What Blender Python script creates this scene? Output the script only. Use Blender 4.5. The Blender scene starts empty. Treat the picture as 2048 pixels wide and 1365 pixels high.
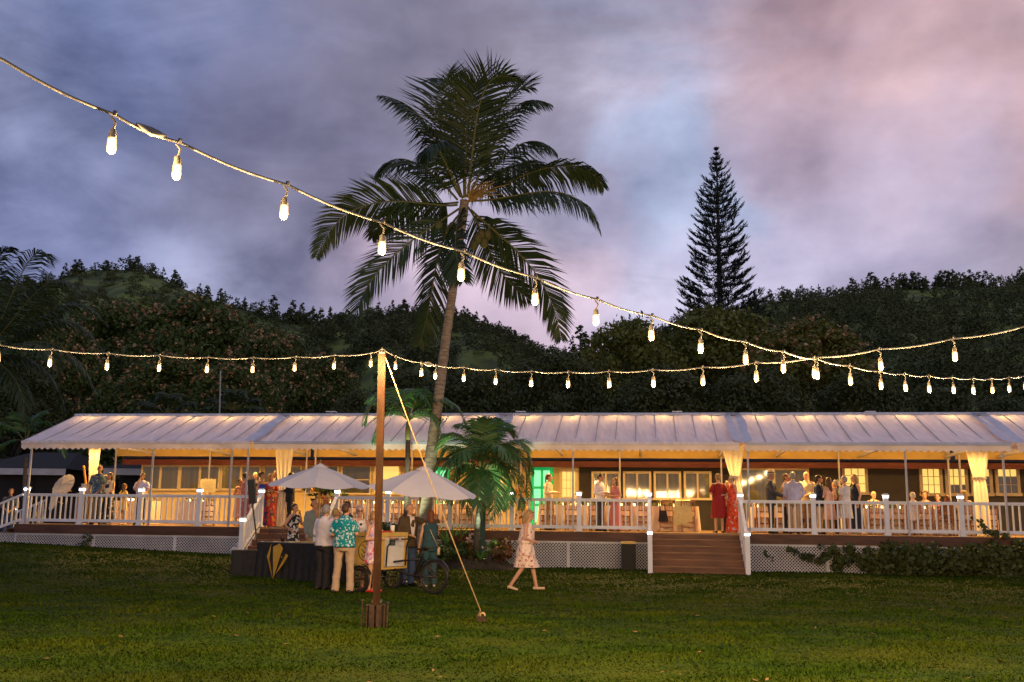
import bpy, math, random
import numpy as np
from mathutils import Vector, Matrix, Quaternion
random.seed(7); RNG = np.random.default_rng(7)
S = bpy.context.scene
COL = S.collection

# ------------------------------------------------------------------ camera
LENS = 35.0
FPX = LENS / 36.0 * 2048
PITCH = math.atan((1028 - 682.5) / FPX)
ROLL = 0.0115
EYE = Vector((0, 0, 1.6))
_R = Vector((1, 0, 0)); _U = Vector((0, -math.sin(PITCH), math.cos(PITCH))); _F = Vector((0, math.cos(PITCH), math.sin(PITCH)))
cr, sr = math.cos(ROLL), math.sin(ROLL)
cam_d = bpy.data.cameras.new('camera'); cam = bpy.data.objects.new('camera', cam_d); COL.objects.link(cam)
cam_d.lens = LENS; cam_d.sensor_width = 36; cam_d.clip_end = 3000; cam_d.clip_start = 0.1
_x = _R * cr + _U * sr; _y = _U * cr - _R * sr; _z = -_F
m = Matrix.Identity(4)
for i in range(3):
    m[i][0], m[i][1], m[i][2], m[i][3] = _x[i], _y[i], _z[i], EYE[i]
cam.matrix_world = m
S.camera = cam

# ------------------------------------------------------------------ sky and exposure (dusk, after sunset: no sun disc)
SKY_STRENGTH = 0.63
w = bpy.data.worlds.new('World'); S.world = w; w.use_nodes = True
nt = w.node_tree; N = nt.nodes; L = nt.links
N.clear()
def nd(t, **k):
    n = N.new(t)
    for a, b in k.items(): setattr(n, a, b)
    return n
out = nd('ShaderNodeOutputWorld'); bg = nd('ShaderNodeBackground'); L.new(bg.outputs[0], out.inputs[0])
tc = nd('ShaderNodeTexCoord')
sep = nd('ShaderNodeSeparateXYZ'); L.new(tc.outputs['Generated'], sep.inputs[0])
def mth(op, a, b=None, c=None, clamp=False):
    n = nd('ShaderNodeMath', operation=op); n.use_clamp = clamp
    for i, v in enumerate((a, b, c)):
        if v is None: continue
        if isinstance(v, (int, float)): n.inputs[i].default_value = v
        else: L.new(v, n.inputs[i])
    return n.outputs[0]
zz = mth('MAXIMUM', sep.outputs[2], 0.0)
den = mth('ADD', zz, 0.85)
cx = mth('DIVIDE', sep.outputs[0], den); cy = mth('DIVIDE', sep.outputs[1], den)
comb = nd('ShaderNodeCombineXYZ'); L.new(cx, comb.inputs[0]); L.new(cy, comb.inputs[1]); L.new(mth('MULTIPLY', zz, 1.6), comb.inputs[2])
def noise(vec, scale, detail, dist, off=(0, 0, 0), rough=0.55):
    mp = nd('ShaderNodeMapping'); mp.inputs['Location'].default_value = off
    L.new(vec, mp.inputs[0])
    n = nd('ShaderNodeTexNoise'); n.inputs['Scale'].default_value = scale; n.inputs['Detail'].default_value = detail
    n.inputs['Distortion'].default_value = dist; n.inputs['Roughness'].default_value = rough
    L.new(mp.outputs[0], n.inputs['Vector']); return n.outputs[0]
def ramp(fac, stops, interp='EASE'):
    r = nd('ShaderNodeValToRGB'); r.color_ramp.interpolation = interp
    e = r.color_ramp.elements
    while len(e) < len(stops): e.new(0.5)
    for i, (p, c) in enumerate(stops):
        e[i].position = p; e[i].color = (*c, 1)
    L.new(fac, r.inputs[0]); return r.outputs[0]
def mix(fac, a, b, bt='MIX'):
    n = nd('ShaderNodeMix', data_type='RGBA', blend_type=bt)
    if isinstance(fac, (int, float)): n.inputs[0].default_value = fac
    else: L.new(fac, n.inputs[0])
    for s, v in ((6, a), (7, b)):
        if isinstance(v, tuple): n.inputs[s].default_value = (*v, 1)
        else: L.new(v, n.inputs[s])
    return n.outputs[2]
def s2l(r, g, b):
    return tuple(((c / 255) / 12.92 if c / 255 <= .04045 else ((c / 255 + .055) / 1.055) ** 2.4) for c in (r, g, b))
# clear twilight air between the clouds
sky = nd('ShaderNodeTexSky', sky_type='NISHITA'); sky.sun_disc = False
sky.sun_elevation = math.radians(1.0); sky.sun_rotation = math.radians(75); sky.air_density = 1.4; sky.dust_density = 0.6
gapn = mix(0.10, s2l(112, 140, 186), sky.outputs[0])
azi = mth('MULTIPLY_ADD', sep.outputs[0], 0.95, 0.5, clamp=True)             # afterglow to the right
n_big = noise(comb.outputs[0], 2.9, 7, 0.6, (0.3, 2.1, 0), .6)
n_mid = noise(comb.outputs[0], 6.5, 9, 0.8, (4.3, 1.1, 3), .62)
n_gap = noise(comb.outputs[0], 3.6, 6, 0.6, (7.9, 5.5, 1), .6)
lowm = ramp(zz, [(0.0, (1, 1, 1)), (0.2, (.8, .8, .8)), (0.36, (.15, .15, .15)), (0.52, (0, 0, 0))])
wn = nd('ShaderNodeTexNoise'); wn.inputs['Scale'].default_value = 5.5; wn.inputs['Detail'].default_value = 7; L.new(tc.outputs['Generated'], wn.inputs['Vector'])
wsub = nd('ShaderNodeVectorMath', operation='SUBTRACT'); L.new(wn.outputs['Color'], wsub.inputs[0]); wsub.inputs[1].default_value = (.5, .5, .5)
wsc = nd('ShaderNodeVectorMath', operation='SCALE'); L.new(wsub.outputs[0], wsc.inputs[0]); wsc.inputs['Scale'].default_value = .3
wadd = nd('ShaderNodeVectorMath', operation='ADD'); L.new(tc.outputs['Generated'], wadd.inputs[0]); L.new(wsc.outputs[0], wadd.inputs[1])
wnm = nd('ShaderNodeVectorMath', operation='NORMALIZE'); L.new(wadd.outputs[0], wnm.inputs[0])
def cloudbank(az, el, r, k):        # a soft bank of cloud (or gap) round a direction of the sky, in degrees
    a, e = math.radians(az), math.radians(el)
    d = nd('ShaderNodeVectorMath', operation='DOT_PRODUCT'); L.new(wnm.outputs[0], d.inputs[0]); d.inputs[1].default_value = (math.sin(a) * math.cos(e), math.cos(a) * math.cos(e), math.sin(e))
    mr = nd('ShaderNodeMapRange', interpolation_type='SMOOTHSTEP'); L.new(d.outputs['Value'], mr.inputs[0]); mr.inputs[1].default_value = math.cos(math.radians(r)); mr.inputs[2].default_value = math.cos(math.radians(r * .15)); mr.inputs[4].default_value = k
    return mr.outputs[0]
dark = mix(azi, s2l(78, 86, 114), s2l(136, 128, 144))
pale = mix(azi, s2l(136, 144, 180), s2l(184, 176, 198))
tn = mth('ADD', mth('MULTIPLY', n_big, 0.62), mth('MULTIPLY', n_mid, 0.46))
tn = mth('ADD', tn, mth('MULTIPLY', lowm, 0.09))
cl = ramp(tn, [(0.42, (0, 0, 0)), (0.70, (1, 1, 1))])
cloud = mix(cl, dark, pale)
gapm = ramp(n_gap, [(0.52, (0, 0, 0)), (0.70, (1, 1, 1))])
col = mix(mth('MULTIPLY', gapm, 0.45), cloud, gapn)
col = mix(cloudbank(-20, 24, 9, .55), col, s2l(76, 96, 146))
col = mix(cloudbank(-12, 21, 13, .62), col, s2l(118, 114, 138))
col = mix(cloudbank(-27, 12, 9, .5), col, s2l(96, 104, 148))
col = mix(cloudbank(2, 27, 11, .5), col, s2l(144, 136, 154))
col = mix(cloudbank(24, 25, 15, .72), col, s2l(184, 150, 154))
col = mix(cloudbank(-3, 11, 10, .72), col, s2l(210, 184, 200))
col = mix(cloudbank(20, 13, 12, .6), col, s2l(160, 156, 186))
col = mix(cloudbank(8.5, 17.5, 4.2, .42), col, s2l(158, 184, 218))
mpv = nd('ShaderNodeMapping'); mpv.inputs['Scale'].default_value = (1, 1, 1.35); mpv.inputs['Location'].default_value = (.37, .9, .2); L.new(tc.outputs['Generated'], mpv.inputs[0])
tex = nd('ShaderNodeTexNoise'); tex.inputs['Scale'].default_value = 5.0; tex.inputs['Detail'].default_value = 5; tex.inputs['Roughness'].default_value = .5; tex.inputs['Distortion'].default_value = .1; L.new(mpv.outputs[0], tex.inputs['Vector'])
tex2 = nd('ShaderNodeTexNoise'); tex2.inputs['Scale'].default_value = 12; tex2.inputs['Detail'].default_value = 6; tex2.inputs['Roughness'].default_value = .52; L.new(mpv.outputs[0], tex2.inputs['Vector'])
lum = mth('ADD', mth('MULTIPLY', tex.outputs[0], 1.55), mth('MULTIPLY', tex2.outputs[0], .5)); lum = mth('MULTIPLY_ADD', mth('SUBTRACT', lum, 1.025), 1.3, 1.02)
lum = mth('MINIMUM', mth('MAXIMUM', lum, .55), 1.5)
lc = nd('ShaderNodeCombineXYZ'); L.new(lum, lc.inputs[0]); L.new(mth('POWER', lum, .96), lc.inputs[1]); L.new(mth('POWER', lum, .8), lc.inputs[2])
col = mix(1.0, col, lc.outputs[0], 'MULTIPLY')
L.new(col, bg.inputs[0]); bg.inputs[1].default_value = SKY_STRENGTH
vs = S.view_settings
vs.view_transform = 'Standard'; vs.look = 'None'; vs.gamma = 1; vs.use_curve_mapping = False; vs.exposure = 1.0
S.cycles.use_denoising = True
S.cycles.max_bounces = 7; S.cycles.diffuse_bounces = 3; S.cycles.transparent_max_bounces = 6
S.cycles.sample_clamp_indirect = 4

# ------------------------------------------------------------------ pixel geometry: points of the photograph at a known depth
def ray(px, py):
    x = (px - 1024) / FPX; y = -(py - 682.5) / FPX
    return _R * (x * cr - y * sr) + _U * (x * sr + y * cr) + _F
def pt(px, py, depth): return EYE + ray(px, py) * depth
def atY(px, py, Y):
    d = ray(px, py); return EYE + d * (Y / d.y)
def gz(x, y):
    a = min(1, max(0, (y - 19) / 10)); b = min(1, max(0, -x / 15)) ** 1.2
    return a * a * (3 - 2 * a) * (0.09 + 0.45 * b)
def ground(px, py):
    z = 0
    for _ in range(6):
        d = ray(px, py); p = EYE + d * ((z - 1.6) / d.z); z = gz(p.x, p.y)
    return Vector((p.x, p.y, z))
P0 = Vector((-15.2, 31.5, 0)); BA = math.radians(7.6)
UD = Vector((math.cos(BA), -math.sin(BA), 0)); VD = Vector((math.sin(BA), math.cos(BA), 0))
def W(u, v, z): return P0 + UD * u + VD * v + Vector((0, 0, z))
def fr(px, py, v):
    d = ray(px, py); t = ((P0 - Vector((0, 0, 0))).dot(VD) + v) / d.dot(VD); p = EYE + d * t
    return (p - P0).dot(UD), p.z
DECK = 1.12
def deck_at(px, v):
    u, _ = fr(px, 1040, v); return W(u, v, DECK)

# ------------------------------------------------------------------ object helpers
OFF = {}
def tag(o, label=None, cat=None, group=None, kind=None):
    if label: o['label'] = label
    if cat: o['category'] = cat
    if group: o['group'] = group
    if kind: o['kind'] = kind
    return o
def thing(name, loc, label, cat, group=None, rz=0):
    o = bpy.data.objects.new(name, None); COL.objects.link(o); o.location = loc; o.rotation_euler.z = rz
    o.empty_display_size = 0.2
    OFF[o] = Vector(loc) if rz == 0 else Vector((0, 0, 0))
    return tag(o, label, cat, group)
def link_mesh(name, me, mat, parent=None, label=None, cat=None, group=None, kind=None, off=None):
    o = bpy.data.objects.new(name, me); COL.objects.link(o)
    if mat and not me.materials: me.materials.append(mat)
    if parent: o.parent = parent
    OFF[o] = OFF.get(parent, Vector((0, 0, 0))) if off is None else off
    return tag(o, label, cat, group, kind)
class MB:
    def __init__(s, T=None): s.v = []; s.f = []; s.T = T
    def add(s, vs, fs):
        n = len(s.v)
        if s.T: vs = [s.T(*p) for p in vs]
        s.v += [tuple(p) for p in vs]; s.f += [tuple(i + n for i in f) for f in fs]; return s
    def box(s, x0, x1, y0, y1, z0, z1):
        return s.add([(x, y, z) for z in (z0, z1) for y in (y0, y1) for x in (x0, x1)],
                     [(0, 2, 3, 1), (4, 5, 7, 6), (0, 1, 5, 4), (2, 6, 7, 3), (0, 4, 6, 2), (1, 3, 7, 5)])
    def bar(s, p, q, wd, ht=None, up=(0, 0, 1)):
        p = Vector(p); q = Vector(q); ht = ht or wd; d = (q - p).normalized(); up = Vector(up)
        if abs(d.dot(up)) > .98: up = Vector((0, 1, 0))
        a = d.cross(up).normalized() * wd / 2; b = a.cross(d).normalized() * ht / 2
        return s.add([p - a - b, p + a - b, p - a + b, p + a + b, q - a - b, q + a - b, q - a + b, q + a + b],
                     [(0, 2, 3, 1), (4, 5, 7, 6), (0, 1, 5, 4), (2, 6, 7, 3), (0, 4, 6, 2), (1, 3, 7, 5)])
    def tube(s, pts, rads, n=8, caps=True, flat=1.0):
        pts = [Vector(p) for p in pts]
        if isinstance(rads, (int, float)): rads = [rads] * len(pts)
        vs = []; fs = []; a = None
        for i, p in enumerate(pts):
            d = (pts[min(i + 1, len(pts) - 1)] - pts[max(i - 1, 0)]).normalized()
            if a is None: a = d.orthogonal().normalized() if abs(d.x) > .9 or abs(d.z) < .9 else Vector((1, 0, 0))
            a = (a - d * a.dot(d)).normalized(); b = d.cross(a)
            for k in range(n):
                t = 2 * math.pi * k / n
                vs.append(p + (a * math.cos(t) + b * math.sin(t) * flat) * rads[i])
        for i in range(len(pts) - 1):
            for k in range(n):
                k2 = (k + 1) % n; fs.append((i * n + k, i * n + k2, (i + 1) * n + k2, (i + 1) * n + k))
        if caps:
            fs.append(tuple(range(n - 1, -1, -1))); fs.append(tuple((len(pts) - 1) * n + k for k in range(n)))
        return s.add(vs, fs)
    def lathe(s, prof, n=16, c=(0, 0, 0), caps=True):
        c = Vector(c); vs = []; fs = []
        for r, z in prof:
            for k in range(n):
                t = 2 * math.pi * k / n; vs.append(c + Vector((r * math.cos(t), r * math.sin(t), z)))
        for i in range(len(prof) - 1):
            for k in range(n):
                k2 = (k + 1) % n; fs.append((i * n + k, i * n + k2, (i + 1) * n + k2, (i + 1) * n + k))
        if caps:
            fs.append(tuple(range(n - 1, -1, -1))); fs.append(tuple((len(prof) - 1) * n + k for k in range(n)))
        return s.add(vs, fs)
    def ell(s, c, r, n=12, mm=8, rot=None):
        c = Vector(c); vs = []; fs = []
        for i in range(1, mm):
            ph = math.pi * i / mm
            for k in range(n):
                t = 2 * math.pi * k / n
                p = Vector((r[0] * math.sin(ph) * math.cos(t), r[1] * math.sin(ph) * math.sin(t), -r[2] * math.cos(ph)))
                if rot: p = rot @ p
                vs.append(c + p)
        b = Vector((0, 0, -r[2])); t_ = Vector((0, 0, r[2]))
        if rot: b = rot @ b; t_ = rot @ t_
        vs += [c + b, c + t_]; B = len(vs) - 2
        for i in range(mm - 2):
            for k in range(n):
                k2 = (k + 1) % n; fs.append((i * n + k, i * n + k2, (i + 1) * n + k2, (i + 1) * n + k))
        for k in range(n):
            k2 = (k + 1) % n; fs.append((B, k2, k)); fs.append((B + 1, (mm - 2) * n + k, (mm - 2) * n + k2))
        return s.add(vs, fs)
    def cap(s, p, q, r0, r1, n=10):      # tapered limb with round ends
        p = Vector(p); q = Vector(q); d = (q - p); l = d.length; d = d / l
        pts = []; rr = []
        for a in (80, 50, 20): pts.append(p - d * r0 * math.sin(math.radians(a)) * .9); rr.append(r0 * math.cos(math.radians(a)))
        for t in (0, .33, .66, 1): pts.append(p + d * l * t); rr.append(r0 + (r1 - r0) * t)
        for a in (20, 50, 80): pts.append(q + d * r1 * math.sin(math.radians(a)) * .9); rr.append(r1 * math.cos(math.radians(a)))
        return s.tube(pts, rr, n)
    def mesh(s, name, off=Vector((0, 0, 0)), smooth=False):
        me = bpy.data.meshes.new(name)
        me.from_pydata([(p[0] - off[0], p[1] - off[1], p[2] - off[2]) for p in s.v], [], s.f)
        if smooth: me.polygons.foreach_set('use_smooth', [True] * len(me.polygons))
        me.update(); return me
    def build(s, name, mat, parent=None, label=None, cat=None, group=None, kind=None, smooth=False):
        if parent: off = OFF.get(parent, Vector((0, 0, 0)))
        else:
            a = np.array(s.v); off = Vector(((a[:, 0].min() + a[:, 0].max()) / 2, (a[:, 1].min() + a[:, 1].max()) / 2, a[:, 2].min()))
        o = link_mesh(name, s.mesh(name, off, smooth), mat, parent, label, cat, group, kind, off)
        if not parent: o.location = off
        return o
def npobj(name, V, F, mat, parent=None, label=None, cat=None, group=None, kind=None, smooth=False, local=False):
    V = np.asarray(V, dtype=np.float64).reshape(-1, 3); F = np.asarray(F, dtype=np.int64)
    off = Vector((0, 0, 0))
    if not local:
        if parent: off = OFF.get(parent, off)
        else: off = Vector((float(V[:, 0].min() + V[:, 0].max()) / 2, float(V[:, 1].min() + V[:, 1].max()) / 2, float(V[:, 2].min())))
    V = V - np.array(off); k = F.shape[1]
    me = bpy.data.meshes.new(name); me.vertices.add(len(V)); me.vertices.foreach_set('co', V.astype(np.float32).ravel())
    me.loops.add(F.size); me.loops.foreach_set('vertex_index', F.astype(np.int32).ravel())
    me.polygons.add(len(F)); me.polygons.foreach_set('loop_start', (np.arange(len(F)) * k).astype(np.int32))
    if smooth: me.polygons.foreach_set('use_smooth', np.ones(len(F), dtype=bool))
    me.update(calc_edges=True); me.validate()
    o = link_mesh(name, me, mat, parent, label, cat, group, kind, off)
    if not parent: o.location = off
    return o
def copy_tree(o, parent=None, **t):
    c = o.copy(); COL.objects.link(c)
    if parent: c.parent = parent
    for k, v in t.items(): c[k] = v
    for ch in o.children: copy_tree(ch, c)
    return c

# ------------------------------------------------------------------ materials
def mat(name, c1, c2=None, scale=6.0, rough=0.65, bump=0.0, bscale=None, metal=0.0, emis=None, es=0.0, trans=0.0, stretch=(1, 1, 1), spec=0.3, detail=5, lo=.35, hi=.65, gen=False):
    M = bpy.data.materials.new(name); M.use_nodes = True; t = M.node_tree; b = t.nodes['Principled BSDF']
    b.inputs['Base Color'].default_value = (*c1, 1); b.inputs['Roughness'].default_value = rough; b.inputs['Metallic'].default_value = metal
    b.inputs['Specular IOR Level'].default_value = spec
    t_c = t.nodes.new('ShaderNodeTexCoord'); mp = t.nodes.new('ShaderNodeMapping'); mp.inputs['Scale'].default_value = stretch
    t.links.new(t_c.outputs['Generated' if gen else 'Object'], mp.inputs[0])
    if c2:
        n = t.nodes.new('ShaderNodeTexNoise'); n.inputs['Scale'].default_value = scale; n.inputs['Detail'].default_value = detail
        t.links.new(mp.outputs[0], n.inputs['Vector'])
        r = t.nodes.new('ShaderNodeValToRGB'); r.color_ramp.elements[0].position = lo; r.color_ramp.elements[1].position = hi
        r.color_ramp.elements[0].color = (*c1, 1); r.color_ramp.elements[1].color = (*c2, 1)
        t.links.new(n.outputs[0], r.inputs[0]); t.links.new(r.outputs[0], b.inputs['Base Color'])
    if bump:
        n2 = t.nodes.new('ShaderNodeTexNoise'); n2.inputs['Scale'].default_value = bscale or scale; n2.inputs['Detail'].default_value = 4
        t.links.new(mp.outputs[0], n2.inputs['Vector'])
        bp = t.nodes.new('ShaderNodeBump'); bp.inputs['Strength'].default_value = bump; bp.inputs['Distance'].default_value = 0.02
        t.links.new(n2.outputs[0], bp.inputs['Height']); t.links.new(bp.outputs[0], b.inputs['Normal'])
    if emis:
        b.inputs['Emission Color'].default_value = (*emis, 1); b.inputs['Emission Strength'].default_value = es
    if trans:
        tr = t.nodes.new('ShaderNodeBsdfTranslucent'); mx = t.nodes.new('ShaderNodeMixShader'); mx.inputs[0].default_value = trans
        src = b.inputs['Base Color'].links[0].from_socket if b.inputs['Base Color'].is_linked else None
        if src: t.links.new(src, tr.inputs[0])
        else: tr.inputs[0].default_value = (*c1, 1)
        o = t.nodes['Material Output']
        t.links.new(b.outputs[0], mx.inputs[1]); t.links.new(tr.outputs[0], mx.inputs[2]); t.links.new(mx.outputs[0], o.inputs[0])
    return M
def spots(name, base, cols, scale=9, size=.42, rand=1.0, rough=.8):       # printed cloth: scattered blots of one or more colours
    M = mat(name, base, rough=rough); t = M.node_tree; b = t.nodes['Principled BSDF']; tcn = t.nodes.new('ShaderNodeTexCoord')
    src = None
    for i, c in enumerate(cols):
        v = t.nodes.new('ShaderNodeTexVoronoi'); v.inputs['Scale'].default_value = scale * (1 + .23 * i); v.inputs['Randomness'].default_value = rand
        mp = t.nodes.new('ShaderNodeMapping'); mp.inputs['Location'].default_value = (i * 3.7, i * 1.9, i * 5.1)
        t.links.new(tcn.outputs['Object'], mp.inputs[0])
        if rand > .5:
            nz = t.nodes.new('ShaderNodeTexNoise'); nz.inputs['Scale'].default_value = scale * 1.6
            ad = t.nodes.new('ShaderNodeMix'); ad.data_type = 'VECTOR'; ad.inputs[0].default_value = .12
            t.links.new(mp.outputs[0], nz.inputs['Vector']); t.links.new(mp.outputs[0], ad.inputs[4]); t.links.new(nz.outputs['Color'], ad.inputs[5])
            t.links.new(ad.outputs[1], v.inputs['Vector'])
        else: t.links.new(mp.outputs[0], v.inputs['Vector'])
        lt = t.nodes.new('ShaderNodeMath'); lt.operation = 'LESS_THAN'; lt.inputs[1].default_value = size
        t.links.new(v.outputs['Distance'], lt.inputs[0])
        mx = t.nodes.new('ShaderNodeMix'); mx.data_type = 'RGBA'; t.links.new(lt.outputs[0], mx.inputs[0])
        if src is None: mx.inputs[6].default_value = (*base, 1)
        else: t.links.new(src, mx.inputs[6])
        mx.inputs[7].default_value = (*c, 1); src = mx.outputs[2]
    t.links.new(src, b.inputs['Base Color']); return M
def filament(name, parent, p, watts, colour):
    l = bpy.data.lights.get(name) or bpy.data.lights.new(name, 'POINT'); l.energy = watts; l.color = colour; l.shadow_soft_size = 0.0
    o = bpy.data.objects.new(name, l); COL.objects.link(o); o.parent = parent; o.location = Vector(p) - OFF.get(parent, Vector((0, 0, 0)))
M_WHITE = mat('white_vinyl_paint', (.74, .74, .76), (.66, .66, .68), 3, .45)
M_LATT = mat('white_lattice', (.62, .61, .62), (.5, .49, .5), 2, .6)
M_FASCIA = mat('brown_deck_board', (.115, .052, .03), (.07, .032, .02), 1.5, .55, .2, 20, stretch=(1, 1, 6))
M_DECK = mat('deck_floor', (.33, .2, .1), (.24, .14, .07), 2, .5)
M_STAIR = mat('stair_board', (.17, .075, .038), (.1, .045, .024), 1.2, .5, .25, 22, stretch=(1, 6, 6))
M_TREAD = mat('lit_stair_tread', (.22, .10, .05), (.15, .07, .035), 1.2, .5, .2, 22, stretch=(1, 6, 6))  # paler than the risers: light caught by the nosings is painted in
M_CAP = mat('post_cap_light', (.8, .9, 1), emis=(.72, .86, 1), es=7)
M_FAB = mat('tent_vinyl', (.84, .78, .80), (.70, .65, .69), 2.2, .5, .6, 2.2, trans=.17, stretch=(4, .5, .5))
M_FABIN = mat('tent_valance', (.74, .68, .64), (.66, .6, .57), 2, .6, trans=.25)
M_GUT = mat('tent_gutter_strip', (.55, .6, .72), (.46, .5, .62), 3, .3, .2, trans=.2)
M_STEEL = mat('painted_steel', (.42, .41, .43), rough=.4)
M_CREAMW = mat('cream_wall', (.60, .46, .21), (.54, .41, .18), 3, .7)
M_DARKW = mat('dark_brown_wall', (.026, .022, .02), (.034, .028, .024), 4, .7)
M_EAVE = mat('red_brown_eave', (.11, .024, .012), (.08, .018, .01), 2, .6)
M_TRIM = mat('window_trim', (.66, .55, .33), (.6, .5, .3), 4, .55)
M_TRIMW = mat('tan_window_trim', (.36, .29, .2), (.3, .24, .17), 4, .6)
M_ROOF = mat('dark_shingle', (.02, .02, .022), (.03, .028, .03), 8, .9)
M_GLASS = mat('curtained_glass', (.10, .08, .025), (.05, .04, .013), 1.2, .04, emis=(1, .72, .2), es=.02, stretch=(8, 8, .3), spec=.8)
M_GLASSD = mat('dim_glass', (.05, .045, .02), (.07, .06, .03), 1.5, .05, emis=(1, .8, .35), es=.012, stretch=(6, 6, .4), spec=.8)
M_GLASSY = mat('lit_pane', (.5, .4, .12), (.42, .34, .1), 1.5, .2, emis=(1, .7, .18), es=.42)
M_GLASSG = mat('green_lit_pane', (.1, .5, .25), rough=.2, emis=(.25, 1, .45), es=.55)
M_GREEN = mat('greenlit_door_paint', (.01, .5, .16), (.01, .42, .13), 3, .5, emis=(0, 1, .3), es=.10)  # weak emission stands in for green light on the door frame
M_CLOTH = mat('cream_tablecloth', (.68, .56, .45), (.62, .51, .41), 5, .85)
M_BVAL = mat('lamplit_valance_cloth', (.50, .35, .11), (.44, .31, .1), 3, .7)  # same fabric as the tent; warm lamplight is put into its golden colour
M_DRAPE = mat('cream_drape', (.84, .76, .60), (.78, .7, .54), 3, .85, trans=.5)
M_BAMBOO = mat('bamboo_chair', (.3, .13, .05), (.22, .09, .035), 12, .5)
def frosted(name, e, k):           # frosted bulb: glows, and lets its filament's light through
    M = mat(name, (.03, .025, .02), emis=e, es=k); t = M.node_tree; tr = t.nodes.new('ShaderNodeBsdfTransparent'); mx = t.nodes.new('ShaderNodeMixShader'); mx.inputs[0].default_value = .6
    t.links.new(t.nodes['Principled BSDF'].outputs[0], mx.inputs[1]); t.links.new(tr.outputs[0], mx.inputs[2]); t.links.new(mx.outputs[0], t.nodes['Material Output'].inputs[0]); return M
M_BULB = frosted('bulb_glow', (1.0, .52, .14), 1.3)
M_CORE = mat('filament_glow', (.05, .04, .03), emis=(1.0, .72, .36), es=5)
M_CORD = mat('pale_cord', (.105, .105, .108), (.085, .085, .088), 30, .6)
M_SOCK = mat('bulb_socket', (.10, .09, .08), rough=.6)
M_LAMP = frosted('tent_lamp_glow', (1.0, .58, .18), 6)
M_PINE = mat('wooden_pole', (.05, .018, .005), (.026, .010, .003), 3, .6, .4, 14, stretch=(6, 6, .5))
M_IRON = mat('dark_iron', (.05, .035, .03), (.1, .06, .04), 20, .35, metal=.6)
M_ROPE = mat('rope', (.36, .26, .15), (.28, .2, .11), 40, .8)
M_BLACK = mat('black_cloth', (.012, .012, .013), (.02, .02, .021), 8, .8, .3, 6)
M_BLACKP = mat('black_plastic', (.014, .014, .015), rough=.4)
M_GOLD = mat('gold_cloth', (.5, .3, .03), (.4, .22, .02), 6, .45)
M_UMB = mat('umbrella_canvas', (.90, .84, .79), (.84, .78, .74), 3, .7, trans=.3)
M_WOODL = mat('light_wood_pole', (.45, .26, .08), (.36, .2, .06), 6, .5, stretch=(1, 1, .2))
M_CARTW = mat('cart_white_panel', (.62, .6, .55), (.55, .53, .48), 4, .6)
M_CARTY = mat('cart_yellow_wood', (.55, .36, .08), (.46, .29, .06), 4, .5, stretch=(1, 1, .3))
M_BARK = mat('coconut_bark', (.34, .27, .2), (.17, .13, .09), 5, .9, .6, 9, stretch=(1, 1, 4))
M_BARKG = mat('grey_bark', (.13, .105, .08), (.07, .055, .045), 4, .9, .5, 8, stretch=(1, 1, 3))
M_FROND = mat('palm_leaflet', (.022, .042, .012), (.042, .066, .018), 1.2, .45, trans=.2)
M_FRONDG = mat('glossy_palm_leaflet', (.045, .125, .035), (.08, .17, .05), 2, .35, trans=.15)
M_RACH = mat('palm_stalk', (.16, .14, .04), (.12, .12, .035), 3, .6)
M_FRUIT = mat('coconut', (.12, .09, .03), (.08, .1, .03), 4, .6)
M_INFL = mat('palm_flower_spray', (.42, .26, .07), (.3, .18, .05), 9, .7)
M_PINEF = mat('pine_needles', (.014, .024, .014), (.024, .034, .018), 1, .7)
M_LEAFA = mat('big_tree_leaf', (.045, .075, .012), (.085, .118, .018), .5, .6, trans=.15)
M_LEAFB = mat('dark_tree_leaf', (.038, .055, .014), (.07, .082, .018), .4, .6, trans=.1)
M_LEAFC = mat('glow_tinted_tree_leaf', (.09, .10, .013), (.16, .16, .022), .5, .6, trans=.15)  # leaf colour turned yellow-olive to carry the warm bloom of the bulbs
M_BLOSSOM = mat('tree_blossom', (.50, .30, .14), (.36, .2, .09), 2, .7)
M_HILLG = mat('hill_ground', (.045, .06, .014), (.15, .20, .03), .09, .9, 1.0, .25, lo=.40, hi=.66, detail=10)
M_HILLT = mat('hill_tree_leaf', (.05, .062, .018), (.095, .10, .026), .05, .8)
M_SOIL = mat('garden_soil', (.03, .022, .014), (.05, .036, .022), 6, .95, .5, 12)
M_SHRUB = mat('shrub_leaf', (.03, .055, .016), (.05, .085, .024), 2, .5, trans=.12)
M_RED = mat('croton_leaf', (.16, .035, .012), (.06, .06, .015), 9, .5)
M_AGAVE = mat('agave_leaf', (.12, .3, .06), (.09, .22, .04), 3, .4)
M_PETAL = mat('pale_petal', (.6, .5, .42), (.5, .3, .3), 12, .6)
M_TEAL = mat('dark_teal_paint', (.01, .06, .05), (.012, .045, .04), 3, .5)
M_PAPER = mat('paper_parasol', (.6, .52, .4), (.52, .45, .35), 5, .8, trans=.15)
M_TRASH = mat('trash_bin', (.010, .009, .008), (.015, .012, .010), 6, .6)
M_BRASS = mat('brass_rim', (.3, .21, .09), rough=.45, metal=.6)
M_BAG = mat('white_plastic_bag', (.6, .58, .6), rough=.4, bump=.8, bscale=8, trans=.3)
M_SIGN = mat('white_board', (.26, .22, .14), rough=.7)
M_INK = mat('dark_ink', (.03, .03, .03), rough=.7)
M_GLASSW = mat('drinking_glass', (.75, .7, .6), rough=.08, spec=.8)
M_GRNGLASS = mat('dark_green_plate', (.01, .05, .03), rough=.5)
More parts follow.
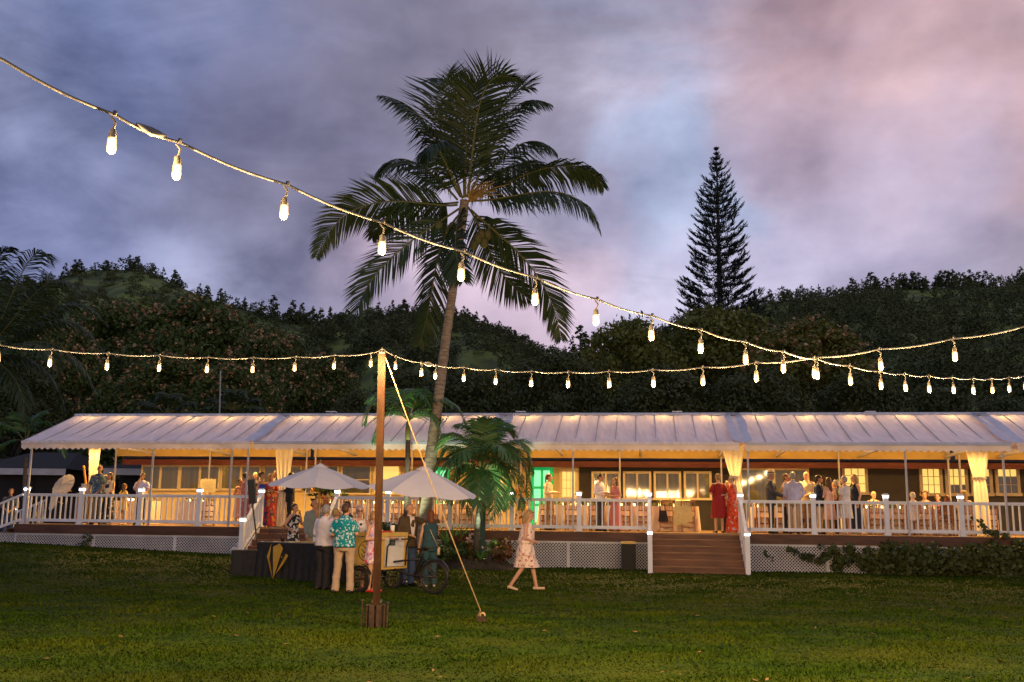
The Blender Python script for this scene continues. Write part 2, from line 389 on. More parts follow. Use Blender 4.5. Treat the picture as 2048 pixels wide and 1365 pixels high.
# ================================================================== SETTING: ground, hills
def grass_mat(name, dark, mid, yellow):
    M = bpy.data.materials.new(name); M.use_nodes = True; t = M.node_tree; b = t.nodes['Principled BSDF']
    b.inputs['Roughness'].default_value = .75; b.inputs['Specular IOR Level'].default_value = .05
    tcn = t.nodes.new('ShaderNodeTexCoord')
    def nz(sc, st, d=6):
        mp = t.nodes.new('ShaderNodeMapping'); mp.inputs['Scale'].default_value = st; t.links.new(tcn.outputs['Object'], mp.inputs[0])
        n = t.nodes.new('ShaderNodeTexNoise'); n.inputs['Scale'].default_value = sc; n.inputs['Detail'].default_value = d; t.links.new(mp.outputs[0], n.inputs['Vector']); return n.outputs[0]
    def rp(f, a, c, p0, p1):
        r = t.nodes.new('ShaderNodeValToRGB'); e = r.color_ramp.elements; e[0].position = p0; e[1].position = p1; e[0].color = (*a, 1); e[1].color = (*c, 1); t.links.new(f, r.inputs[0]); return r.outputs[0]
    c = rp(nz(2.2, (1, 1, .3)), dark, mid, .34, .62)
    mx = t.nodes.new('ShaderNodeMix'); mx.data_type = 'RGBA'; t.links.new(rp(nz(.55, (1, 1.5, .3), 8), (0, 0, 0), (1, 1, 1), .45, .72), mx.inputs[0])
    t.links.new(c, mx.inputs[6]); mx.inputs[7].default_value = (*yellow, 1); t.links.new(mx.outputs[2], b.inputs['Base Color'])
    bp = t.nodes.new('ShaderNodeBump'); bp.inputs['Strength'].default_value = .6; bp.inputs['Distance'].default_value = .04
    t.links.new(nz(9, (1, 1, 1)), bp.inputs['Height']); t.links.new(bp.outputs[0], b.inputs['Normal'])
    return M
M_LAWN = grass_mat('lawn_turf', (.008, .021, .001), (.019, .036, .0015), (.036, .044, .002))
M_BLADE = grass_mat('grass_blade', (.010, .028, .001), (.028, .056, .002), (.050, .064, .003))
xs = sorted(set([-900, -500, -250, -120, -60] + list(np.linspace(-36, 36, 73)) + [60, 120, 250, 500, 900]))
ys = sorted(set([-60, -20, 0, 5] + list(np.linspace(8, 44, 73)) + [60, 90, 150, 300, 600, 1200]))
V = [(x, y, gz(x, y)) for y in ys for x in xs]; nx = len(xs)
F = [(j * nx + i, j * nx + i + 1, (j + 1) * nx + i + 1, (j + 1) * nx + i) for j in range(len(ys) - 1) for i in range(nx - 1)]
lawn = npobj('lawn', V, F, M_LAWN, kind='structure', label='mown lawn in front of the deck', smooth=True)
# grass blades, denser near the camera
n = 230000
Y = 8.6 * np.exp(RNG.random(n) * math.log(33.5 / 8.6)); X = (RNG.random(n) * 2 - 1) * (0.57 * Y + .3)
gv = np.vectorize(gz); Z = gv(X, Y)
un = (X * UD.x + Y * UD.y) - (P0.x * UD.x + P0.y * UD.y); vn = (X - P0.x) * VD.x + (Y - P0.y) * VD.y
keep = vn < -0.12; X, Y, Z = X[keep], Y[keep], Z[keep]; n = len(X)
pat = .7 + .5 * np.sin(X * 1.7 + 2 * np.sin(Y * .9)) * np.sin(Y * 2.1 + 1.3 * np.sin(X * .7))
H = (.013 + .022 * RNG.random(n)) * np.clip(pat, .4, 1.3) * (1 + (Y - 9) / 30); wd = (.006 + .006 * RNG.random(n)) * (Y / 10)
th = RNG.random(n) * 2 * np.pi; lean = (RNG.random((n, 2)) - .5) * .06
B = np.stack([X, Y, Z], 1); dx = np.stack([np.cos(th) * wd, np.sin(th) * wd, 0 * wd], 1)
T = B + np.stack([lean[:, 0], lean[:, 1], H], 1)
Vg = np.stack([B - dx, B + dx, T], 1).reshape(-1, 3); Fg = np.arange(n * 3).reshape(-1, 3)
npobj('grass', Vg, Fg, M_BLADE, kind='stuff', label='short lawn grass blades', cat='grass')

r_ = np.random.default_rng(4); Yl = r_.uniform(9, 27, 170); Xl = r_.uniform(-1, 1, 170) * .52 * Yl; Pl = np.stack([Xl, Yl, gv(Xl, Yl) + .03], 1)
al = r_.random(170) * 6.28; a_ = np.stack([np.cos(al), np.sin(al), r_.normal(size=170) * .25], 1) * (.02 + .03 * r_.random((170, 1))); b_ = np.stack([-np.sin(al), np.cos(al), r_.normal(size=170) * .3], 1) * .016
npobj('fallen_leaves', np.stack([Pl - a_, Pl + b_, Pl + a_, Pl - b_], 1).reshape(-1, 3), np.arange(680).reshape(-1, 4), mat('dry_leaf', (.16, .085, .03), (.09, .045, .02), 5, .8), kind='stuff', label='dry leaves scattered on the lawn', cat='leaves')
# hills
def hill(name, ridge, Yr, Ynear, label, seed, skirt=0):
    r = np.random.default_rng(seed)
    px = np.array([p[0] for p in ridge]); py = np.array([p[1] for p in ridge])
    cols = np.linspace(px[0], px[-1], 150); rows = 70; V = []
    ph = r.random(8) * 6
    for c in cols:
        top = atY(c, np.interp(c, px, py), Yr); 
        for j in range(rows + 6):
            t = j / (rows - 1)
            if t <= 1:
                Yy = Ynear + (Yr - Ynear) * t; zt = top.z * (t ** 1.15)
                bumpz = (math.sin(c * .021 + t * 7 + ph[0]) + math.sin(c * .043 - t * 13 + ph[1]) * .6 + math.sin(c * .09 + t * 23 + ph[2]) * .35) * 3.2 * math.sin(math.pi * min(1, t)) 
                V.append((top.x * Yy / Yr, Yy, max(-1, zt + bumpz)))
            else:
                k = (j - rows + 1); V.append((top.x * (Yr + k * 25) / Yr, Yr + k * 25, top.z - k * k * 3.2))
    R = rows + 6
    F = [(i * R + j, (i + 1) * R + j, (i + 1) * R + j + 1, i * R + j + 1) for i in range(len(cols) - 1) for j in range(R - 1)]
    V = np.array(V); npobj(name, V, F, M_HILLG, kind='structure', label=label, smooth=True)
    return cols, V.reshape(len(cols), R, 3)
left_ridge = [(-900, 640), (-500, 600), (-200, 585), (0, 578), (110, 560), (180, 540), (280, 540), (340, 566), (420, 600), (500, 622), (560, 640), (700, 645), (780, 628), (860, 628), (930, 642), (1000, 670), (1060, 698), (1180, 728), (1400, 800), (1700, 900)]
right_ridge = [(700, 900), (950, 800), (1100, 742), (1250, 712), (1350, 662), (1480, 628), (1530, 606), (1620, 600), (1700, 590), (1760, 580), (1850, 578), (2048, 572), (2400, 566), (2900, 590)]
hcL, hVL = hill('green_hill', left_ridge, 340, 75, 'steep green hill with trees along its ridge behind the pavilion', 3)
hcR, hVR = hill('dark_hill', right_ridge, 430, 90, 'dark wooded hill on the far side of the pine', 5)

# ------------------------------------------------------------------ foliage helpers
def leaves(P, Nn, size, rng, jit=.8, asp=.55):
    n = len(P); Nn = Nn + rng.normal(size=(n, 3)) * jit; Nn /= np.linalg.norm(Nn, axis=1)[:, None] + 1e-9
    a = np.cross(Nn, rng.normal(size=(n, 3))); a /= np.linalg.norm(a, axis=1)[:, None] + 1e-9; b = np.cross(Nn, a)
    sz = (size * (.6 + .8 * rng.random(n)))[:, None] if np.isscalar(size) else size[:, None]
    V = np.stack([P - a * sz * .5, P + b * sz * asp * .5 + a * sz * .05, P + a * sz * .5, P - b * sz * asp * .5 + a * sz * .05], 1).reshape(-1, 3)
    return V, np.arange(4 * n).reshape(-1, 4)
def clump_leaves(clumps, n, size, rng, shell=.62, jit=.8):
    C = np.array([c[:3] for c in clumps]); R = np.array([c[3] for c in clumps]); w_ = R ** 2 / (R ** 2).sum()
    k = rng.choice(len(C), n, p=w_); d = rng.normal(size=(n, 3)); d /= np.linalg.norm(d, axis=1)[:, None]
    d[:, 2] = np.where((d[:, 2] < -.3) & (rng.random(n) < .6), -d[:, 2], d[:, 2])
    rr = R[k] * (shell + (1 - shell) * rng.random(n) ** .7) * (1 + .15 * rng.normal(size=n))
    return leaves(C[k] + d * rr[:, None] * np.array([1, 1, .8]), d, size, rng, jit)
def dome_clumps(R, H, base, n, rng, r0=.9, r1=1.7):
    out = []
    for i in range(n):
        z = rng.random() ** .8; t = rng.random() * 2 * math.pi; rad = math.sqrt(max(0, 1 - z ** 2.2)) * (.80 + .2 * rng.random())
        out.append((R * rad * math.cos(t), R * rad * math.sin(t), base + (H - base) * z * .93, r0 + (r1 - r0) * rng.random()))
    return out
def big_tree(seed, R, H, base, nleaf, lm, blossom=0, size=.34, ncl=150):
    rng = np.random.default_rng(seed)
    root = thing('flowering_tree' if blossom else 'shade_tree', (0, 0, 0), '', 'tree')
    cl = dome_clumps(R, H, base, ncl, rng)
    V, F = clump_leaves(cl, nleaf, size, rng); npobj('crown', V, F, lm, root)
    tr = MB(); tr.tube([(0, 0, -.3), (.1, 0, H * .2), (0, .1, H * .42)], [.5, .38, .3], 10)
    for k in range(7):
        t = 2 * math.pi * k / 7 + rng.random(); q = (R * .7 * math.cos(t), R * .7 * math.sin(t), base + (H - base) * (.35 + .3 * rng.random()))
        tr.tube([(0, 0, H * .3), (q[0] * .45, q[1] * .45, H * .5), q], [.24, .15, .05], 7)
    tr.build('trunk', M_BARKG, root, smooth=True)
    if blossom:
        pts = []
        for c in cl:
            for _ in range(blossom):
                d = rng.normal(size=3); d[2] = abs(d[2]) * .9; d /= np.linalg.norm(d); pts.append(np.array(c[:3]) + d * c[3] * np.array([1, 1, .8]) * (1.0 + .1 * rng.random()))
        pts = np.repeat(np.array(pts), 5, 0); pts += rng.normal(size=pts.shape) * .09
        V, F = leaves(pts, np.tile([0, 0, 1.], (len(pts), 1)), .23, rng, .7, .8); npobj('blossom', V, F, M_BLOSSOM, root, kind='stuff')
    return root
def place_tree(proto, used, px, py, halfpx, depth, label, group, H0, R0, rz):
    o = proto if not used else copy_tree(proto)
    top = pt(px, py, depth); s = halfpx / FPX * depth / R0
    o.location = (top.x, top.y, gz(top.x, top.y) - .2); o.scale = (s, s, (top.z + .2) / H0); o.rotation_euler.z = rz
    tag(o, label, 'tree', group); return o
tA = big_tree(11, 6, 15, 1.5, 26000, M_LEAFA, blossom=9)
tB = big_tree(12, 6, 15, 1.5, 26000, M_LEAFB)
mass = [(235, 612, 165, 86, 'broad flowering tree under the hill, its crown above the parasol end of the tent'), (395, 602, 170, 82, 'tallest broad flowering tree of the hillside group left of the palm'),
        (545, 668, 140, 74, 'flowering tree whose crown steps down behind the wooden pole'), (640, 722, 110, 64, 'low flowering tree behind the tent roof next to the wooden pole'),
        (130, 668, 120, 70, 'flowering tree behind the left-edge palm fronds'), (330, 720, 150, 58, 'flowering tree low behind the tent ridge near the thin mast'),
        (470, 745, 130, 54, 'lowest flowering tree behind the tent ridge between mast and pole')]
for i, (px, py, h, d, lb) in enumerate(mass): place_tree(tA, i > 0, px, py, h, d, lb, 'pink-flowering trees left of the palm', 15.2, 6, i * 1.3)
massB = [(1440, 612, 200, 74, 'big round tree at the foot of the tall pine'), (1610, 640, 170, 66, 'round olive tree with pinkish tips right of the tall pine'),
         (1255, 636, 150, 68, 'dense round tree between the palm and the tall pine')]
for i, (px, py, h, d, lb) in enumerate(massB): 
    o = place_tree(tA, True, px, py, h, d, lb, 'round trees behind the right half of the tent', 15.2, 6, 2 + i * 1.7)
    for c_ in o.children:
        if c_.name.startswith('crown'): c_.material_slots[0].link = 'OBJECT'; c_.material_slots[0].material = M_LEAFC
    if i != 1: [bpy.data.objects.remove(c_) for c_ in list(o.children) if c_.name.startswith('blossom')]
massC = [(1110, 700, 130, 62, 'dark rounded tree behind the tent just right of the coconut trunk'), (950, 735, 130, 58, 'dark tree directly behind the coconut trunk'), (820, 740, 120, 58, 'dark tree between wooden pole and coconut trunk'),
         (1330, 735, 150, 54, 'low dark tree behind the tent ridge under the crossing light strings'), (1520, 735, 140, 52, 'low dark tree behind the tent ridge right of the string crossing'), (1720, 740, 130, 56, 'dark tree behind the tent below the far bulbs'),
         (1860, 770, 120, 58, 'dark tree behind the tent near the right edge'), (2010, 790, 120, 60, 'dark tree at the right edge behind the tent'), (30, 730, 120, 62, 'dark tree behind the left-edge palm trunks'), (720, 790, 90, 50, 'small dark tree behind tent next to wooden pole')]
for i, (px, py, h, d, lb) in enumerate(massC): place_tree(tB, i > 0, px, py, h, d, lb, 'dark trees behind the tent', 15.2, 6, i * 1.1)

# ironwood trees on the ridges
def ironwood(seed, H):
    rng = np.random.default_rng(seed); cl = []
    for i in range(26):
        z = H * (.12 + .86 * i / 26); r = (1 - i / 28) ** .8 * H * .2 * (.6 + .7 * rng.random()); t = rng.random() * 6.28
        cl.append((r * math.cos(t), r * math.sin(t), z, H * (.05 + .05 * rng.random()) * (1.2 - .6 * i / 26)))
    V, F = clump_leaves(cl, 330 if H < 2 else 480, H * .075, rng, .3, 1.0)
    t = MB(); t.tube([(0, 0, -1), (0, 0, H * .9)], [H * .022, H * .006], 5)
    tv = np.array(t.v); tf = [f for f in t.f if len(f) == 4]
    V = np.concatenate([V, tv]); F = np.concatenate([F, np.array(tf) + len(V) - len(tv)])
    return V, F
protos = [npobj('ironwood_tree', *ironwood(s, 8), M_HILLT, local=True) for s in (1, 2, 3, 4, 5)]
usedp = set()
def ridge_tree(px, py_base, Yr, h, label, group, rng):
    i = rng.integers(5); p = protos[i]
    if i in usedp: o = p.copy(); COL.objects.link(o)
    else: o = p; usedp.add(i)
    b = atY(px, py_base, Yr); s = h / 8; o.location = (b.x, b.y, b.z - .6); o.scale = (s * (.9 + .5 * rng.random()),) * 2 + (s,); o.rotation_euler.z = rng.random() * 6
    tag(o, label, 'tree', group)
rng = np.random.default_rng(21)
def ridge_y(r, px): return np.interp(px, [p[0] for p in r], [p[1] for p in r])
for px in np.concatenate([rng.uniform(100, 360, 34), rng.uniform(360, 560, 18), rng.uniform(690, 1060, 44)]):
    ridge_tree(px, ridge_y(left_ridge, px) + 3, 338, 2.6 + 4 * rng.random(), 'feathery ironwood tree standing on the ridge of the green hill', 'ironwoods along the green hill ridge', rng)
for px, h, Yq in [(545, 11, 330), (585, 10, 322), (602, 9, 320), (624, 8, 318), (640, 7.5, 316), (660, 8, 316), (680, 6.5, 320), (575, 7, 318)]:
    ridge_tree(px, ridge_y(left_ridge, px) + 14, Yq, h, 'taller ironwood in the stand where the green hill drops towards the palm', 'ironwood stand on the shoulder of the green hill', rng)
for px in np.concatenate([rng.uniform(1500, 1720, 18), rng.uniform(1700, 2060, 52)]):
    ridge_tree(px, ridge_y(right_ridge, px) + 4, 428, (3 if px < 1700 else 5.5) + 5 * rng.random(), 'dark ironwood tree standing on the ridge of the dark hill', 'ironwoods along the dark hill ridge', rng)
for px in (1145, 1170, 1190, 1160, 1215):
    ridge_tree(px, 715, 250, 6 + 4 * rng.random(), 'pointed dark tree in the dip between the two hills', 'pointed trees in the dip between the hills', rng)
# forest cover on the slopes: nobody could count it
def forest(name, cols, Vh, n, seed, label, sel, hmin, hmax, nl=170, ls=.14, share=.35):
    r = np.random.default_rng(seed); Vs = []; Fs = []; tot = 0
    lib = [ironwood(s, 1.0) for s in (31, 32, 33)]
    lib2 = []
    for s in (41, 42, 43):
        rr = np.random.default_rng(s); lib2.append(clump_leaves(dome_clumps(.55, .8, .1, 12, rr, .14, .3), nl, ls, rr))
    k = 0
    while k < n:
        i = r.random() * (len(cols) - 1); j = r.random() * 69; i0, j0 = int(i), int(j); px = cols[i0]; t = j / 69
        if not sel(px, t, r): continue
        p = Vh[i0, j0] * (1 - (i - i0)) + Vh[i0 + 1, j0] * (i - i0); q = Vh[i0, j0 + 1] * (1 - (i - i0)) + Vh[i0 + 1, j0 + 1] * (i - i0); p = p + (q - p) * (j - j0)
        V, F = (lib if r.random() < share else lib2)[r.integers(3)]
        h = hmin + (hmax - hmin) * r.random(); a = r.random() * 6.28; c, s = math.cos(a), math.sin(a)
        Vr = np.stack([V[:, 0] * c - V[:, 1] * s, V[:, 0] * s + V[:, 1] * c, V[:, 2]], 1) * h * np.array([1.1, 1.1, 1]) + p - np.array([0, 0, .3])
        Vs.append(Vr); Fs.append(F + tot); tot += len(V); k += 1
    return npobj(name, np.concatenate(Vs), np.concatenate(Fs), M_HILLT, kind='stuff', label=label)
def selL(px, t, r):
    g = math.sin(px * .02 + t * 9) + math.sin(px * .037 - t * 14 + 1) * .8
    if not (-250 < px < 1150 and t > .35): return False
    if px < 480: return (t > .97 and r.random() < .4) or r.random() < .035 or (px < 100 and g > .3)
    if px < 560: return t > .965 or (t < .8 and g > .9) or r.random() < .05
    if px < 700: return .90 < t < .985 or (t < .8 and g > .6) or r.random() < .08
    return t > .84 or g > .5 or r.random() < .1
def selR(px, t, r): return px > 1150 and t > .25
forest('forest', hcL, hVL, 900, 51, 'patchy trees and scrub covering the green hill', selL, 2.2, 5.5)
forest('scrub', hcL, hVL, 2600, 53, 'low scrub dotted over the open green hillside', lambda px, t, r: 60 < px < 900 and t > .4 and math.sin(px * .05 + t * 31) + math.sin(px * .11 - t * 17) > .3 - r.random(), .7, 2.0, 36, .32, 0)
forest('forest', hcR, hVR, 1700, 52, 'dense dark woods covering the dark hill', selR, 4.5, 9, 230, .105, .5)

# ------------------------------------------------------------------ tall pine (column of whorls)
def pine():
    base = pt(1440, 700, 84); base.z = 0; sc = 84 / FPX
    root = thing('column_pine', base, 'tall narrow pine with whorled branches rising above the round trees', 'tree')
    topz = pt(1448, 266, 84).z; topx = pt(1448, 287, 84).x
    rng = np.random.default_rng(9)
    xat = lambda z: base.x + (topx - base.x) * (z / topz)
    t = MB(); t.tube([(xat(z), base.y, z) for z in (0, 8, 16, 24, 29, topz)], [.42, .36, .27, .17, .09, .02], 10); t.build('trunk', M_BARKG, root, smooth=True)
    zs = [287, 310, 340, 370, 400, 450, 500, 560, 600, 640, 700]; hw = [2, 13, 28, 37, 44, 50, 58, 72, 86, 96, 90]
    br = MB(); P = []; Nn = []; S_ = []
    z = topz - .3; k = 0
    while z > 9:
        py = 270 + (topz - z) / sc; Lb = np.interp(py, zs, hw) * sc; nb = 7 if z < 29 else 5
        for b in range(nb):
            a = 2 * math.pi * b / nb + k * .9 + rng.normal() * .15; l = Lb * (.78 + .3 * rng.random()); dr = -.05 - .1 * rng.random()
            if rng.random() < .06: continue
            d = np.array([math.cos(a), math.sin(a), 0]); o = np.array([xat(z), base.y, z])
            up = np.interp(z, [9, 20, topz], [.10, .20, .55])
            pts = [o, o + d * l * .4 + np.array([0, 0, l * dr]), o + d * l * .8 + np.array([0, 0, l * up * .25]), o + d * l + np.array([0, 0, l * up])]
            br.tube(pts, [.05, .04, .03, .012], 4)
            side = np.cross(d, [0, 0, 1])
            nt_ = max(8, int(l * 14)); bare = np.interp(z, [9, 14, 22, topz], [.12, .35, .5, .02])
            for q in range(nt_):
                f = bare + (1.02 - bare) * (q + rng.random()) / nt_
                i = min(2, int(f * 2.5)); g = f * l
                zq = np.interp(f, [0, .4, .8, 1], [0, l * dr, l * up * .25, l * up])
                c = o + d * g + np.array([0, 0, zq]) + side * rng.normal() * .14 * l * .45
                for _ in range(2 if l > .8 else 3):
                    P.append(c + rng.normal(size=3) * .05); v = d * .6 + side * rng.normal() * .7 + np.array([0, 0, .55 + .3 * rng.random()]); Nn.append(v / np.linalg.norm(v)); S_.append((.38 + .22 * rng.random()) * min(1, .35 + l * .55))
        z -= np.interp(z, [9, 28, topz], [.72, .66, .42]); k += 1
    br.build('branches', M_BARKG, root, kind='stuff')
    P = np.array(P); D = np.array(Nn); S_ = np.array(S_)[:, None]; a = np.cross(D, rng.normal(size=D.shape)); a /= np.linalg.norm(a, axis=1)[:, None]
    V = np.stack([P - a * .035, P + a * .035, P + D * S_ * .7 + a * .05, P + D * S_], 1).reshape(-1, 3)
    npobj('needles', V, np.arange(len(V)).reshape(-1, 4), M_PINEF, root, kind='stuff')
pine()

# ------------------------------------------------------------------ palms
def bez(p0, p1, p2, p3, t):
    u = 1 - t; return p0 * u ** 3 + p1 * 3 * u * u * t + p2 * 3 * u * t * t + p3 * t ** 3
def through(pts, t):       # smooth curve through 4 points
    p = [np.array(q, float) for q in pts]; c1 = p[0] + (p[1] - p[0]) * 1.05; c2 = p[3] + (p[2] - p[3]) * 1.05
    # fit bezier through p1,p2 at 1/3, 2/3
    a = p[1] * 27 - p[0] * 8 - p[3]; b = p[2] * 27 - p[0] - p[3] * 8
    c1 = (2 * a - b) / 18; c2 = (2 * b - a) / 18
    return bez(p[0], c1, c2, p[3], t)
def frond(name, pts, parent, lm, Lf, nl=58, wid=.045, droop=.55, fwd=.55, start=.12, r0=.035, rng=RNG, sag=.6, lab=None, roll=0):
    T_ = np.linspace(0, 1, 15); C = [through(pts, t) for t in T_]
    mb = MB(); mb.tube(C, [r0 * (1 - .88 * t) for t in T_], 5)
    for k in range(nl):
        t = start + (1 - start) * (k + .5) / nl; c = through(pts, t); d = through(pts, min(1, t + .02)) - through(pts, max(0, t - .02)); d /= np.linalg.norm(d) + 1e-9
        upv = np.array([0, 0, 1.]); sd = np.cross(d, upv); ln = np.linalg.norm(sd); sd = sd / ln if ln > .12 else np.array([1., 0, 0]); sd -= d * sd.dot(d); sd /= np.linalg.norm(sd)
        if roll: sd = sd * math.cos(roll) + np.cross(d, sd) * math.sin(roll)
        nrm = np.cross(sd, d)
        prof = Lf * (math.sin(math.pi * min(1, .16 + .84 * ((t - start) / (1 - start)) ** .85)) ** .6 * .9 + .1) * (.9 + .2 * rng.random())
        for sgn in (-1, 1):
            if rng.random() < .04: continue
            v = sd * sgn + d * (fwd + .5 * t * t) + nrm * .18 - upv * droop * (.8 + .4 * rng.random()) + rng.normal(size=3) * .06; v /= np.linalg.norm(v)
            m1 = c + v * prof * .5; v2 = v - upv * sag * (.7 + .6 * rng.random()); v2 /= np.linalg.norm(v2); tip = m1 + v2 * prof * .5
            wv = np.cross(v, nrm + rng.normal(size=3) * .35); wv /= np.linalg.norm(wv) + 1e-9; ww = wid * (.7 + .5 * rng.random())
            mb.add([c - wv * ww * .3, c + wv * ww * .3, m1 + wv * ww * .5, m1 - wv * ww * .5, tip], [(0, 1, 2, 3), (3, 2, 4)])
    o = mb.build(name, lm, parent, label=lab); o.data.materials.append(M_RACH)
    nr = 14 * 5 + 2
    idx = np.zeros(len(o.data.polygons), dtype=np.int32); idx[:nr] = 1; o.data.polygons.foreach_set('material_index', idx)
    return o
D0 = 28.6
def pf(px, py, dy=0): p = pt(px, py, D0 + dy); return (p.x, p.y, p.z)
bp_ = pf(846, 1105); coco = thing('coconut_palm', (bp_[0], bp_[1], gz(bp_[0], bp_[1])), 'tall coconut palm leaning in front of the tent', 'palm')
tr = MB(); tk = [(846, 1120), (849, 1040), (856, 960), (866, 880), (879, 780), (890, 690), (903, 600), (915, 510), (926, 430), (930, 395)]
cx_ = [np.array(pf(*p)) for p in tk]; fine = []; rad = []
rr = [.28, .21, .18, .165, .15, .137, .125, .118, .14, .12]
for i in range(len(cx_) - 1):
    for q in range(7):
        t = q / 7; fine.append(cx_[i] * (1 - t) + cx_[i + 1] * t); rad.append((rr[i] * (1 - t) + rr[i + 1] * t) * (1.035 if q % 2 else .97))
tr.tube(fine, rad, 12); tr.build('trunk', M_BARK, coco, smooth=True)
FR = [  # each frond: four pixels from the crown to its tip and how far it leans to or from the camera there
    ([(928, 395), (925, 270), (945, 180), (1030, 165)], 1.2), ([(934, 395), (950, 260), (975, 170), (1035, 160)], -1.0), ([(924, 395), (895, 290), (882, 200), (900, 150)], 1.8),
    ([(934, 395), (965, 280), (1010, 200), (1065, 175)], 1.5), ([(922, 395), (880, 310), (842, 235), (760, 190)], -.6), ([(936, 395), (985, 290), (1030, 215), (1100, 208)], .8),
    ([(915, 400), (860, 345), (800, 318), (752, 355)], .8), 
    ([(942, 398), (990, 330), (1050, 285), (1112, 305)], 1.2), ([(944, 400), (1030, 358), (1130, 332), (1208, 375)], .6), ([(944, 402), (1040, 390), (1130, 388), (1200, 462)], -1.4),
    ([(940, 398), (985, 350), (1045, 330), (1080, 345)], 2.2), ([(915, 410), (830, 405), (720, 415), (632, 515)], .5), ([(918, 418), (840, 470), (755, 545), (712, 645)], -1.2), ([(922, 425), (880, 500), (862, 590), (838, 690)], 1.3),
    ([(942, 420), (1010, 480), (1080, 560), (1122, 680)], -.8), ([(928, 415), (915, 450), (912, 500), (925, 560)], -2.6), ([(936, 415), (965, 470), (1000, 540), (1060, 600)], 1.6), ([(916, 405), (850, 410), (790, 425), (745, 475)], 2.4), ([(930, 395), (932, 300), (938, 215), (950, 165)], -.5), ([(925, 396), (893, 330), (868, 290), (850, 330)], -2.8)]
for q, (px4, dy) in enumerate(FR):
    P4 = [pf(px4[0][0], px4[0][1]), pf(*px4[1], dy * .4), pf(*px4[2], dy * .8), pf(*px4[3], dy)]
    down = px4[3][1] > 480
    frond('frond', P4, coco, M_FROND, 1.22 if q not in (0, 1, 2, 3, 18) else 1.55, nl=92 if q not in (0, 1, 2, 3, 18) else 66, wid=.055, droop=.1 if q in (0, 1, 2, 3, 18) else (.12 if down else .7), fwd=.8 if q not in (0, 1, 2, 3, 18) else .55, sag=.25 if q in (0, 1, 2, 3, 18) else (.3 if down else .7), rng=np.random.default_rng(100 + q), roll=(0 if q in (0, 1, 2, 3, 18) else (.95 if down else .45) * (1 if q % 2 else -1)))
for i, (px, py) in enumerate([(968, 372), (985, 382), (958, 380)]):
    r_ = np.random.default_rng(i); mb = MB()
    for k in range(16):
        e = np.array(pf(px + r_.normal() * 16, py + r_.normal() * 12, -.6 + r_.normal() * .2)); b0 = np.array(pf(938, 405, -.1)); mb.tube([b0, (b0 + e) / 2 + [0, 0, .12], e], [.012, .012, .008], 4)
    mb.build('flower_spray', M_INFL, coco)
for i, (px, py) in enumerate([(878, 452), (890, 462), (905, 455), (955, 478), (968, 486), (975, 470), (948, 490), (962, 470)]):
    mb = MB(); mb.ell(pf(px, py, -.35 + .1 * (i % 3)), (.13, .13, .16), 10, 8); mb.build('coconut', M_FRUIT, coco, smooth=True)

def small_palm(name, label, trunk_px, crown, fr4, depth, Lf, lm, shaft=True, nl=40, wid=.06, tw=.075):
    g = lambda px, py, d=0: np.array(pt(px, py, depth + d))
    b = g(*trunk_px[0]); root = thing(name, (b[0], b[1], gz(b[0], b[1])), label, 'palm')
    t = MB(); t.tube([g(*p) for p in trunk_px], [tw * (1.2 - .4 * i / len(trunk_px)) for i in range(len(trunk_px))], 10); t.build('trunk', M_BARKG, root, smooth=True)
    if shaft:
        e = np.array(g(*trunk_px[-1])); c = g(*crown); s_ = MB(); s_.tube([e, e + (c - e) * .5, c], [tw * 1.1, tw * 1.0, tw * .5], 10); s_.build('crown_shaft', M_RACH, root, smooth=True)
    for q, (p1, p2, p3, dy) in enumerate(fr4):
        frond('frond', [g(*crown), g(*p1, dy * .4), g(*p2, dy * .8), g(*p3, dy)], root, lm, Lf, nl=nl, wid=wid, droop=.35, fwd=.6, rng=np.random.default_rng(300 + q + int(depth * 10)), sag=.5, r0=.022, start=.2)
    return root
small_palm('small_palm', 'slender green palm directly behind the wooden pole', [(812, 1100), (813, 1000), (815, 930), (816, 880)], (816, 842),
    [((790, 810), (755, 800), (728, 850), -.3), ((800, 800), (770, 785), (735, 805), .4), ((812, 800), (805, 780), (790, 790), .6), ((830, 805), (845, 790), (862, 815), -.5), ((838, 815), (870, 795), (905, 815), .3), ((845, 818), (890, 800), (932, 850), -.2), ((835, 830), (860, 825), (880, 870), -.6), ((795, 825), (770, 830), (748, 888), -.5), ((820, 800), (825, 782), (840, 775), .8), ((805, 815), (785, 795), (755, 790), .8)], 28.9, .68, M_FRONDG, nl=46, wid=.045)
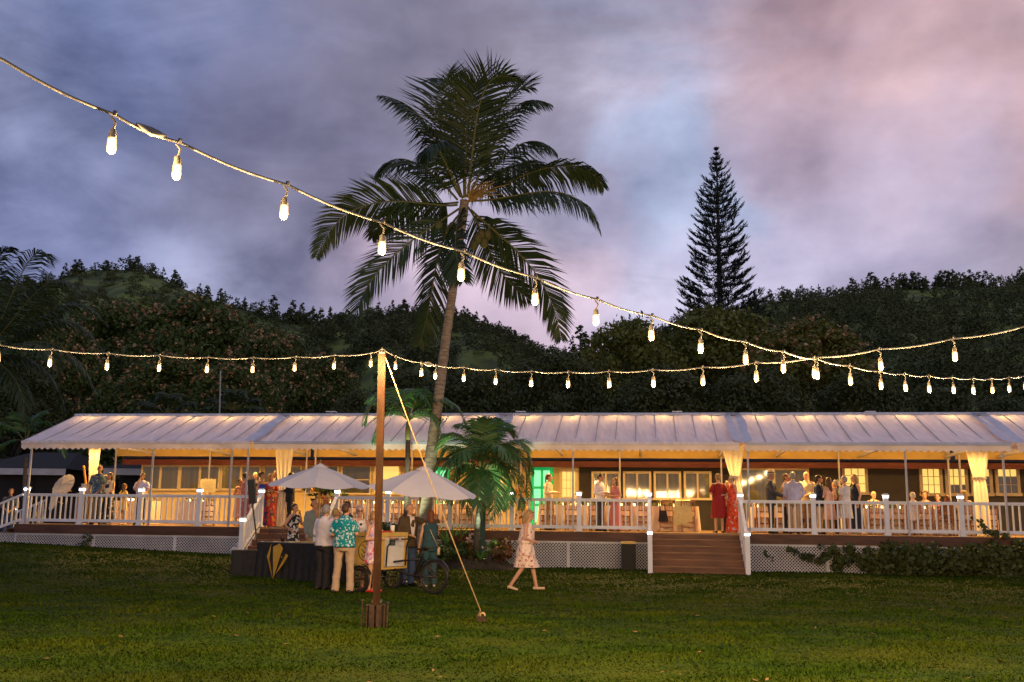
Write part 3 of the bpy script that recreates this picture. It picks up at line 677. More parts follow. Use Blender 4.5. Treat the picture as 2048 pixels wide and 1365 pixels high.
small_palm('small_palm', 'bushy palm lit green from below beside the teal pillar', [(952, 1110), (955, 1045), (961, 1000)], (966, 952),
    [((930, 905), (900, 895), (868, 945), -.4), ((940, 890), (908, 868), (872, 900), .4), ((955, 885), (940, 855), (912, 852), .5), ((968, 880), (970, 845), (988, 838), -.4), ((985, 885), (1005, 858), (1030, 872), .4), ((1000, 900), (1040, 890), (1062, 950), -.3), ((1000, 915), (1038, 915), (1058, 1000), -.5), ((990, 925), (1012, 935), (1020, 1015), -.6), ((985, 930), (1000, 960), (1004, 1020), .4), ((935, 920), (900, 925), (872, 985), -.6), ((975, 890), (988, 856), (1012, 848), .8), ((950, 895), (920, 872), (890, 868), 1.0), ((998, 905), (1030, 880), (1056, 905), .8),
     ((960, 890), (955, 860), (945, 842), .2), ((945, 910), (915, 905), (890, 960), -1.0), ((992, 905), (1022, 900), (1040, 965), -1.0), ((978, 900), (1000, 890), (1020, 930), -1.2), ((952, 905), (930, 900), (912, 950), -1.2), ((970, 885), (978, 850), (970, 840), 1.0), ((950, 935), (935, 955), (938, 1030), -1.0), ((975, 940), (988, 965), (985, 1040), -1.1), ((960, 940), (956, 970), (962, 1035), -1.4), ((940, 930), (915, 940), (900, 1010), -.8), ((1000, 930), (1030, 950), (1042, 1020), -.7)], 27.9, .72, M_FRONDG, nl=44, wid=.045)
def big_left_palm():
    d = 40; g = lambda px, py, q=0: np.array(pt(px, py, d + q)); b = g(-60, 1090); root = thing('coconut_palm', (b[0], b[1], gz(b[0], b[1])), 'coconut palm at the left edge, its trunk outside the view', 'palm')
    t = MB(); t.tube([g(-60, 1100), g(-45, 900), g(-30, 690)], [.26, .2, .16], 12); t.build('trunk', M_BARK, root, smooth=True)
    for q, (p1, p2, p3, dy) in enumerate([((15, 610), (60, 520), (105, 528), 0), ((25, 640), (90, 570), (160, 585), -1), ((-20, 600), (-8, 530), (25, 495), .6), ((40, 670), (120, 640), (205, 700), .5), ((30, 690), (110, 690), (195, 790), -1.2), ((20, 710), (80, 730), (130, 820), .8), ((-60, 600), (-90, 540), (-130, 560), 1), ((-100, 660), (-170, 660), (-230, 740), -1), ((10, 650), (50, 590), (95, 590), 2), ((-10, 720), (30, 760), (50, 850), -2), ((50, 660), (130, 610), (215, 650), 2), ((15, 700), (75, 690), (120, 760), -2.5)]):
        frond('frond', [g(-30, 690), g(*p1, dy * .4), g(*p2, dy * .8), g(*p3, dy)], root, M_FROND, 1.35, nl=66, wid=.06, droop=.5, fwd=.7, rng=np.random.default_rng(500 + q), sag=.6)
big_left_palm()
small_palm('small_palm', 'young palm with spread fronds behind the left end of the tent', [(50, 1090), (48, 990), (52, 915)], (52, 885),
    [((30, 860), (10, 850), (-10, 880), 0), ((70, 850), (95, 845), (120, 875), .5), ((50, 855), (45, 835), (30, 825), .6), ((80, 870), (110, 880), (130, 915), -.5), ((30, 880), (5, 890), (-15, 920), -.5), ((62, 850), (75, 830), (95, 825), .5)], 38, .7, M_FRONDG, nl=34, shaft=False)
for lb, cx0, cy0, sp, d in [('dusty fan of palm fronds behind the tent left of the mast', 335, 830, 55, 46), ('dusty palm crown behind the tent right of the mast', 468, 820, 50, 47), ('dark palm clump over the far shed roof', 185, 900, 55, 41)]:
    small_palm('palm_clump', lb, [(cx0, 1060), (cx0, 960), (cx0, cy0 + 20)], (cx0, cy0), [((cx0 + math.cos(a) * sp * .5, cy0 - math.sin(a) * sp * .5), (cx0 + math.cos(a) * sp * .85, cy0 - math.sin(a) * sp * .75), (cx0 + math.cos(a) * sp * 1.15, cy0 - math.sin(a) * sp * .55), (.6 if q % 2 else -.6)) for q, a in enumerate((.15, .6, 1.05, 1.5, 2.0, 2.5, 2.95))], d, .75, M_FROND, shaft=False, nl=36, wid=.06)
# ================================================================== HOUSE behind the deck
WV = 6.0
house = thing('house', W(16, WV, 0), 'long low house with cream and dark walls behind the tent', 'house')
HU0, HU1 = fr(283, 940, WV)[0], 36
def hrect(px0, py0, px1, py1, v=WV):
    u0, z1 = fr(px0, py0, v); u1, z0 = fr(px1, py1, v); return u0, u1, z0, z1
uA = fr(1158, 940, WV)[0]
b = MB(W); b.box(HU0, uA, WV, WV + .2, 0.4, 3.62); b.build('wall', M_CREAMW, house)
b = MB(W); b.box(uA + .003, HU1, WV, WV + .2, 0.4, 3.62); b.build('wall', M_DARKW, house, label='dark brown stretch of wall')
b = MB(W); b.box(HU0, HU0 + .2, WV + .203, WV + 7, 0.4, 3.62); b.build('wall', M_CREAMW, house)
b = MB(W); b.box(HU0 - .5, HU1, WV - .52, WV - .46, 3.22, 3.42); b.build('eave_board', M_EAVE, house)
b = MB(W)
b.add([(HU0 - .5, WV - .45, 3.30), (HU1, WV - .45, 3.30), (HU1, WV + .02, 3.44), (HU0 - .5, WV + .02, 3.44)], [(0, 1, 2, 3)]); b.build('soffit', M_EAVE, house)
b = MB(W); rz = 5.55
b.add([(HU0 - .5, WV - .5, 3.46), (HU1, WV - .5, 3.46), (HU1, WV + 4, rz), (HU0 - .5, WV + 4, rz), (HU0 - .5, WV + 8.5, 3.46), (HU1, WV + 8.5, 3.46)], [(0, 1, 2, 3), (3, 2, 5, 4)])
b.add([(HU0 - .5, WV - .5, 3.40), (HU1, WV - .5, 3.40), (HU1, WV + 4, rz - .06), (HU0 - .5, WV + 4, rz - .06)], [(3, 2, 1, 0)])
roof = b.build('roof', M_ROOF, house)
for px in (665, 1043, 1354, 1738):
    u, z = fr(px, 824, WV + 3.9); b = MB(W); b.box(u - .19, u + .19, WV + 3.6, WV + 3.9, z - .04, z + .0); b.box(u - .02, u + .02, WV + 3.7, WV + 3.8, rz - .25, z - .04); b.build('roof_vent', M_WHITE, roof)
b = MB(); mp_ = pt(439, 835, 44); b.tube([mp_, pt(441, 742, 44)], .03, 6); b.tube([pt(439, 790, 44), pt(444, 790, 44)], .02, 5); b.build('antenna_mast', M_STEEL, label='thin pale antenna mast sticking up behind the tent ridge', cat='mast')
tw = MB(); tb = pt(1637, 605, 420); tt = pt(1637, 568, 420); tw.tube([tb, tt], .18, 5); tw.tube([tt + Vector((-1, 0, -1.5)), tt + Vector((1, 0, -1.5))], .12, 4); tw.build('radio_tower', M_STEEL, label='tiny mast on the crest of the dark hill', cat='mast')
def window(px0, py0, px1, py1, cols, rows, trim, glass, fw=.07, mw=.022, name='window', glass_rows=None, lab=None):
    u0, u1, z0, z1 = hrect(px0, py0, px1, py1, WV - .03)
    f = MB(W); y0, y1 = WV - .07, WV - .003
    f.box(u0, u1, y0, y1, z1 - fw, z1); f.box(u0 - .03, u1 + .03, y0 - .03, y1, z0, z0 + fw); f.box(u0, u0 + fw, y0, y1, z0 + fw, z1 - fw); f.box(u1 - fw, u1, y0, y1, z0 + fw, z1 - fw)
    win = f.build(name, trim, house, label=lab)
    OFF[win] = OFF[house]
    iw = (u1 - u0 - 2 * fw); ih = z1 - z0 - 2 * fw
    for r in range(rows):
        for c in range(cols):
            g = MB(W); a0 = u0 + fw + iw * c / cols + (mw / 2 if c else 0); a1 = u0 + fw + iw * (c + 1) / cols - (mw / 2 if c < cols - 1 else 0)
            b0 = z0 + fw + ih * r / rows + (mw / 2 if r else 0); b1 = z0 + fw + ih * (r + 1) / rows - (mw / 2 if r < rows - 1 else 0)
            g.box(a0, a1, WV - .03, WV - .004, b0, b1)
            gm = glass if not glass_rows else glass_rows[r]
            g.build('pane', gm, win)
    mu = MB(W)
    for c in range(1, cols): mu.box(u0 + fw + iw * c / cols - mw / 2, u0 + fw + iw * c / cols + mw / 2, WV - .05, WV - .004, z0 + fw, z1 - fw)
    for r in range(1, rows): mu.box(u0 + fw, u1 - fw, WV - .046, WV - .0045, z0 + fw + ih * r / rows - mw / 2, z0 + fw + ih * r / rows + mw / 2)
    if cols * rows > 1: mu.build('muntin', trim, win)
for a, c in ((284, 358), (361, 439), (443, 521), (527, 603)): window(a, 930, c, 982, 2, 1, M_TRIM, M_GLASS, .07, .09)
for a, c in ((612, 676), (683, 742), (748, 800)): window(a, 930, c, 990, 1, 2, M_TRIM, M_GLASSD if a != 748 else M_GLASSY, .06, .03)
for a, c in ((1183, 1241), (1246, 1303), (1307, 1363), (1367, 1424)): window(a, 943, c, 1001, 2, 1, M_TRIM, M_GLASS, .075, .06)
window(1119, 938, 1156, 1000, 3, 3, M_TRIM, M_GLASSY, .1, .02)
window(1683, 930, 1737, 990, 3, 3, M_TRIMW, M_GLASSY, .09, .022)
for k, (a, c) in enumerate(((1837, 1887), (1888, 1938), (1939, 1987), (1988, 2042))): window(a, 931, c, 993, 3, 3, M_TRIMW, M_GLASSY, .10, .022, glass_rows=[M_GLASSY if k == 0 else M_GLASSD, M_GLASSY if k < 2 else M_GLASSD, M_GLASSY])
window(1478, 935, 1622, 1050, 2, 1, M_TRIM, M_GLASS, .09, .08, name='sliding_door', lab='wide curtained glass door')
for a, c in ((856, 897), (1062, 1106)):
    window(a, 935, c, 1052, 2, 3, M_GREEN, M_GLASSG, .11, .09, name='door', lab='door and glass lit bright green')

# far shed roofs at the left
for lb, pxa, pxb, py, d in [('low dark shed with a pale fascia behind the left stairs', -60, 132, 936, 44), ('small dark outbuilding behind the bald man', 208, 282, 937, 43)]:
    p, q = pt(pxa, py, d), pt(pxb, py, d); sh = thing('shed', (p.x, p.y, 0), lb, 'shed')
    b = MB(); b.box(p.x, q.x, p.y - .05, p.y, p.z - .28, p.z); b.build('fascia', M_LATT, sh)
    b = MB(); b.add([(p.x, p.y - .05, p.z + .003), (q.x, p.y - .05, p.z + .003), (q.x - 1, p.y + 3.5, p.z + .9), (p.x + 1, p.y + 3.5, p.z + .9), (p.x, p.y + 7, p.z), (q.x, p.y + 7, p.z)], [(0, 1, 2, 3), (3, 2, 5, 4), (0, 3, 4), (1, 5, 2)]); b.build('roof', M_ROOF, sh)
    b = MB(); b.box(p.x + .5, q.x - .4, p.y + .6, p.y + 6, -.2, p.z - .05); b.build('wall', M_DARKW, sh)
    b = MB(); xm = (p.x + q.x) / 2; b.box(xm - .1, xm + .5, p.y + .55, p.y + .597, .6, p.z - .3); b.build('door', M_ROOF, sh)

# ================================================================== DECK, LATTICE, STAIRS
UE = 33.5
def pu(px, v, py=1050): return fr(px, py, v)[0]
deck = thing('wooden_deck', W(14, 0, 0), 'raised wooden deck with brown edge board and white lattice skirt', 'deck')
sL0, sL1 = pu(520, 0), pu(672, 0); sR0, sR1 = pu(1299, 0), pu(1482, 0)
b = MB(W); b.box(-.1, UE, -.12, WV, DECK - .05, DECK)
b.build('floor_boards', M_DECK, deck)
runs = [(-.1, sL0), (sL1, sR0), (sR1, UE)]
for u0, u1 in runs:
    b = MB(W); b.box(u0, u1, -.16, -.124, DECK - .27, DECK - .012); b.build('edge_board', M_FASCIA, deck)
b = MB(W); b.box(-.14, -.104, -.12, WV, DECK - .27, DECK - .012); b.build('edge_board', M_FASCIA, deck)
def lattice(u0, u1, T, v, zb):
    top = DECK - .275; pitch = .088; m_ = MB(T); hgt = top - (zb(u0) if callable(zb) else zb)
    zf = zb if callable(zb) else (lambda u: zb)
    hmax = max(top - zf(u0), top - zf(u1)); sw = .0125
    for sg in (1, -1):
        vo = v - (.004 if sg > 0 else .011)
        u = u0 - hmax
        while u < u1 + hmax:
            a, c = (u, u + hmax) if sg > 0 else (u + hmax, u); za, zc = top - hmax, top      # line from (a,za) to (c,zc)
            lo, hi = 0.0, 1.0
            for lim, isl in ((u0, True), (u1, False)):
                t = (lim - a) / (c - a)
                if (c > a) == isl: lo = max(lo, t)
                else: hi = min(hi, t)
            zg = zf(a + (c - a) * .3); lo = max(lo, (zg - za) / (zc - za))
            if hi - lo > .03:
                pa, pc = a + (c - a) * lo, a + (c - a) * hi; zA, zC = za + (zc - za) * lo, za + (zc - za) * hi
                m_.add([(pa - sw, vo, zA), (pa + sw, vo, zA), (pc + sw, vo, zC), (pc - sw, vo, zC), (pa - sw, vo + .006, zA), (pa + sw, vo + .006, zA), (pc + sw, vo + .006, zC), (pc - sw, vo + .006, zC)], [(0, 1, 2, 3), (7, 6, 5, 4), (0, 4, 5, 1), (3, 2, 6, 7)])
            u += pitch
    m_.build('lattice_panel', M_LATT, deck, kind='stuff')
def gu(u, v=-.1): p = W(u, v, 0); return gz(p.x, p.y)
for u0, u1 in runs:
    nn = max(1, round((u1 - u0) / 2.44)); st = (u1 - u0) / nn
    for k in range(nn):
        a, c = u0 + k * st, u0 + (k + 1) * st
        lattice(a + .05, c - .05, W, -.105, gu)
        f = MB(W); f.box(a - .045 if k else a, a + .045, -.122, -.09, gu(a) - .1, DECK - .275)
        f.box(a + .046, c - .046, -.121, -.1, DECK - .33, DECK - .276)
        if k == nn - 1: f.box(c - .045, c, -.122, -.09, gu(c) - .1, DECK - .275)
        f.build('lattice_frame', M_LATT, deck)
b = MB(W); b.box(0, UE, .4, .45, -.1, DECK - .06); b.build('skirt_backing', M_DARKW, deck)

def stairs(u0, u1, n, label, run=.29):
    st = thing('stairs', W((u0 + u1) / 2, -.9, gu(u0, -1.2)), label, 'stairs')
    g = gu((u0 + u1) / 2, -1.6); rise = (DECK - g) / (n + 1)
    for k in range(n + 1):
        vf = -.125 - run * k; zt = DECK - rise * k
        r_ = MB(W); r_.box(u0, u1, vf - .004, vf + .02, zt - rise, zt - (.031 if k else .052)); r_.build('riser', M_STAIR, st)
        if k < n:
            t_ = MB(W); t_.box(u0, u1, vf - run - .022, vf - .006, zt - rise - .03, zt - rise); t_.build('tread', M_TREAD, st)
    for u in (u0 - .05, u1 + .004):
        s_ = MB(W); vf = -.125 - run * n
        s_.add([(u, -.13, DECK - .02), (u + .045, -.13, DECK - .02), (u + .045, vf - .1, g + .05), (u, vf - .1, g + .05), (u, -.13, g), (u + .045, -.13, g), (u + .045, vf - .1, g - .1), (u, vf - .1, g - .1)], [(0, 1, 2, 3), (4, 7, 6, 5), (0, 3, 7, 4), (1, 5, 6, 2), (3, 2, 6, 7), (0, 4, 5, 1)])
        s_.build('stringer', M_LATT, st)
    return -.125 - run * n, g
vbL, gL = stairs(sL0 + .06, sL1 - .06, 4, 'brown wooden steps behind the black-draped table')
vbR, gR = stairs(sR0 + .07, sR1 - .07, 5, 'wide brown wooden steps below the woman in dark red')
# steps going down off the left end of the deck
ste = thing('stairs', W(-.9, .9, gu(-1, .9)), 'steps leading down off the left end of the deck', 'stairs')
gE = gu(-1.4, .8)
for k in range(4):
    zt = DECK - (k + 1) * (DECK - gE) / 4.5
    b = MB(W); b.box(-.145 - .29 * (k + 1), -.145 - .29 * k, 0, 1.8, zt - .035, zt); b.build('tread', M_STAIR, ste)
    b = MB(W); b.box(-.145 - .29 * k - .02, -.145 - .29 * k, 0, 1.8, zt, zt + .13); b.build('riser', M_STAIR, ste)
lattice(-1.3, -.15, W, -.06, lambda u: max(gE, DECK + (u + .1) * .42 - 9) if False else gE - .03)

# ------------------------------------------------------------------ railings
RAILZ = DECK + .94
def post(T, u, v, z0, z1, parent, lit=True):
    b = MB(T); w_ = .062; b.box(u - w_, u + w_, v - w_, v + w_, z0, z1); b.box(u - .085, u + .085, v - .085, v + .085, z0, z0 + .05); p = b.build('post', M_WHITE, parent); OFF[p] = OFF[parent]
    c = MB(T); c.box(u - .085, u + .085, v - .085, v + .085, z1 + .052, z1 + .085); c.box(u - .06, u + .06, v - .06, v + .06, z1 + .085, z1 + .11); c.build('cap', M_WHITE, p)
    if lit: l = MB(T); l.box(u - .066, u + .066, v - .066, v + .066, z1, z1 + .052); l.build('cap_light', M_CAP, p)
    return p
BALM = {}
def baluster(T, u, v, z0, z1, parent):
    h = round(z1 - z0, 3)
    if h not in BALM: BALM[h] = MB().box(-.019, .019, -.019, .019, 0, h).mesh('baluster'); BALM[h].materials.append(M_WHITE)
    o = bpy.data.objects.new('baluster', BALM[h]); COL.objects.link(o); o.parent = parent; o.location = T(u, v, z0) - OFF[parent]; o.rotation_euler.z = -BA
def flat_run(label, us, v, skip_posts=()):
    rl = thing('deck_railing', W(us[0], v, DECK), label, 'railing', 'white railings round the deck')
    for i, u in enumerate(us):
        if i not in skip_posts: post(W, u, v, DECK + .002, DECK + 1.04, rl)
    for a, c in zip(us[:-1], us[1:]):
        b = MB(W); b.box(a + .064, c - .064, v - .04, v + .04, RAILZ - .045, RAILZ); b.box(a + .064, c - .064, v - .022, v + .022, RAILZ - .085, RAILZ - .046); b.build('top_rail', M_WHITE, rl)
        b = MB(W); b.box(a + .064, c - .064, v - .025, v + .025, DECK + .08, DECK + .17); b.build('bottom_rail', M_WHITE, rl)
        nb = max(2, round((c - a) / .165)); st = (c - a) / nb
        for k in range(1, nb): baluster(W, a + k * st, v, DECK + .17, RAILZ - .085, rl)
    return rl
def sloped_run(label, p_top, p_bot, gtop, gbot, lit=True, n=9, toppost=False):
    p_top = Vector(p_top); p_bot = Vector(p_bot); rl = thing('stair_railing', (p_bot.x, p_bot.y, gbot), label, 'railing', 'white railings beside the stairs')
    T = lambda x, y, z: p_bot + UD * x + VD * y + Vector((0, 0, z - p_bot.z))
    post(T, 0, 0, gbot - .05, gbot + 1.02, rl, lit)
    if toppost: T2 = lambda x, y, z: p_top + UD * x + VD * y + Vector((0, 0, z - p_top.z)); post(T2, 0, 0, gtop, gtop + 1.04, rl)
    d = Vector((p_bot.x - p_top.x, p_bot.y - p_top.y, 0)).normalized() * .075
    a, c = p_top + d, p_bot - d; a.z, c.z = gtop + .9, gbot + .92
    b = MB(); b.bar(a, c, .08, .06); b.build('hand_rail', M_WHITE, rl)
    a2, c2 = a.copy(), c.copy(); a2.z, c2.z = gtop + .13, gbot + .22; b = MB(); b.bar(a2, c2, .05, .08); b.build('bottom_rail', M_WHITE, rl)
    for k in range(1, n):
        t = k / n; p = a2 * (1 - t) + c2 * t; q = a * (1 - t) + c * t; baluster(lambda x, y, z: Vector((x, y, z)), p.x, p.y, p.z, q.z - .02, rl) if False else None
        b = MB(); b.bar(p, q - Vector((0, 0, .02)), .038, .038, up=(0, 1, 0)); b.build('baluster', M_WHITE, rl)
L_us = [pu(48, 0)] + [pu(x, 0) for x in (159, 278, 396)] + [sL0]
flat_run('long white railing with lit caps along the left end of the deck', L_us, 0)
M_us = [sL1] + [pu(x, 0) for x in (775, 900, 1024, 1158)] + [sR0]
flat_run('white railing between the two front stairs, behind the bushy palm', M_us, 0)
R_us = [sR1] + [pu(x, 0) for x in (1628, 1774, 1924, 2080)] + [UE]
flat_run('white railing along the right end of the deck above the vine', R_us, 0)
def near_front(u, v): p = W(u, v, 0); return gz(p.x, p.y)
sloped_run('white stair rail left of the steps behind the black table', W(sL0, 0, 0), W(sL0 + .02, vbL - .1, 0), DECK, near_front(sL0, vbL))
sloped_run('white stair rail right of the steps behind the black table', W(sL1, 0, 0), W(sL1, vbL - .1, 0), DECK, near_front(sL1, vbL))
sloped_run('stair rail left of the wide steps beside the trash bin', W(sR0, 0, 0), W(sR0, vbR - .1, 0), DECK, near_front(sR0, vbR))
sloped_run('stair rail right of the wide steps, ending under a lit cap', W(sR1, 0, 0), W(sR1, vbR - .1, 0), DECK, near_front(sR1, vbR))
sloped_run('near stair rail sloping down past the left edge of the deck', W(-.15 + .2, 0, 0), W(-1.5, 0, 0), DECK, gE)
sloped_run('far stair rail at the left end of the deck, under the parasol', W(.05, 1.85, 0), W(-1.5, 1.85, 0), DECK, gE, toppost=True)

# ================================================================== TENTS over the deck
VF, VR, VB = -.3, 2.5, 5.3; ZF, ZR, ZB = 3.68, 4.73, 3.86
def tu(px): return fr(px, 880, VF)[0]
secs = [(tu(44), tu(500)), (tu(508), tu(980)), (tu(990), tu(1478)), (tu(1490), tu(2022)), (tu(2034), 34.5)]
tent_lb = ['tent section at the left end with an open sloping edge', 'tent section behind the umbrellas and the coconut trunk', 'middle tent section above the trash bin and wide stairs', 'tent section above the vine and the right railing', 'tent section cut off by the right edge']
tents = []
for si, (u0, u1) in enumerate(secs):
    tn_ = thing('marquee_tent', W((u0 + u1) / 2, 0, DECK), 'white vinyl ' + tent_lb[si], 'tent', 'white tents over the deck'); tents.append(tn_)
    nb = round((u1 - u0) / 1.17); per = 14
    us = np.linspace(u0, u1, nb * per + 1); rv = 9
    r_ = np.random.default_rng(60 + si); amp = r_.uniform(.3, 1.7, nb + 1); ph = r_.uniform(0, 6, nb + 1)
    def slope(va, za, vb, zb, name):
        V = []; 
        for i, u in enumerate(us):
            k = i % per / per; bi = min(nb - 1, i // per)
            for j in range(rv):
                t = j / (rv - 1); sag = -.045 * amp[bi] * math.sin(math.pi * k) * math.sin(math.pi * min(1, .12 + t * .8)) - .05 * math.sin(math.pi * t) + .010 * math.sin(u * 9 + t * 5 + ph[bi]) * amp[bi] + .012 * math.sin(4 * math.pi * k + ph[bi] + t * 2) * math.sin(math.pi * t) + .008 * math.sin(u * 23 + ph[bi] * 3 + t * 1.5)
                V.append(W(u, va + (vb - va) * t, za + (zb - za) * t + sag))
        Fq = [(i * rv + j, (i + 1) * rv + j, (i + 1) * rv + j + 1, i * rv + j + 1) for i in range(len(us) - 1) for j in range(rv - 1)]
        return npobj(name, [tuple(p) for p in V], Fq, M_FAB, tn_, smooth=True)
    slope(VF, ZF, VR, ZR, 'front_canopy'); slope(VR, ZR, VB, ZB, 'back_canopy')
    b = MB(W); b.tube([(u0 - (.3 if si else 0), VR, ZR + .02), (u1 + .3, VR, ZR + .02)], .05, 8); b.build('ridge_tube', M_GUT, tn_)
    def valance(v, zt, zbm, nm):
        nsc = max(8, round((u1 - u0) / .2)); V = []; Fv = []; k = 0
        for s_ in range(nsc):
            for q in range(5):
                u = u0 + (u1 - u0) * (s_ + q / 5) / nsc; w_ = .012 * math.sin(u * 5 + si)
                dz = .055 * abs(math.cos(math.pi * q / 5)) ** 2.2 if q else .055
                V += [W(u, v + w_, zt), W(u, v + w_ * 2, (zt + zbm) / 2 + .03), W(u, v + w_ * 2.4, zbm + dz)]
        V += [W(u1, v, zt), W(u1, v, (zt + zbm) / 2 + .03), W(u1, v, zbm + .055)]
        m_ = len(V) // 3
        Fv = [(i * 3, i * 3 + 1, i * 3 + 4, i * 3 + 3) for i in range(m_ - 1)] + [(i * 3 + 1, i * 3 + 2, i * 3 + 5, i * 3 + 4) for i in range(m_ - 1)]
        npobj(nm, [tuple(p) for p in V], Fv, M_FABIN, tn_, smooth=True)
    b = MB(W); b.box(u0, u1, VF - .03, VF + .03, ZF - .085, ZF - .004); b.build('eave_roll', M_GUT if si % 2 else M_FAB, tn_)
    valance(VF, ZF - .08, ZF - .275, 'valance')
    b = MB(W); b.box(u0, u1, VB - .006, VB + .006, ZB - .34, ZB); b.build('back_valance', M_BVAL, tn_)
    for k in range(nb * 2 + 1):
        u = u0 + (u1 - u0) * k / nb / 2; b = MB(W); b.bar((u, VF + .02, ZF - .03), (u, VR, ZR - .03), .028); b.bar((u, VR, ZR - .03), (u, VB - .02, ZB - .03), .028); b.build('rafter', M_STEEL, tn_)
    for k in range(3):
        u = u0 + (u1 - u0) * (.12 + .38 * k); b = MB(W); b.bar((u, VF + .05, ZF - .12), (u + .7, VR, ZF + .02), .07, .09); b.bar((u + .7, VR, ZF + .02), (u + .7, VB - .05, ZB - .25), .07, .09); b.build('cross_beam', M_STEEL, tn_)
    b = MB(W); b.bar((u0, VB - .03, ZB - .02), (u1, VB - .03, ZB - .02), .06); b.build('back_beam', M_STEEL, tn_)
    for v_, px_ in [(-.2, x) for x in (58, 303, 461, 494, 1146, 1497, 1813, 2009)]:
        u = fr(px_, 960, v_)[0]
        if u0 - .1 <= u <= u1 + .1: b = MB(W); b.bar((u, v_, DECK + .01), (u, v_, ZF - .09), .05); b.build('tent_pole', M_STEEL, tn_)
    for u in (u0 + .1, (u0 + u1) / 2, u1 - .1): b = MB(W); b.bar((u, VB - .08, DECK + .01), (u, VB - .08, ZB - .05), .05); b.build('tent_pole', M_STEEL, tn_)
for i in range(4):     # rain gutters laced between the sections
    ua, ub = secs[i][1], secs[i + 1][0]; um = (ua + ub) / 2; wd = .28 if i != 0 else .22
    V = []
    for j in range(9):
        t = j / 8; v = VF - .04 + (VR - VF + .04) * t * 1.12; z = ZF + (ZR - ZF) * t * 1.12
        if v > VR: z = ZR - (v - VR) * .35
        for q, (du, dz) in enumerate(((-wd, .025), (-wd * .4, -.02), (0, -.05), (wd * .4, -.02), (wd, .025))): V.append(W(um + du + .03 * math.sin(j * 1.3 + i), v, z + dz + .01 * math.sin(j * 2 + q)+.02))
    npobj('gutter_strip', [tuple(p) for p in V], [(j * 5 + q, j * 5 + q + 1, (j + 1) * 5 + q + 1, (j + 1) * 5 + q) for j in range(8) for q in range(4)], M_GUT, tents[i], smooth=True)
# shaded lamps hung inside the tents (behind the valance as seen from the lawn) and small bulbs strung along the ridge: they light the deck
for k in range(13):
    u = 1.6 + k * 2.45; lp = thing('tent_lamp', W(u, 1.7, 3.75), 'warm shaded lamp hanging inside the tent', 'lamp', 'lamps inside the tents')
    b = MB(); c = W(u, 1.7, 3.70); b.ell(c, (.05, .05, .075), 8, 6); b.build('bulb', M_LAMP, lp)
    b = MB(); b.lathe([(.04, .12), (.16, .085)], 14, c, caps=False); b.build('shade', M_STEEL, lp)
    l = bpy.data.lights.get('tent_filament') or bpy.data.lights.new('tent_filament', 'SPOT'); l.energy = 340; l.color = (1, .57, .16); l.spot_size = 2.75; l.spot_blend = .35; l.shadow_soft_size = 0
    o = bpy.data.objects.new('tent_filament', l); COL.objects.link(o); o.parent = lp; o.location = c - OFF[lp]
    b = MB(); b.tube([c + Vector((0, 0, .12)), W(u, 1.7, 4.38)], .008, 4); b.build('cord', M_STEEL, lp)
for si, (u0, u1) in enumerate(secs):
    rs = thing('ridge_lights', W((u0 + u1) / 2, VR, 4.3), 'ridge bulbs inside the ' + tent_lb[si], 'string light', 'bulb rows under the tent ridges'); OFFS = OFF[rs]
    b = MB(W); b.tube([(u0, VR, 4.40), (u1, VR, 4.40)], .008, 5); b.build('cord', M_STEEL, rs)
    nn = max(1, round((u1 - u0) / 1.3))
    for k in range(nn):
        c = W(u0 + (u1 - u0) * (k + .5) / nn, VR, 4.33); b = MB(); b.ell(c, (.025, .025, .04), 8, 5); bo = b.build('bulb', M_LAMP, rs); OFF[bo] = OFF[rs]; filament('ridge_filament', bo, c, 45, (1, .56, .15))
# tied drapes
def curtain(px, label, pytop, pytie, pybot, wt, wtie, v=.25):
    u, zt = fr(px, pytop, v); _, zm = fr(px, pytie, v); zb = DECK + .02 if pybot is None else fr(px, pybot, v)[1]
    cu = thing('curtain', W(u, v, DECK), label, 'curtain', 'tied cream drapes on the tent posts'); V = []; K = 36; rows = 16
    zt = min(zt, ZF - .05)
    for j in range(rows + 1):
        z = zt + (zb - zt) * j / rows
        if z > zm: h = (z - zm) / (zt - zm); wd = wtie + (wt - wtie) * h ** .8
        else: h = min(1, (zm - z) / .6); wd = wtie + (wt * .62 - wtie) * math.sin(h * math.pi / 2)
        for k in range(K):
            t = k / (K - 1); fo = .045 * math.sin(t * 22 + .4 * math.sin(j * .5)) * (.35 + .65 * wd / wt)
            V.append(W(u + (t - .5) * wd + .05 * (1 - (z - zb) / (zt - zb)), v + fo + .02 * math.sin(t * 9), z + (.03 * math.sin(t * 14) if j == 0 else 0)))
    npobj('drape', [tuple(p) for p in V], [(j * K + k, j * K + k + 1, (j + 1) * K + k + 1, (j + 1) * K + k) for j in range(rows) for k in range(K - 1)], M_DRAPE, cu, smooth=True)
    b = MB(W); b.box(u - wtie / 2 - .0, u + wtie / 2 + .03, v - .07, v + .07, zm - .03, zm + .03); b.build('tie', M_DRAPE, cu)
curtain(190, 'cream drape behind the bald man in the dark print shirt', 888, 985, None, .42, .2, .9)
curtain(569, 'cream drape above the man in the black suit', 892, 985, None, .62, .26, .6)
curtain(1466, 'cream drape above the woman in the dark red dress', 888, 955, 1000, .66, .24, .35)
curtain(1953, 'cream drape knotted at mid height near the right edge', 890, 957, None, .64, .32, .5)
curtain(990, 'wide cream drape gathered behind the bushy palm', 950, 985, None, .55, .5, 1.2)

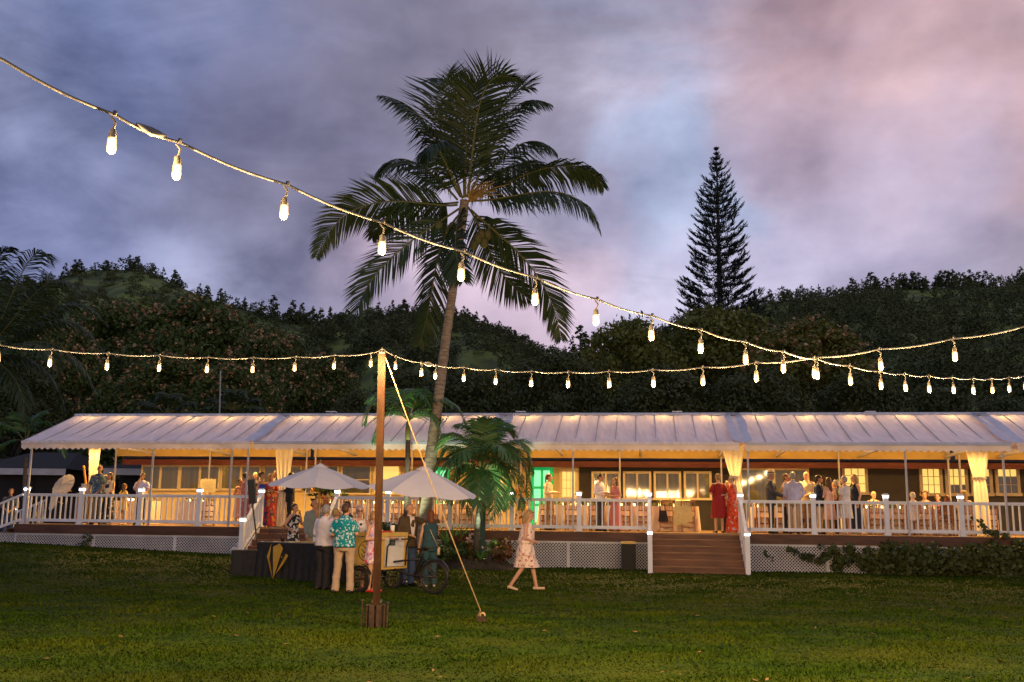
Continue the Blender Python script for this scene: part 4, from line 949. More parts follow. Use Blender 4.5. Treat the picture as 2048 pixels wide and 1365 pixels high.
# ================================================================== TABLES, CHAIRS on the deck
def ltable(px0, px1, v, label, dep=.8):
    u0, u1 = fr(px0, 1020, v)[0], fr(px1, 1020, v)[0]; tb = thing('banquet_table', W((u0 + u1) / 2, v, DECK), label, 'table', 'cloth-covered tables on the deck')
    z = DECK + .76; K = max(24, int((u1 - u0) / .05)); V = []
    per = []
    for k in range(K): per.append((u0 + (u1 - u0) * k / K, v - dep / 2))
    for k in range(10): per.append((u1, v - dep / 2 + dep * k / 10))
    for k in range(K): per.append((u1 - (u1 - u0) * k / K, v + dep / 2))
    for k in range(10): per.append((u0, v + dep / 2 - dep * k / 10))
    n_ = len(per); um = (u0 + u1) / 2
    for j in range(6):
        t = j / 5
        for k, (u, vv) in enumerate(per):
            f = t * (.03 + .05 * math.sin(k * .9) + .02 * math.sin(k * 2.3)); su = (1 if u > um else -1) * (abs(u - um) > (u1 - u0) / 2 - .01); sv = 1 if vv > v else -1
            V.append(W(u + su * f, vv + sv * f * (abs(vv - v) > dep / 2 - .02), z - t * .73))
    Fq = [(j * n_ + k, (j + 1) * n_ + k, (j + 1) * n_ + (k + 1) % n_, j * n_ + (k + 1) % n_) for j in range(5) for k in range(n_)]
    npobj('tablecloth', [tuple(p) for p in V], Fq, M_CLOTH, tb, smooth=True)
    b = MB(W); b.box(u0, u1, v - dep / 2, v + dep / 2, z - .03, z + .002); b.build('tabletop', M_CLOTH, tb)
    return u0, u1, z
TB = [(238, 312, 2.2, 'cream-clothed table behind the small child'), (362, 425, 1.5, 'short cream-clothed table between the two left tent poles'), (640, 1000, 2.3, 'long dining table behind the umbrellas and palms'),
      (1080, 1222, 2.2, 'dining table in front of the green door'), (1226, 1396, 2.1, 'dining table at the head of the wide stairs'), (1500, 1622, 2.2, 'dining table behind the man in the straw hat'), (1720, 1985, 1.9, 'long dining table with seated guests near the right end')]
TBr = [ltable(*t[:3], t[3]) + (t[2],) for t in TB]
cups = 0
r_ = np.random.default_rng(77)
def make_cup():
    b = MB(); b.lathe([(.03, 0), (.006, .012), (.006, .08), (.034, .12), (.036, .17), (.028, .2)], 8); me = b.mesh('wine_glass', smooth=True); me.materials.append(M_GLASSW); return me
cup_me = make_cup(); votm = MB().lathe([(.026, 0), (.03, .06), (.028, .07)], 8).mesh('votive_candle'); votm.materials.append(mat('votive_glow', (.8, .6, .3), emis=(1, .6, .2), es=6))
for ti, (u0, u1, z, v) in enumerate(TBr):
    for k in range(int((u1 - u0) / .42)):
        for nm, me, lb, cat, grp in (('wine_glass', cup_me, 'clear wine glass set on a dining table', 'glass', 'wine glasses on the dining tables'), ('votive_candle', votm, 'small glowing votive candle on a dining table', 'candle', 'votive candles on the dining tables')):
            o = bpy.data.objects.new(nm, me); COL.objects.link(o); o.location = W(u0 + .2 + k * .42 + r_.normal() * .06, v + r_.uniform(-.3, .3), z + .002); tag(o, lb, cat, grp)
    g = MB()
    for k in range(int((u1 - u0) * 26)):
        c = np.array(W(u0 + .1 + (u1 - u0 - .2) * r_.random(), v + r_.normal() * .08, z + .02)); d = r_.normal(size=3); d[2] = abs(d[2]) * .8 + .1; d /= np.linalg.norm(d); l = .14 + .18 * r_.random(); s_ = np.cross(d, r_.normal(size=3)); s_ /= np.linalg.norm(s_)
        g.add([c, c + d * l * .5 + s_ * .025, c + d * l, c + d * l * .5 - s_ * .025], [(0, 1, 2, 3)])
    g.build('table_greenery', M_SHRUB, label=('leafy green runner on the ' + TB[ti][3].replace('cream-clothed ', '')), cat='greenery', group='greenery on the tables')
def chair():
    root = thing('bamboo_chair', (0, 0, 0), '', 'chair')
    b = MB(); b.box(-.2, .2, -.2, .2, .43, .46); b.build('seat', M_BAMBOO, root)
    b = MB()
    for x in (-.2, .2): b.bar((x, .2, .46), (x * .98, .27, .94), .032)
    b.bar((-.2, .262, .9), (.2, .262, .9), .03, .04); b.bar((-.2, .225, .62), (.2, .225, .62), .025, .03)
    for k in range(7): x = -.15 + .05 * k; b.bar((x, .226, .63), (x, .262, .89), .016)
    b.build('backrest', M_BAMBOO, root)
    for x in (-.19, .19):
        b = MB(); b.bar((x, .2, .43), (x, .24, 0), .03); b.build('leg', M_BAMBOO, root)
        b = MB(); b.bar((x, -.18, .43), (x, -.19, 0), .03); b.build('leg', M_BAMBOO, root)
    b = MB(); b.bar((-.19, .215, .28), (.19, .215, .28), .022, .05); b.bar((-.19, .225, .14), (.19, .225, .14), .022, .04); b.build('stretcher', M_BAMBOO, root)
    return root
ch0 = chair(); chn = 0
def put_chair(p, rz, label, group):
    global chn
    o = ch0 if chn == 0 else copy_tree(ch0); chn += 1; o.location = p; o.rotation_euler.z = rz; tag(o, label, 'chair', group)
near = {2: 'bamboo chair on the lawn side of the long table behind the palms', 3: 'bamboo chair on the lawn side of the table before the green door', 4: 'bamboo chair with its back to the wide stairs', 5: 'bamboo chair drawn up behind the straw-hatted man', 6: 'bamboo chair backed to the railing at the seated guests’ table'}
for ti in (2, 3, 4, 5, 6):
    u0, u1, z, v = TBr[ti]; nn = max(2, int((u1 - u0) / .56))
    for k in range(nn):
        u = u0 + (u1 - u0) * (k + .5) / nn + r_.normal() * .03
        put_chair(W(u, v - .62, DECK), math.pi - BA + r_.normal() * .06, near[ti].replace('’', ''), 'bamboo chairs: ' + near[ti].replace('’', '')[13:])
        if ti in (2, 4, 5, 6) and k % 2 == 0: put_chair(W(u, v + .64, DECK), -BA + r_.normal() * .06, 'bamboo chair on the house side of ' + TB[ti][3].replace('long ', '').replace('dining ', 'the '), 'bamboo chairs on the house side of the tables: ' + TB[ti][3])
for px, v, lb in ((548, 1.0, 'empty bamboo chair at the top of the steps beside the black-suited man'), (565, 1.3, 'second bamboo chair behind the black-suited man'), (415, .9, 'bamboo chair by the short cream table at the left'), (660, 1.2, 'bamboo chair under the near edge of the left umbrella')):
    put_chair(deck_at(px, v), math.pi + .25, lb, None)
b = MB(); p = deck_at(1365, 1.05)
u0_, _ = fr(1365, 1020, 1.3); b.add([tuple(W(u0_ + du, v, z)) for v, z in ((1.26, DECK + .2), (1.24, DECK + .5), (1.22, DECK + .92), (1.42, DECK + .95), (1.5, DECK + .55)) for du in np.linspace(-.24, .24, 5) * (1.15 if z < DECK + .6 else .85) + .03 * math.sin(z * 9)], [(j * 5 + q, j * 5 + q + 1, j * 5 + q + 6, j * 5 + q + 5) for j in range(4) for q in range(4)])
b.build('jacket', mat('yellow_knit', (.6, .5, .22), (.5, .42, .18), 12, .9), label='pale yellow cardigan draped over a chair back near the wide stairs', cat='jacket', smooth=True)
u0_, _ = fr(1366 - 40, 1040, 1.1); bg_ = thing('tote_bag', W(u0_, 1.1, DECK + .3), 'black tote bag hanging from a chair at the head of the stairs', 'bag')
b = MB(W); b.add([(u0_ - .14, 1.02, DECK + .3), (u0_ + .16, 1.02, DECK + .3), (u0_ + .16, 1.14, DECK + .3), (u0_ - .14, 1.14, DECK + .3), (u0_ - .1, 1.05, DECK + .62), (u0_ + .1, 1.05, DECK + .62), (u0_ + .1, 1.12, DECK + .62), (u0_ - .1, 1.12, DECK + .62)], [(0, 3, 2, 1), (4, 5, 6, 7), (0, 1, 5, 4), (2, 3, 7, 6), (0, 4, 7, 3), (1, 2, 6, 5)]); b.build('body', M_BLACK, bg_)
b = MB(W); b.tube([(u0_ - .08, 1.08, DECK + .62), (u0_ - .03, 1.1, DECK + .88), (u0_ + .03, 1.1, DECK + .88), (u0_ + .08, 1.08, DECK + .62)], .012, 5); b.build('strap', M_BLACK, bg_)
# things standing on the left of the deck
def parasol(px, py, v, r0, tilt, label):
    u, z = fr(px, py, v); c = W(u, v, z); root = thing('paper_parasol', c, label, 'parasol')
    ax = Vector(tilt).normalized(); a = ax.orthogonal().normalized(); q = ax.cross(a); m_ = MB(); K = 28
    V = [c + ax * r0 * .28]
    for k in range(K): t = 2 * math.pi * k / K; V.append(c + (a * math.cos(t) + q * math.sin(t)) * r0 * (1 if k % 2 else .985) + ax * (0.012 if k % 2 else 0))
    m_.add(V, [(0, 1 + k, 1 + (k + 1) % K) for k in range(K)]); m_.build('canopy', M_PAPER, root)
    s_ = MB(); s_.tube([c + ax * r0 * .3, c - ax * r0 * .9], .012, 6); s_.build('stick', M_WOODL, root)
    for k in range(0, K, 2):
        t = 2 * math.pi * k / K; rb = MB(); rb.bar(c + ax * r0 * .255, c + (a * math.cos(t) + q * math.sin(t)) * r0 * .97 - ax * .012, .006); rb.build('rib', M_WOODL, root)
parasol(127, 972, 1.0, .42, (-.35, -.8, .45), 'open cream paper parasol leaning on the left end of the deck')
parasol(108, 1002, .55, .34, (-.7, -.6, .25), 'smaller pale parasol propped against the railing below the cream one')
bk = thing('drinks_stand', deck_at(168, 1.0), 'cream bucket with a slanting orange handle beside the bald man', 'bucket'); c = deck_at(168, 1.0)
b = MB(); b.lathe([(.13, .98), (.17, 1.25), (.18, 1.27), (.16, 1.27), (.12, 1.02)], 14, c); b.build('bucket', M_CLOTH, bk, smooth=True)
b = MB(); b.bar(c + Vector((-.02, 0, 1.2)), c + Vector((-.16, 0, 1.85)), .05); b.bar(c + Vector((-.02, 0, 1.2)), c + Vector((.15, 0, 1.22)), .04); b.build('handle', mat('orange_wood', (.6, .25, .03), rough=.5), bk)
b = MB(); b.box(c.x - .22, c.x + .22, c.y - .2, c.y + .2, c.z + .9, c.z + .98); b.build('stand_top', M_WOODL, bk)
for sx in (-.18, .18):
    for sy in (-.16, .16): b = MB(); b.bar(c + Vector((sx, sy, 0)), c + Vector((sx, sy, .9)), .045); b.build('leg', M_WOODL, bk)
cb = deck_at(125, 1.5); b = MB(); b.box(cb.x - .5, cb.x + .55, cb.y - .25, cb.y + .3, DECK + .01, DECK + .8); b.box(cb.x - .55, cb.x + .6, cb.y - .28, cb.y + .33, DECK + .8, DECK + .84); b.build('bar_cabinet', M_BLACK, label='black draped bar cabinet behind the left railing', cat='cabinet')
u_, z_ = fr(416, 972, 2.6); sg = thing('sign_board', W(u_, 2.6, DECK), 'cream sign board with faint handwriting standing at the windows', 'sign')
b = MB(W); b.box(u_ - .27, u_ + .27, 2.58, 2.6, z_ - .22, z_ + .22); b.build('board', M_SIGN, sg)
b = MB(W)
for k, wd in enumerate((.3, .38, .22, .34)):
    for q in range(5): b.box(u_ - wd / 2 + wd * q / 5, u_ - wd / 2 + wd * (q + .7) / 5, 2.574, 2.577, z_ + .12 - k * .075, z_ + .128 - k * .075)
b.build('lettering', M_INK, sg)
b = MB(W)
for d in (-.2, .2): b.bar((u_ + d, 2.63, DECK), (u_ + d * .5, 2.61, z_ + .25), .03)
b.bar((u_, 2.95, DECK), (u_, 2.62, z_ + .22), .03); b.build('easel', M_WOODL, sg)
# big flower arrangement behind the left umbrella
fa = thing('flower_arrangement', deck_at(652, 1.9) + Vector((0, 0, .765)), 'large tropical flower arrangement glowing orange behind the left umbrella pole', 'flowers'); c = deck_at(652, 1.9) + Vector((0, 0, .765))
b = MB(); b.lathe([(.1, 0), (.14, .12), (.09, .25), (.11, .28)], 12, c); b.build('vase', M_CLOTH, fa, smooth=True)
rq = np.random.default_rng(5); P = rq.normal(size=(260, 3)) * [.3, .2, .22] + np.array(c) + [0, 0, .5]; V, F = leaves(P, rq.normal(size=(260, 3)), .22, rq); npobj('leaves', V, F, M_SHRUB, fa, kind='stuff')
MF = mat('orange_petal', (.75, .35, .05), (.7, .5, .15), 6, .6)
for k in range(9):
    q = np.array(c) + [rq.normal() * .3, -.22 + rq.normal() * .06, .45 + rq.normal() * .2]; V, F = leaves(np.repeat(q[None], 14, 0) + rq.normal(size=(14, 3)) * .03, rq.normal(size=(14, 3)), .15, rq); npobj('flower', V, F, MF, fa)
# ================================================================== LIGHT STRINGS and their pole
pb = ground(752, 1254); ptop = pt(764, 708, 14.0)
pole = thing('wooden_pole', pb, 'square wooden pole in the lawn carrying the light strings', 'pole')
b = MB(); b.bar(pb + Vector((0, 0, .0)), ptop, .096, .096, up=(0, 1, 0)); b.build('post', M_PINE, pole)
b = MB(); ax = (ptop - pb).normalized(); b.bar(ptop + ax * .002, ptop + ax * .03, .08, .08, up=(0, 1, 0)); b.tube([ptop + ax * .03, ptop + ax * .09], .008, 6); b.build('cord_hook', M_CORD, pole)
b = MB()
for dx, dy in ((-.045, -.14), (.05, -.12), (-.1, -.05), (.1, -.03)): b.box(pb.x + dx - .035, pb.x + dx + .035, pb.y + dy - .03, pb.y + dy + .03, pb.z, pb.z + .31)
b.box(pb.x - .11, pb.x + .11, pb.y - .1, pb.y - .075, pb.z + .05, pb.z + .3); b.build('base_block', M_IRON, pole)
for dx, h in ((-.19, .36), (.17, .33), (-.12, .29), (.125, .3)):
    b = MB(); b.tube([(pb.x + dx, pb.y - .12, pb.z), (pb.x + dx, pb.y - .12, pb.z + h)], .014, 7); b.lathe([(.014, h), (.026, h + .005), (.026, h + .02), (.01, h + .025)], 8, (pb.x + dx, pb.y - .12, pb.z)); b.build('stake', M_IRON, pole)
b = MB(); b.box(pb.x - .065, pb.x + .065, pb.y - .066, pb.y + .066, pb.z + .33, pb.z + .37); b.build('strap', M_CORD, pole)
sk = ground(965, 1246); ak = thing('rope_anchor', sk, 'dark ground anchor with a coil of rope in the lawn', 'anchor')
b = MB(); b.tube([sk + Vector((-.03, 0, .01)), sk + Vector((-.07, 0, .1)), sk + Vector((-.03, .02, .17))], .02, 7); b.box(sk.x - .08, sk.x + .05, sk.y - .04, sk.y + .04, sk.z + .02, sk.z + .1); b.build('stake', M_IRON, ak)
b = MB(); b.tube([sk + Vector((.036 * math.cos(t), -.05 + .008 * t, .1 + .04 * math.sin(t))) for t in np.linspace(0, 15, 40)], .011, 6); b.build('coil', M_ROPE, ak)
g0 = ptop - ax * .06 + Vector((.055, -.03, 0)); g1 = sk + Vector((-.03, 0, .17)); kn = g0 + (g1 - g0) * .72
b = MB(); pts = []
for k in range(31):
    t = k / 30; p = g0 + (g1 - g0) * t + Vector((0, 0, -.05 * math.sin(math.pi * t))); pts.append(p)
b.tube(pts, .0085, 6)
b.build('guy_rope', M_ROPE, label='pale guy rope slanting from the pole top to the lawn', cat='rope')
kn = pts[21]; kn2 = pts[24]

def bulb_unit(parent, P, s=1.0, swing=0):
    sk_ = MB(); x = Vector((swing, 0, 0))
    sk_.tube([P + Vector((0, 0, .022)), P], .010, 6)
    sk_.tube([P + Vector((-.018, 0, -.005)), P + Vector((.006, 0, -.03)) + x * .3, P + Vector((0, 0, -.07)) + x * .8], .006, 5)
    sk_.lathe([(.008, .03), (.016, .022), (.019, -.005), (.018, -.012)], 8, P + Vector((0, 0, -.095)) + x)
    so = sk_.build('socket', M_SOCK, parent, smooth=True)
    b = MB(); b.lathe([(.0185, 0), (.0215, -.008), (.0225, -.05), (.0195, -.066), (.010, -.076)], 8, P + Vector((0, 0, -.107)) + x); OFF[so] = OFF[parent]
    b.build('bulb', M_BULB, so, smooth=True); cr_ = MB(); cr_.lathe([(.009, .0), (.0155, -.010), (.0165, -.046), (.008, -.062)], 8, P + Vector((0, 0, -.109)) + x); cr_.build('filament', M_CORE, so, smooth=True); filament('bulb_filament', so, P + Vector((0, 0, -.192)) + x, 46, (1, .62, .25))
def string_light(label, pts, ks, extra_splice=None, rad=.007):
    root = thing('string_light', pts[len(pts) // 2], label, 'string light', 'festoon light strings over the lawn')
    fine = []
    for i in range(len(pts) - 1):
        a, c = pts[i], pts[i + 1]
        for q in range(5):
            t = q / 5; p = a + (c - a) * t; p.z -= .018 * math.sin(math.pi * t); fine.append(p)
    fine.append(pts[-1])
    b = MB(); b.tube(fine, rad, 6); b.build('cord', M_CORD, root, smooth=True)
    for i in ks: bulb_unit(root, pts[i] - Vector((0, 0, .004)), swing=random.uniform(-.012, .004))
    for p, q in (extra_splice or []):
        m_ = MB(); d = (q - p)
        for k in range(5):
            o = Vector((random.uniform(-.014, .014), random.uniform(-.01, .01), random.uniform(-.014, .014))); m_.tube([p, p + d * .3 + o, p + d * .5 + o * 1.8, p + d * .75 + o, q], [.008, .012, .013, .012, .007], 5)
        m_.build('cord_knot', M_CORD, root, smooth=True)
    return root
A = [(230, 230), (360, 285), (575, 370), (767, 446), (927, 503), (1072, 555), (1195, 599), (1305, 632), (1402, 660), (1490, 684), (1568, 704), (1635, 719), (1700, 732), (1760, 743), (1810, 748), (1858, 752), (1905, 755), (1947, 757), (1983, 757), (2018, 755)]
dA = lambda k: 4.75 * (1 + .0926 * k)
ptsA = [pt(*A[0], dA(-.5))] + [pt(x, y, dA(k)) for k, (x, y) in enumerate(A[1:])]
v0 = pt(-20, 118, dA(-1.35)); step = (v0 - ptsA[0]); preA = [ptsA[0] + step * k * .9 + Vector((0, 0, .02 * k * k)) for k in range(5, 0, -1)]
dv = ptsA[-1] - ptsA[-2]; postA = [ptsA[-1] + dv * k + Vector((0, 0, .012 * k * k)) for k in range(1, 6)]
allA = preA + ptsA + postA
spA = (allA[5] + (allA[6] - allA[5]) * .32, allA[5] + (allA[6] - allA[5]) * .78)
string_light('string of lit bulbs sagging from the upper left corner past the palm', allA, [i for i in range(len(allA)) if i not in (4,)], [spA])
Bl = [(104, 699), (217, 707), (320, 711), (417, 715), (507, 716), (592, 714), (669, 711), (742, 707)]
ptsB = [pt(x, y, 10.6 * (1 + .041 * k)) for k, (x, y) in enumerate(Bl)]
v0 = pt(0, 693, 10.6 * (1 - .041 * .95)); st = v0 - ptsB[0]; preB = [ptsB[0] + st * k * 1.02 + Vector((0, 0, .012 * k * k)) for k in range(7, 0, -1)]
Br = [(792, 713), (843, 726), (872, 731), (928, 735), (992, 740), (1063, 743), (1137, 744), (1218, 743), (1306, 740), (1406, 735), (1512, 726), (1630, 716), (1760, 699), (1908, 678)]
kk = [-2.1, -1.3, -.85, 0, 1, 2, 3, 4, 5, 6, 7, 8, 9, 10]
ptsR = [pt(x, y, 12.95 * (1 - .0367 * k)) for k, (x, y) in zip(kk, Br)]
dv = pt(2060, 654, 12.95 * (1 - .0367 * 11)) - ptsR[-1]; postB = [ptsR[-1] + dv * k + Vector((0, 0, .012 * k * k)) for k in range(1, 8)]
string_light('level string of lit bulbs coming in from the left edge to the pole top', preB + ptsB + [ptop + ax * .08], range(len(preB) + len(ptsB)))
string_light('string of lit bulbs running from the pole top towards the right edge', [ptop + ax * .08] + ptsR + postB, range(1, len(ptsR) + len(postB) + 1), [(ptsR[1] + (ptsR[2] - ptsR[1]) * .15, ptsR[1] + (ptsR[2] - ptsR[1]) * .85)])

# ================================================================== UMBRELLAS
def umbrella(label, toppx, botpx, Y, r0, tilt=(0, 0, 1), pole_off=0, finial=M_BRASS, rot=.2, drop=.5):
    top = atY(*toppx, Y); bot = atY(*botpx, Y + .15); bz = gz(bot.x, bot.y); 
    ax = (top - bot).normalized(); foot = bot + ax * ((bz - bot.z) / ax.z)
    root = thing('market_umbrella', foot, label, 'umbrella')
    n_ = Vector(tilt).normalized(); a = n_.orthogonal().normalized(); a = Quaternion(n_, rot) @ a; c_ = n_.cross(a)
    m_ = MB(); rings = 7; per = 5; V = []; K = 8 * per
    for j in range(rings + 1):
        t = .045 + .955 * j / rings
        for k in range(K):
            an = 2 * math.pi * k / K; q = (k % per) / per; scal = 1 - .055 * math.sin(math.pi * q) * t
            zz_ = -drop * (t ** 1.12) - .05 * math.sin(math.pi * q) * t
            V.append(top + (a * math.cos(an) + c_ * math.sin(an)) * r0 * t * scal + n_ * (zz_ - .03))
    m_.add(V, [(j * K + k, (j + 1) * K + k, (j + 1) * K + (k + 1) % K, j * K + (k + 1) % K) for j in range(rings) for k in range(K)])
    m_.build('canopy', M_UMB, root)
    m_ = MB(); K2 = 16; V = [top + n_ * .03]
    for k in range(K2): an = 2 * math.pi * k / K2; V.append(top + (a * math.cos(an) + c_ * math.sin(an)) * r0 * .16 + n_ * (-.075))
    m_.add(V, [(0, 1 + k, 1 + (k + 1) % K2) for k in range(K2)]); m_.build('vent', M_UMB, root)
    m_ = MB(); m_.tube([foot, top - n_ * .02], .024, 10); m_.build('pole', M_WOODL, root, smooth=True)
    m_ = MB(); m_.tube([foot + ax * .9, foot + ax * .99], .036, 10); m_.build('collar', M_BRASS, root)
    m_ = MB(); m_.lathe([(.02, 0), (.03, .02), (.016, .05), (.024, .07), (.004, .1)], 8, top + n_ * .02); m_.build('finial', finial, root)
    hub = top - ax * .42
    for k in range(8):
        an = 2 * math.pi * k / 8; d = a * math.cos(an) + c_ * math.sin(an)
        m_ = MB(); m_.bar(top - n_ * .05, top + d * r0 * .985 - n_ * (drop + .045), .016, .022); mid = top + d * r0 * .5 - n_ * (drop * .46 + .06); m_.bar(hub, mid, .012, .018); m_.build('rib', M_WOODL, root)
    m_ = MB(); m_.lathe([(.2, 0), (.22, .02), (.2, .06), (.05, .08)], 16, foot + Vector((0, 0, .005))); m_.build('base', M_IRON, root)
umbrella('left cream market umbrella over the black-draped table', (641, 929), (637, 1070), 24.2, 1.23, (.02, -.06, 1), rot=.1, drop=.47)
umbrella('right cream market umbrella leaning over the ice cream cart', (850, 934), (829, 1075), 22.3, 1.24, (.10, -.10, 1), rot=.3, finial=M_UMB, drop=.5)

# ================================================================== BLACK TABLE, SPEAKER
ta = ground(514, 1152); tb_ = ground(655, 1166); ta, tb_ = Vector((ta.x, ta.y, 0)), Vector((tb_.x, tb_.y, 0)); td = (tb_ - ta); tl = td.length; td.normalize(); tnn = Vector((-td.y, td.x, 0))
if tnn.y < 0: tnn = -tnn
def TT(x, y, z): p = ta + td * x + tnn * y; return Vector((p.x, p.y, gz(p.x, p.y) * 0 + .07 + z))
tab = thing('draped_table', TT(tl / 2, .3, 0), 'table draped to the grass in black cloth under the left umbrella', 'table')
b = MB(TT); b.box(0, tl, 0, .7, .80, .83); b.build('tabletop', mat('grey_table_top', (.2, .2, .19), (.15, .15, .14), 6, .35), tab)
per = [(tl * k / 60, 0) for k in range(60)] + [(tl, .7 * k / 16) for k in range(16)] + [(tl - tl * k / 60, .7) for k in range(60)] + [(0, .7 - .7 * k / 16) for k in range(16)]; n_ = len(per); V = []
for j in range(7):
    t = j / 6
    for k, (x, y) in enumerate(per):
        f = t * (.04 * math.sin(k * 1.1) + .02 * math.sin(k * 2.7) + .035) + .003; dx = -f if x < .01 else (f if x > tl - .01 else 0); dy = -f if y < .01 else (f if y > .69 else 0); V.append(TT(x + dx, y + dy, .815 * (1 - t) - .05 * t))
npobj('cloth', [tuple(p) for p in V], [(j * n_ + k, (j + 1) * n_ + k, (j + 1) * n_ + (k + 1) % n_, j * n_ + (k + 1) % n_) for j in range(6) for k in range(n_)], M_BLACK, tab, smooth=True)
# gold and black pennant cloth hung point down
pn = thing('pennant_cloth', TT(.62, -.09, .4), 'gold and black pointed cloth hanging from the front of the black table', 'pennant')
def tri(pts, m_, nm, lab=None):
    q = MB(TT); f_ = [p for p in pts]; bk_ = [(p[0], p[1] + .012, p[2]) for p in pts]; n = len(pts)
    q.add(f_ + bk_, [tuple(range(n)), tuple(range(2 * n - 1, n - 1, -1))] + [(i, (i + 1) % n, n + (i + 1) % n, n + i) for i in range(n)]); q.build(nm, m_, pn, label=lab)
tri([(.52, -.075, .72), (.72, -.09, .80), (.84, -.10, .70), (.66, -.10, .22), (.585, -.09, .02)], M_GOLD, 'panel', 'broad gold panel')
tri([(.34, -.07, .50), (.46, -.08, .78), (.43, -.09, .46), (.57, -.10, .02)], M_GOLD, 'panel', 'narrow gold panel')
tri([(.93, -.08, .58), (.99, -.08, .53), (.86, -.09, .34), (.66, -.1, .12)], M_GOLD, 'panel', 'narrow gold panel')
tri([(.48, -.062, .79), (.50, -.062, .79), (.97, -.066, .56), (.67, -.07, .14), (.58, -.075, .03), (.43, -.07, .46)], M_BLACK, 'panel', 'black panel')
for k in range(4): q = MB(TT); q.ell((.83 + .03 * k, -.108, .50 - .045 * k), (.02, .006, .016), 8, 5); q.build('print_mark', M_INK if k % 2 else M_GOLD, pn)
# small things on the table
b = MB(TT); b.box(1.02, 1.5, .1, .42, .832, .85); b.build('tray', M_CARTY, label='wooden tray on the black table in front of the grey-blue jacket', cat='tray')
b = MB(TT); b.tube([(.12, .2, .83), (.12, .2, 1.0), (.2, .2, 1.06), (.3, .2, 1.05), (.33, .2, .97)], .012, 6); b.box(.05, .2, .15, .26, .832, .85); b.build('tap', M_IRON, label='dark curved tap standing on the left end of the black table', cat='tap')
b = MB(TT); b.lathe([(.04, .832), (.045, .95), (.02, 1.0), (.02, 1.08)], 10, (0.45, .3, 0)); b.build('bottle', M_IRON, label='dark bottle standing behind the tap on the black table', cat='bottle', smooth=True)
b = MB(TT); b.lathe([(.035, .832), (.042, .96)], 10, (1.42, .3, 0)); b.build('cup', M_CARTW, label='pale paper cup at the right end of the black table', cat='cup')
sb = ground(486, 1150); sp = thing('column_speaker', sb, 'black column loudspeaker on a pole rising from its bass box', 'speaker')
b = MB(); b.box(sb.x - .30, sb.x + .34, sb.y, sb.y + .45, sb.z, sb.z + .58); b.build('bass_box', M_BLACK, sp)
b = MB(); b.box(sb.x - .24, sb.x - .03, sb.y - .012, sb.y - .001, sb.z + .06, sb.z + .5); b.build('grille', M_BLACKP, sp)
pz = sb + Vector((.26, .25, .58)); q = atY(506, 1004, pz.y); q2 = atY(503, 960, pz.y)
b = MB(); b.tube([pz, Vector((q.x - .02, q.y, q.z))], .02, 8); b.build('pole', M_BLACKP, sp)
b = MB(); b.bar(Vector((q.x, q.y, q.z - .04)), Vector((q2.x, q2.y, q2.z)), .16, .14, up=(0, 1, 0)); b.build('column', M_BLACKP, sp)
gb = ground(470, 1112); b = MB(); b.ell((gb.x, gb.y, gb.z + .12), (.16, .13, .14), 12, 8); b.ell((gb.x + .06, gb.y, gb.z + .28), (.06, .05, .12), 8, 6); b.build('plastic_bag', M_BAG, label='crumpled white plastic bag at the foot of the stair newel', cat='bag', smooth=True)
tr_p = W(fr(1257, 1090, -.55)[0], -.55, 0); tz = gz(tr_p.x, tr_p.y); tc_ = thing('trash_bin', (tr_p.x, tr_p.y, tz), 'dark square trash bin with a brassy rim against the lattice', 'trash bin')
b = MB(W); u_ = fr(1257, 1090, -.55)[0]; b.box(u_ - .2, u_ + .2, -.75, -.38, tz, tz + .72); b.build('body', M_TRASH, tc_)
b = MB(W); b.box(u_ - .22, u_ + .22, -.77, -.36, tz + .721, tz + .77); b.box(u_ - .14, u_ + .14, -.70, -.44, tz + .77, tz + .79); b.build('rim', M_BRASS, tc_)

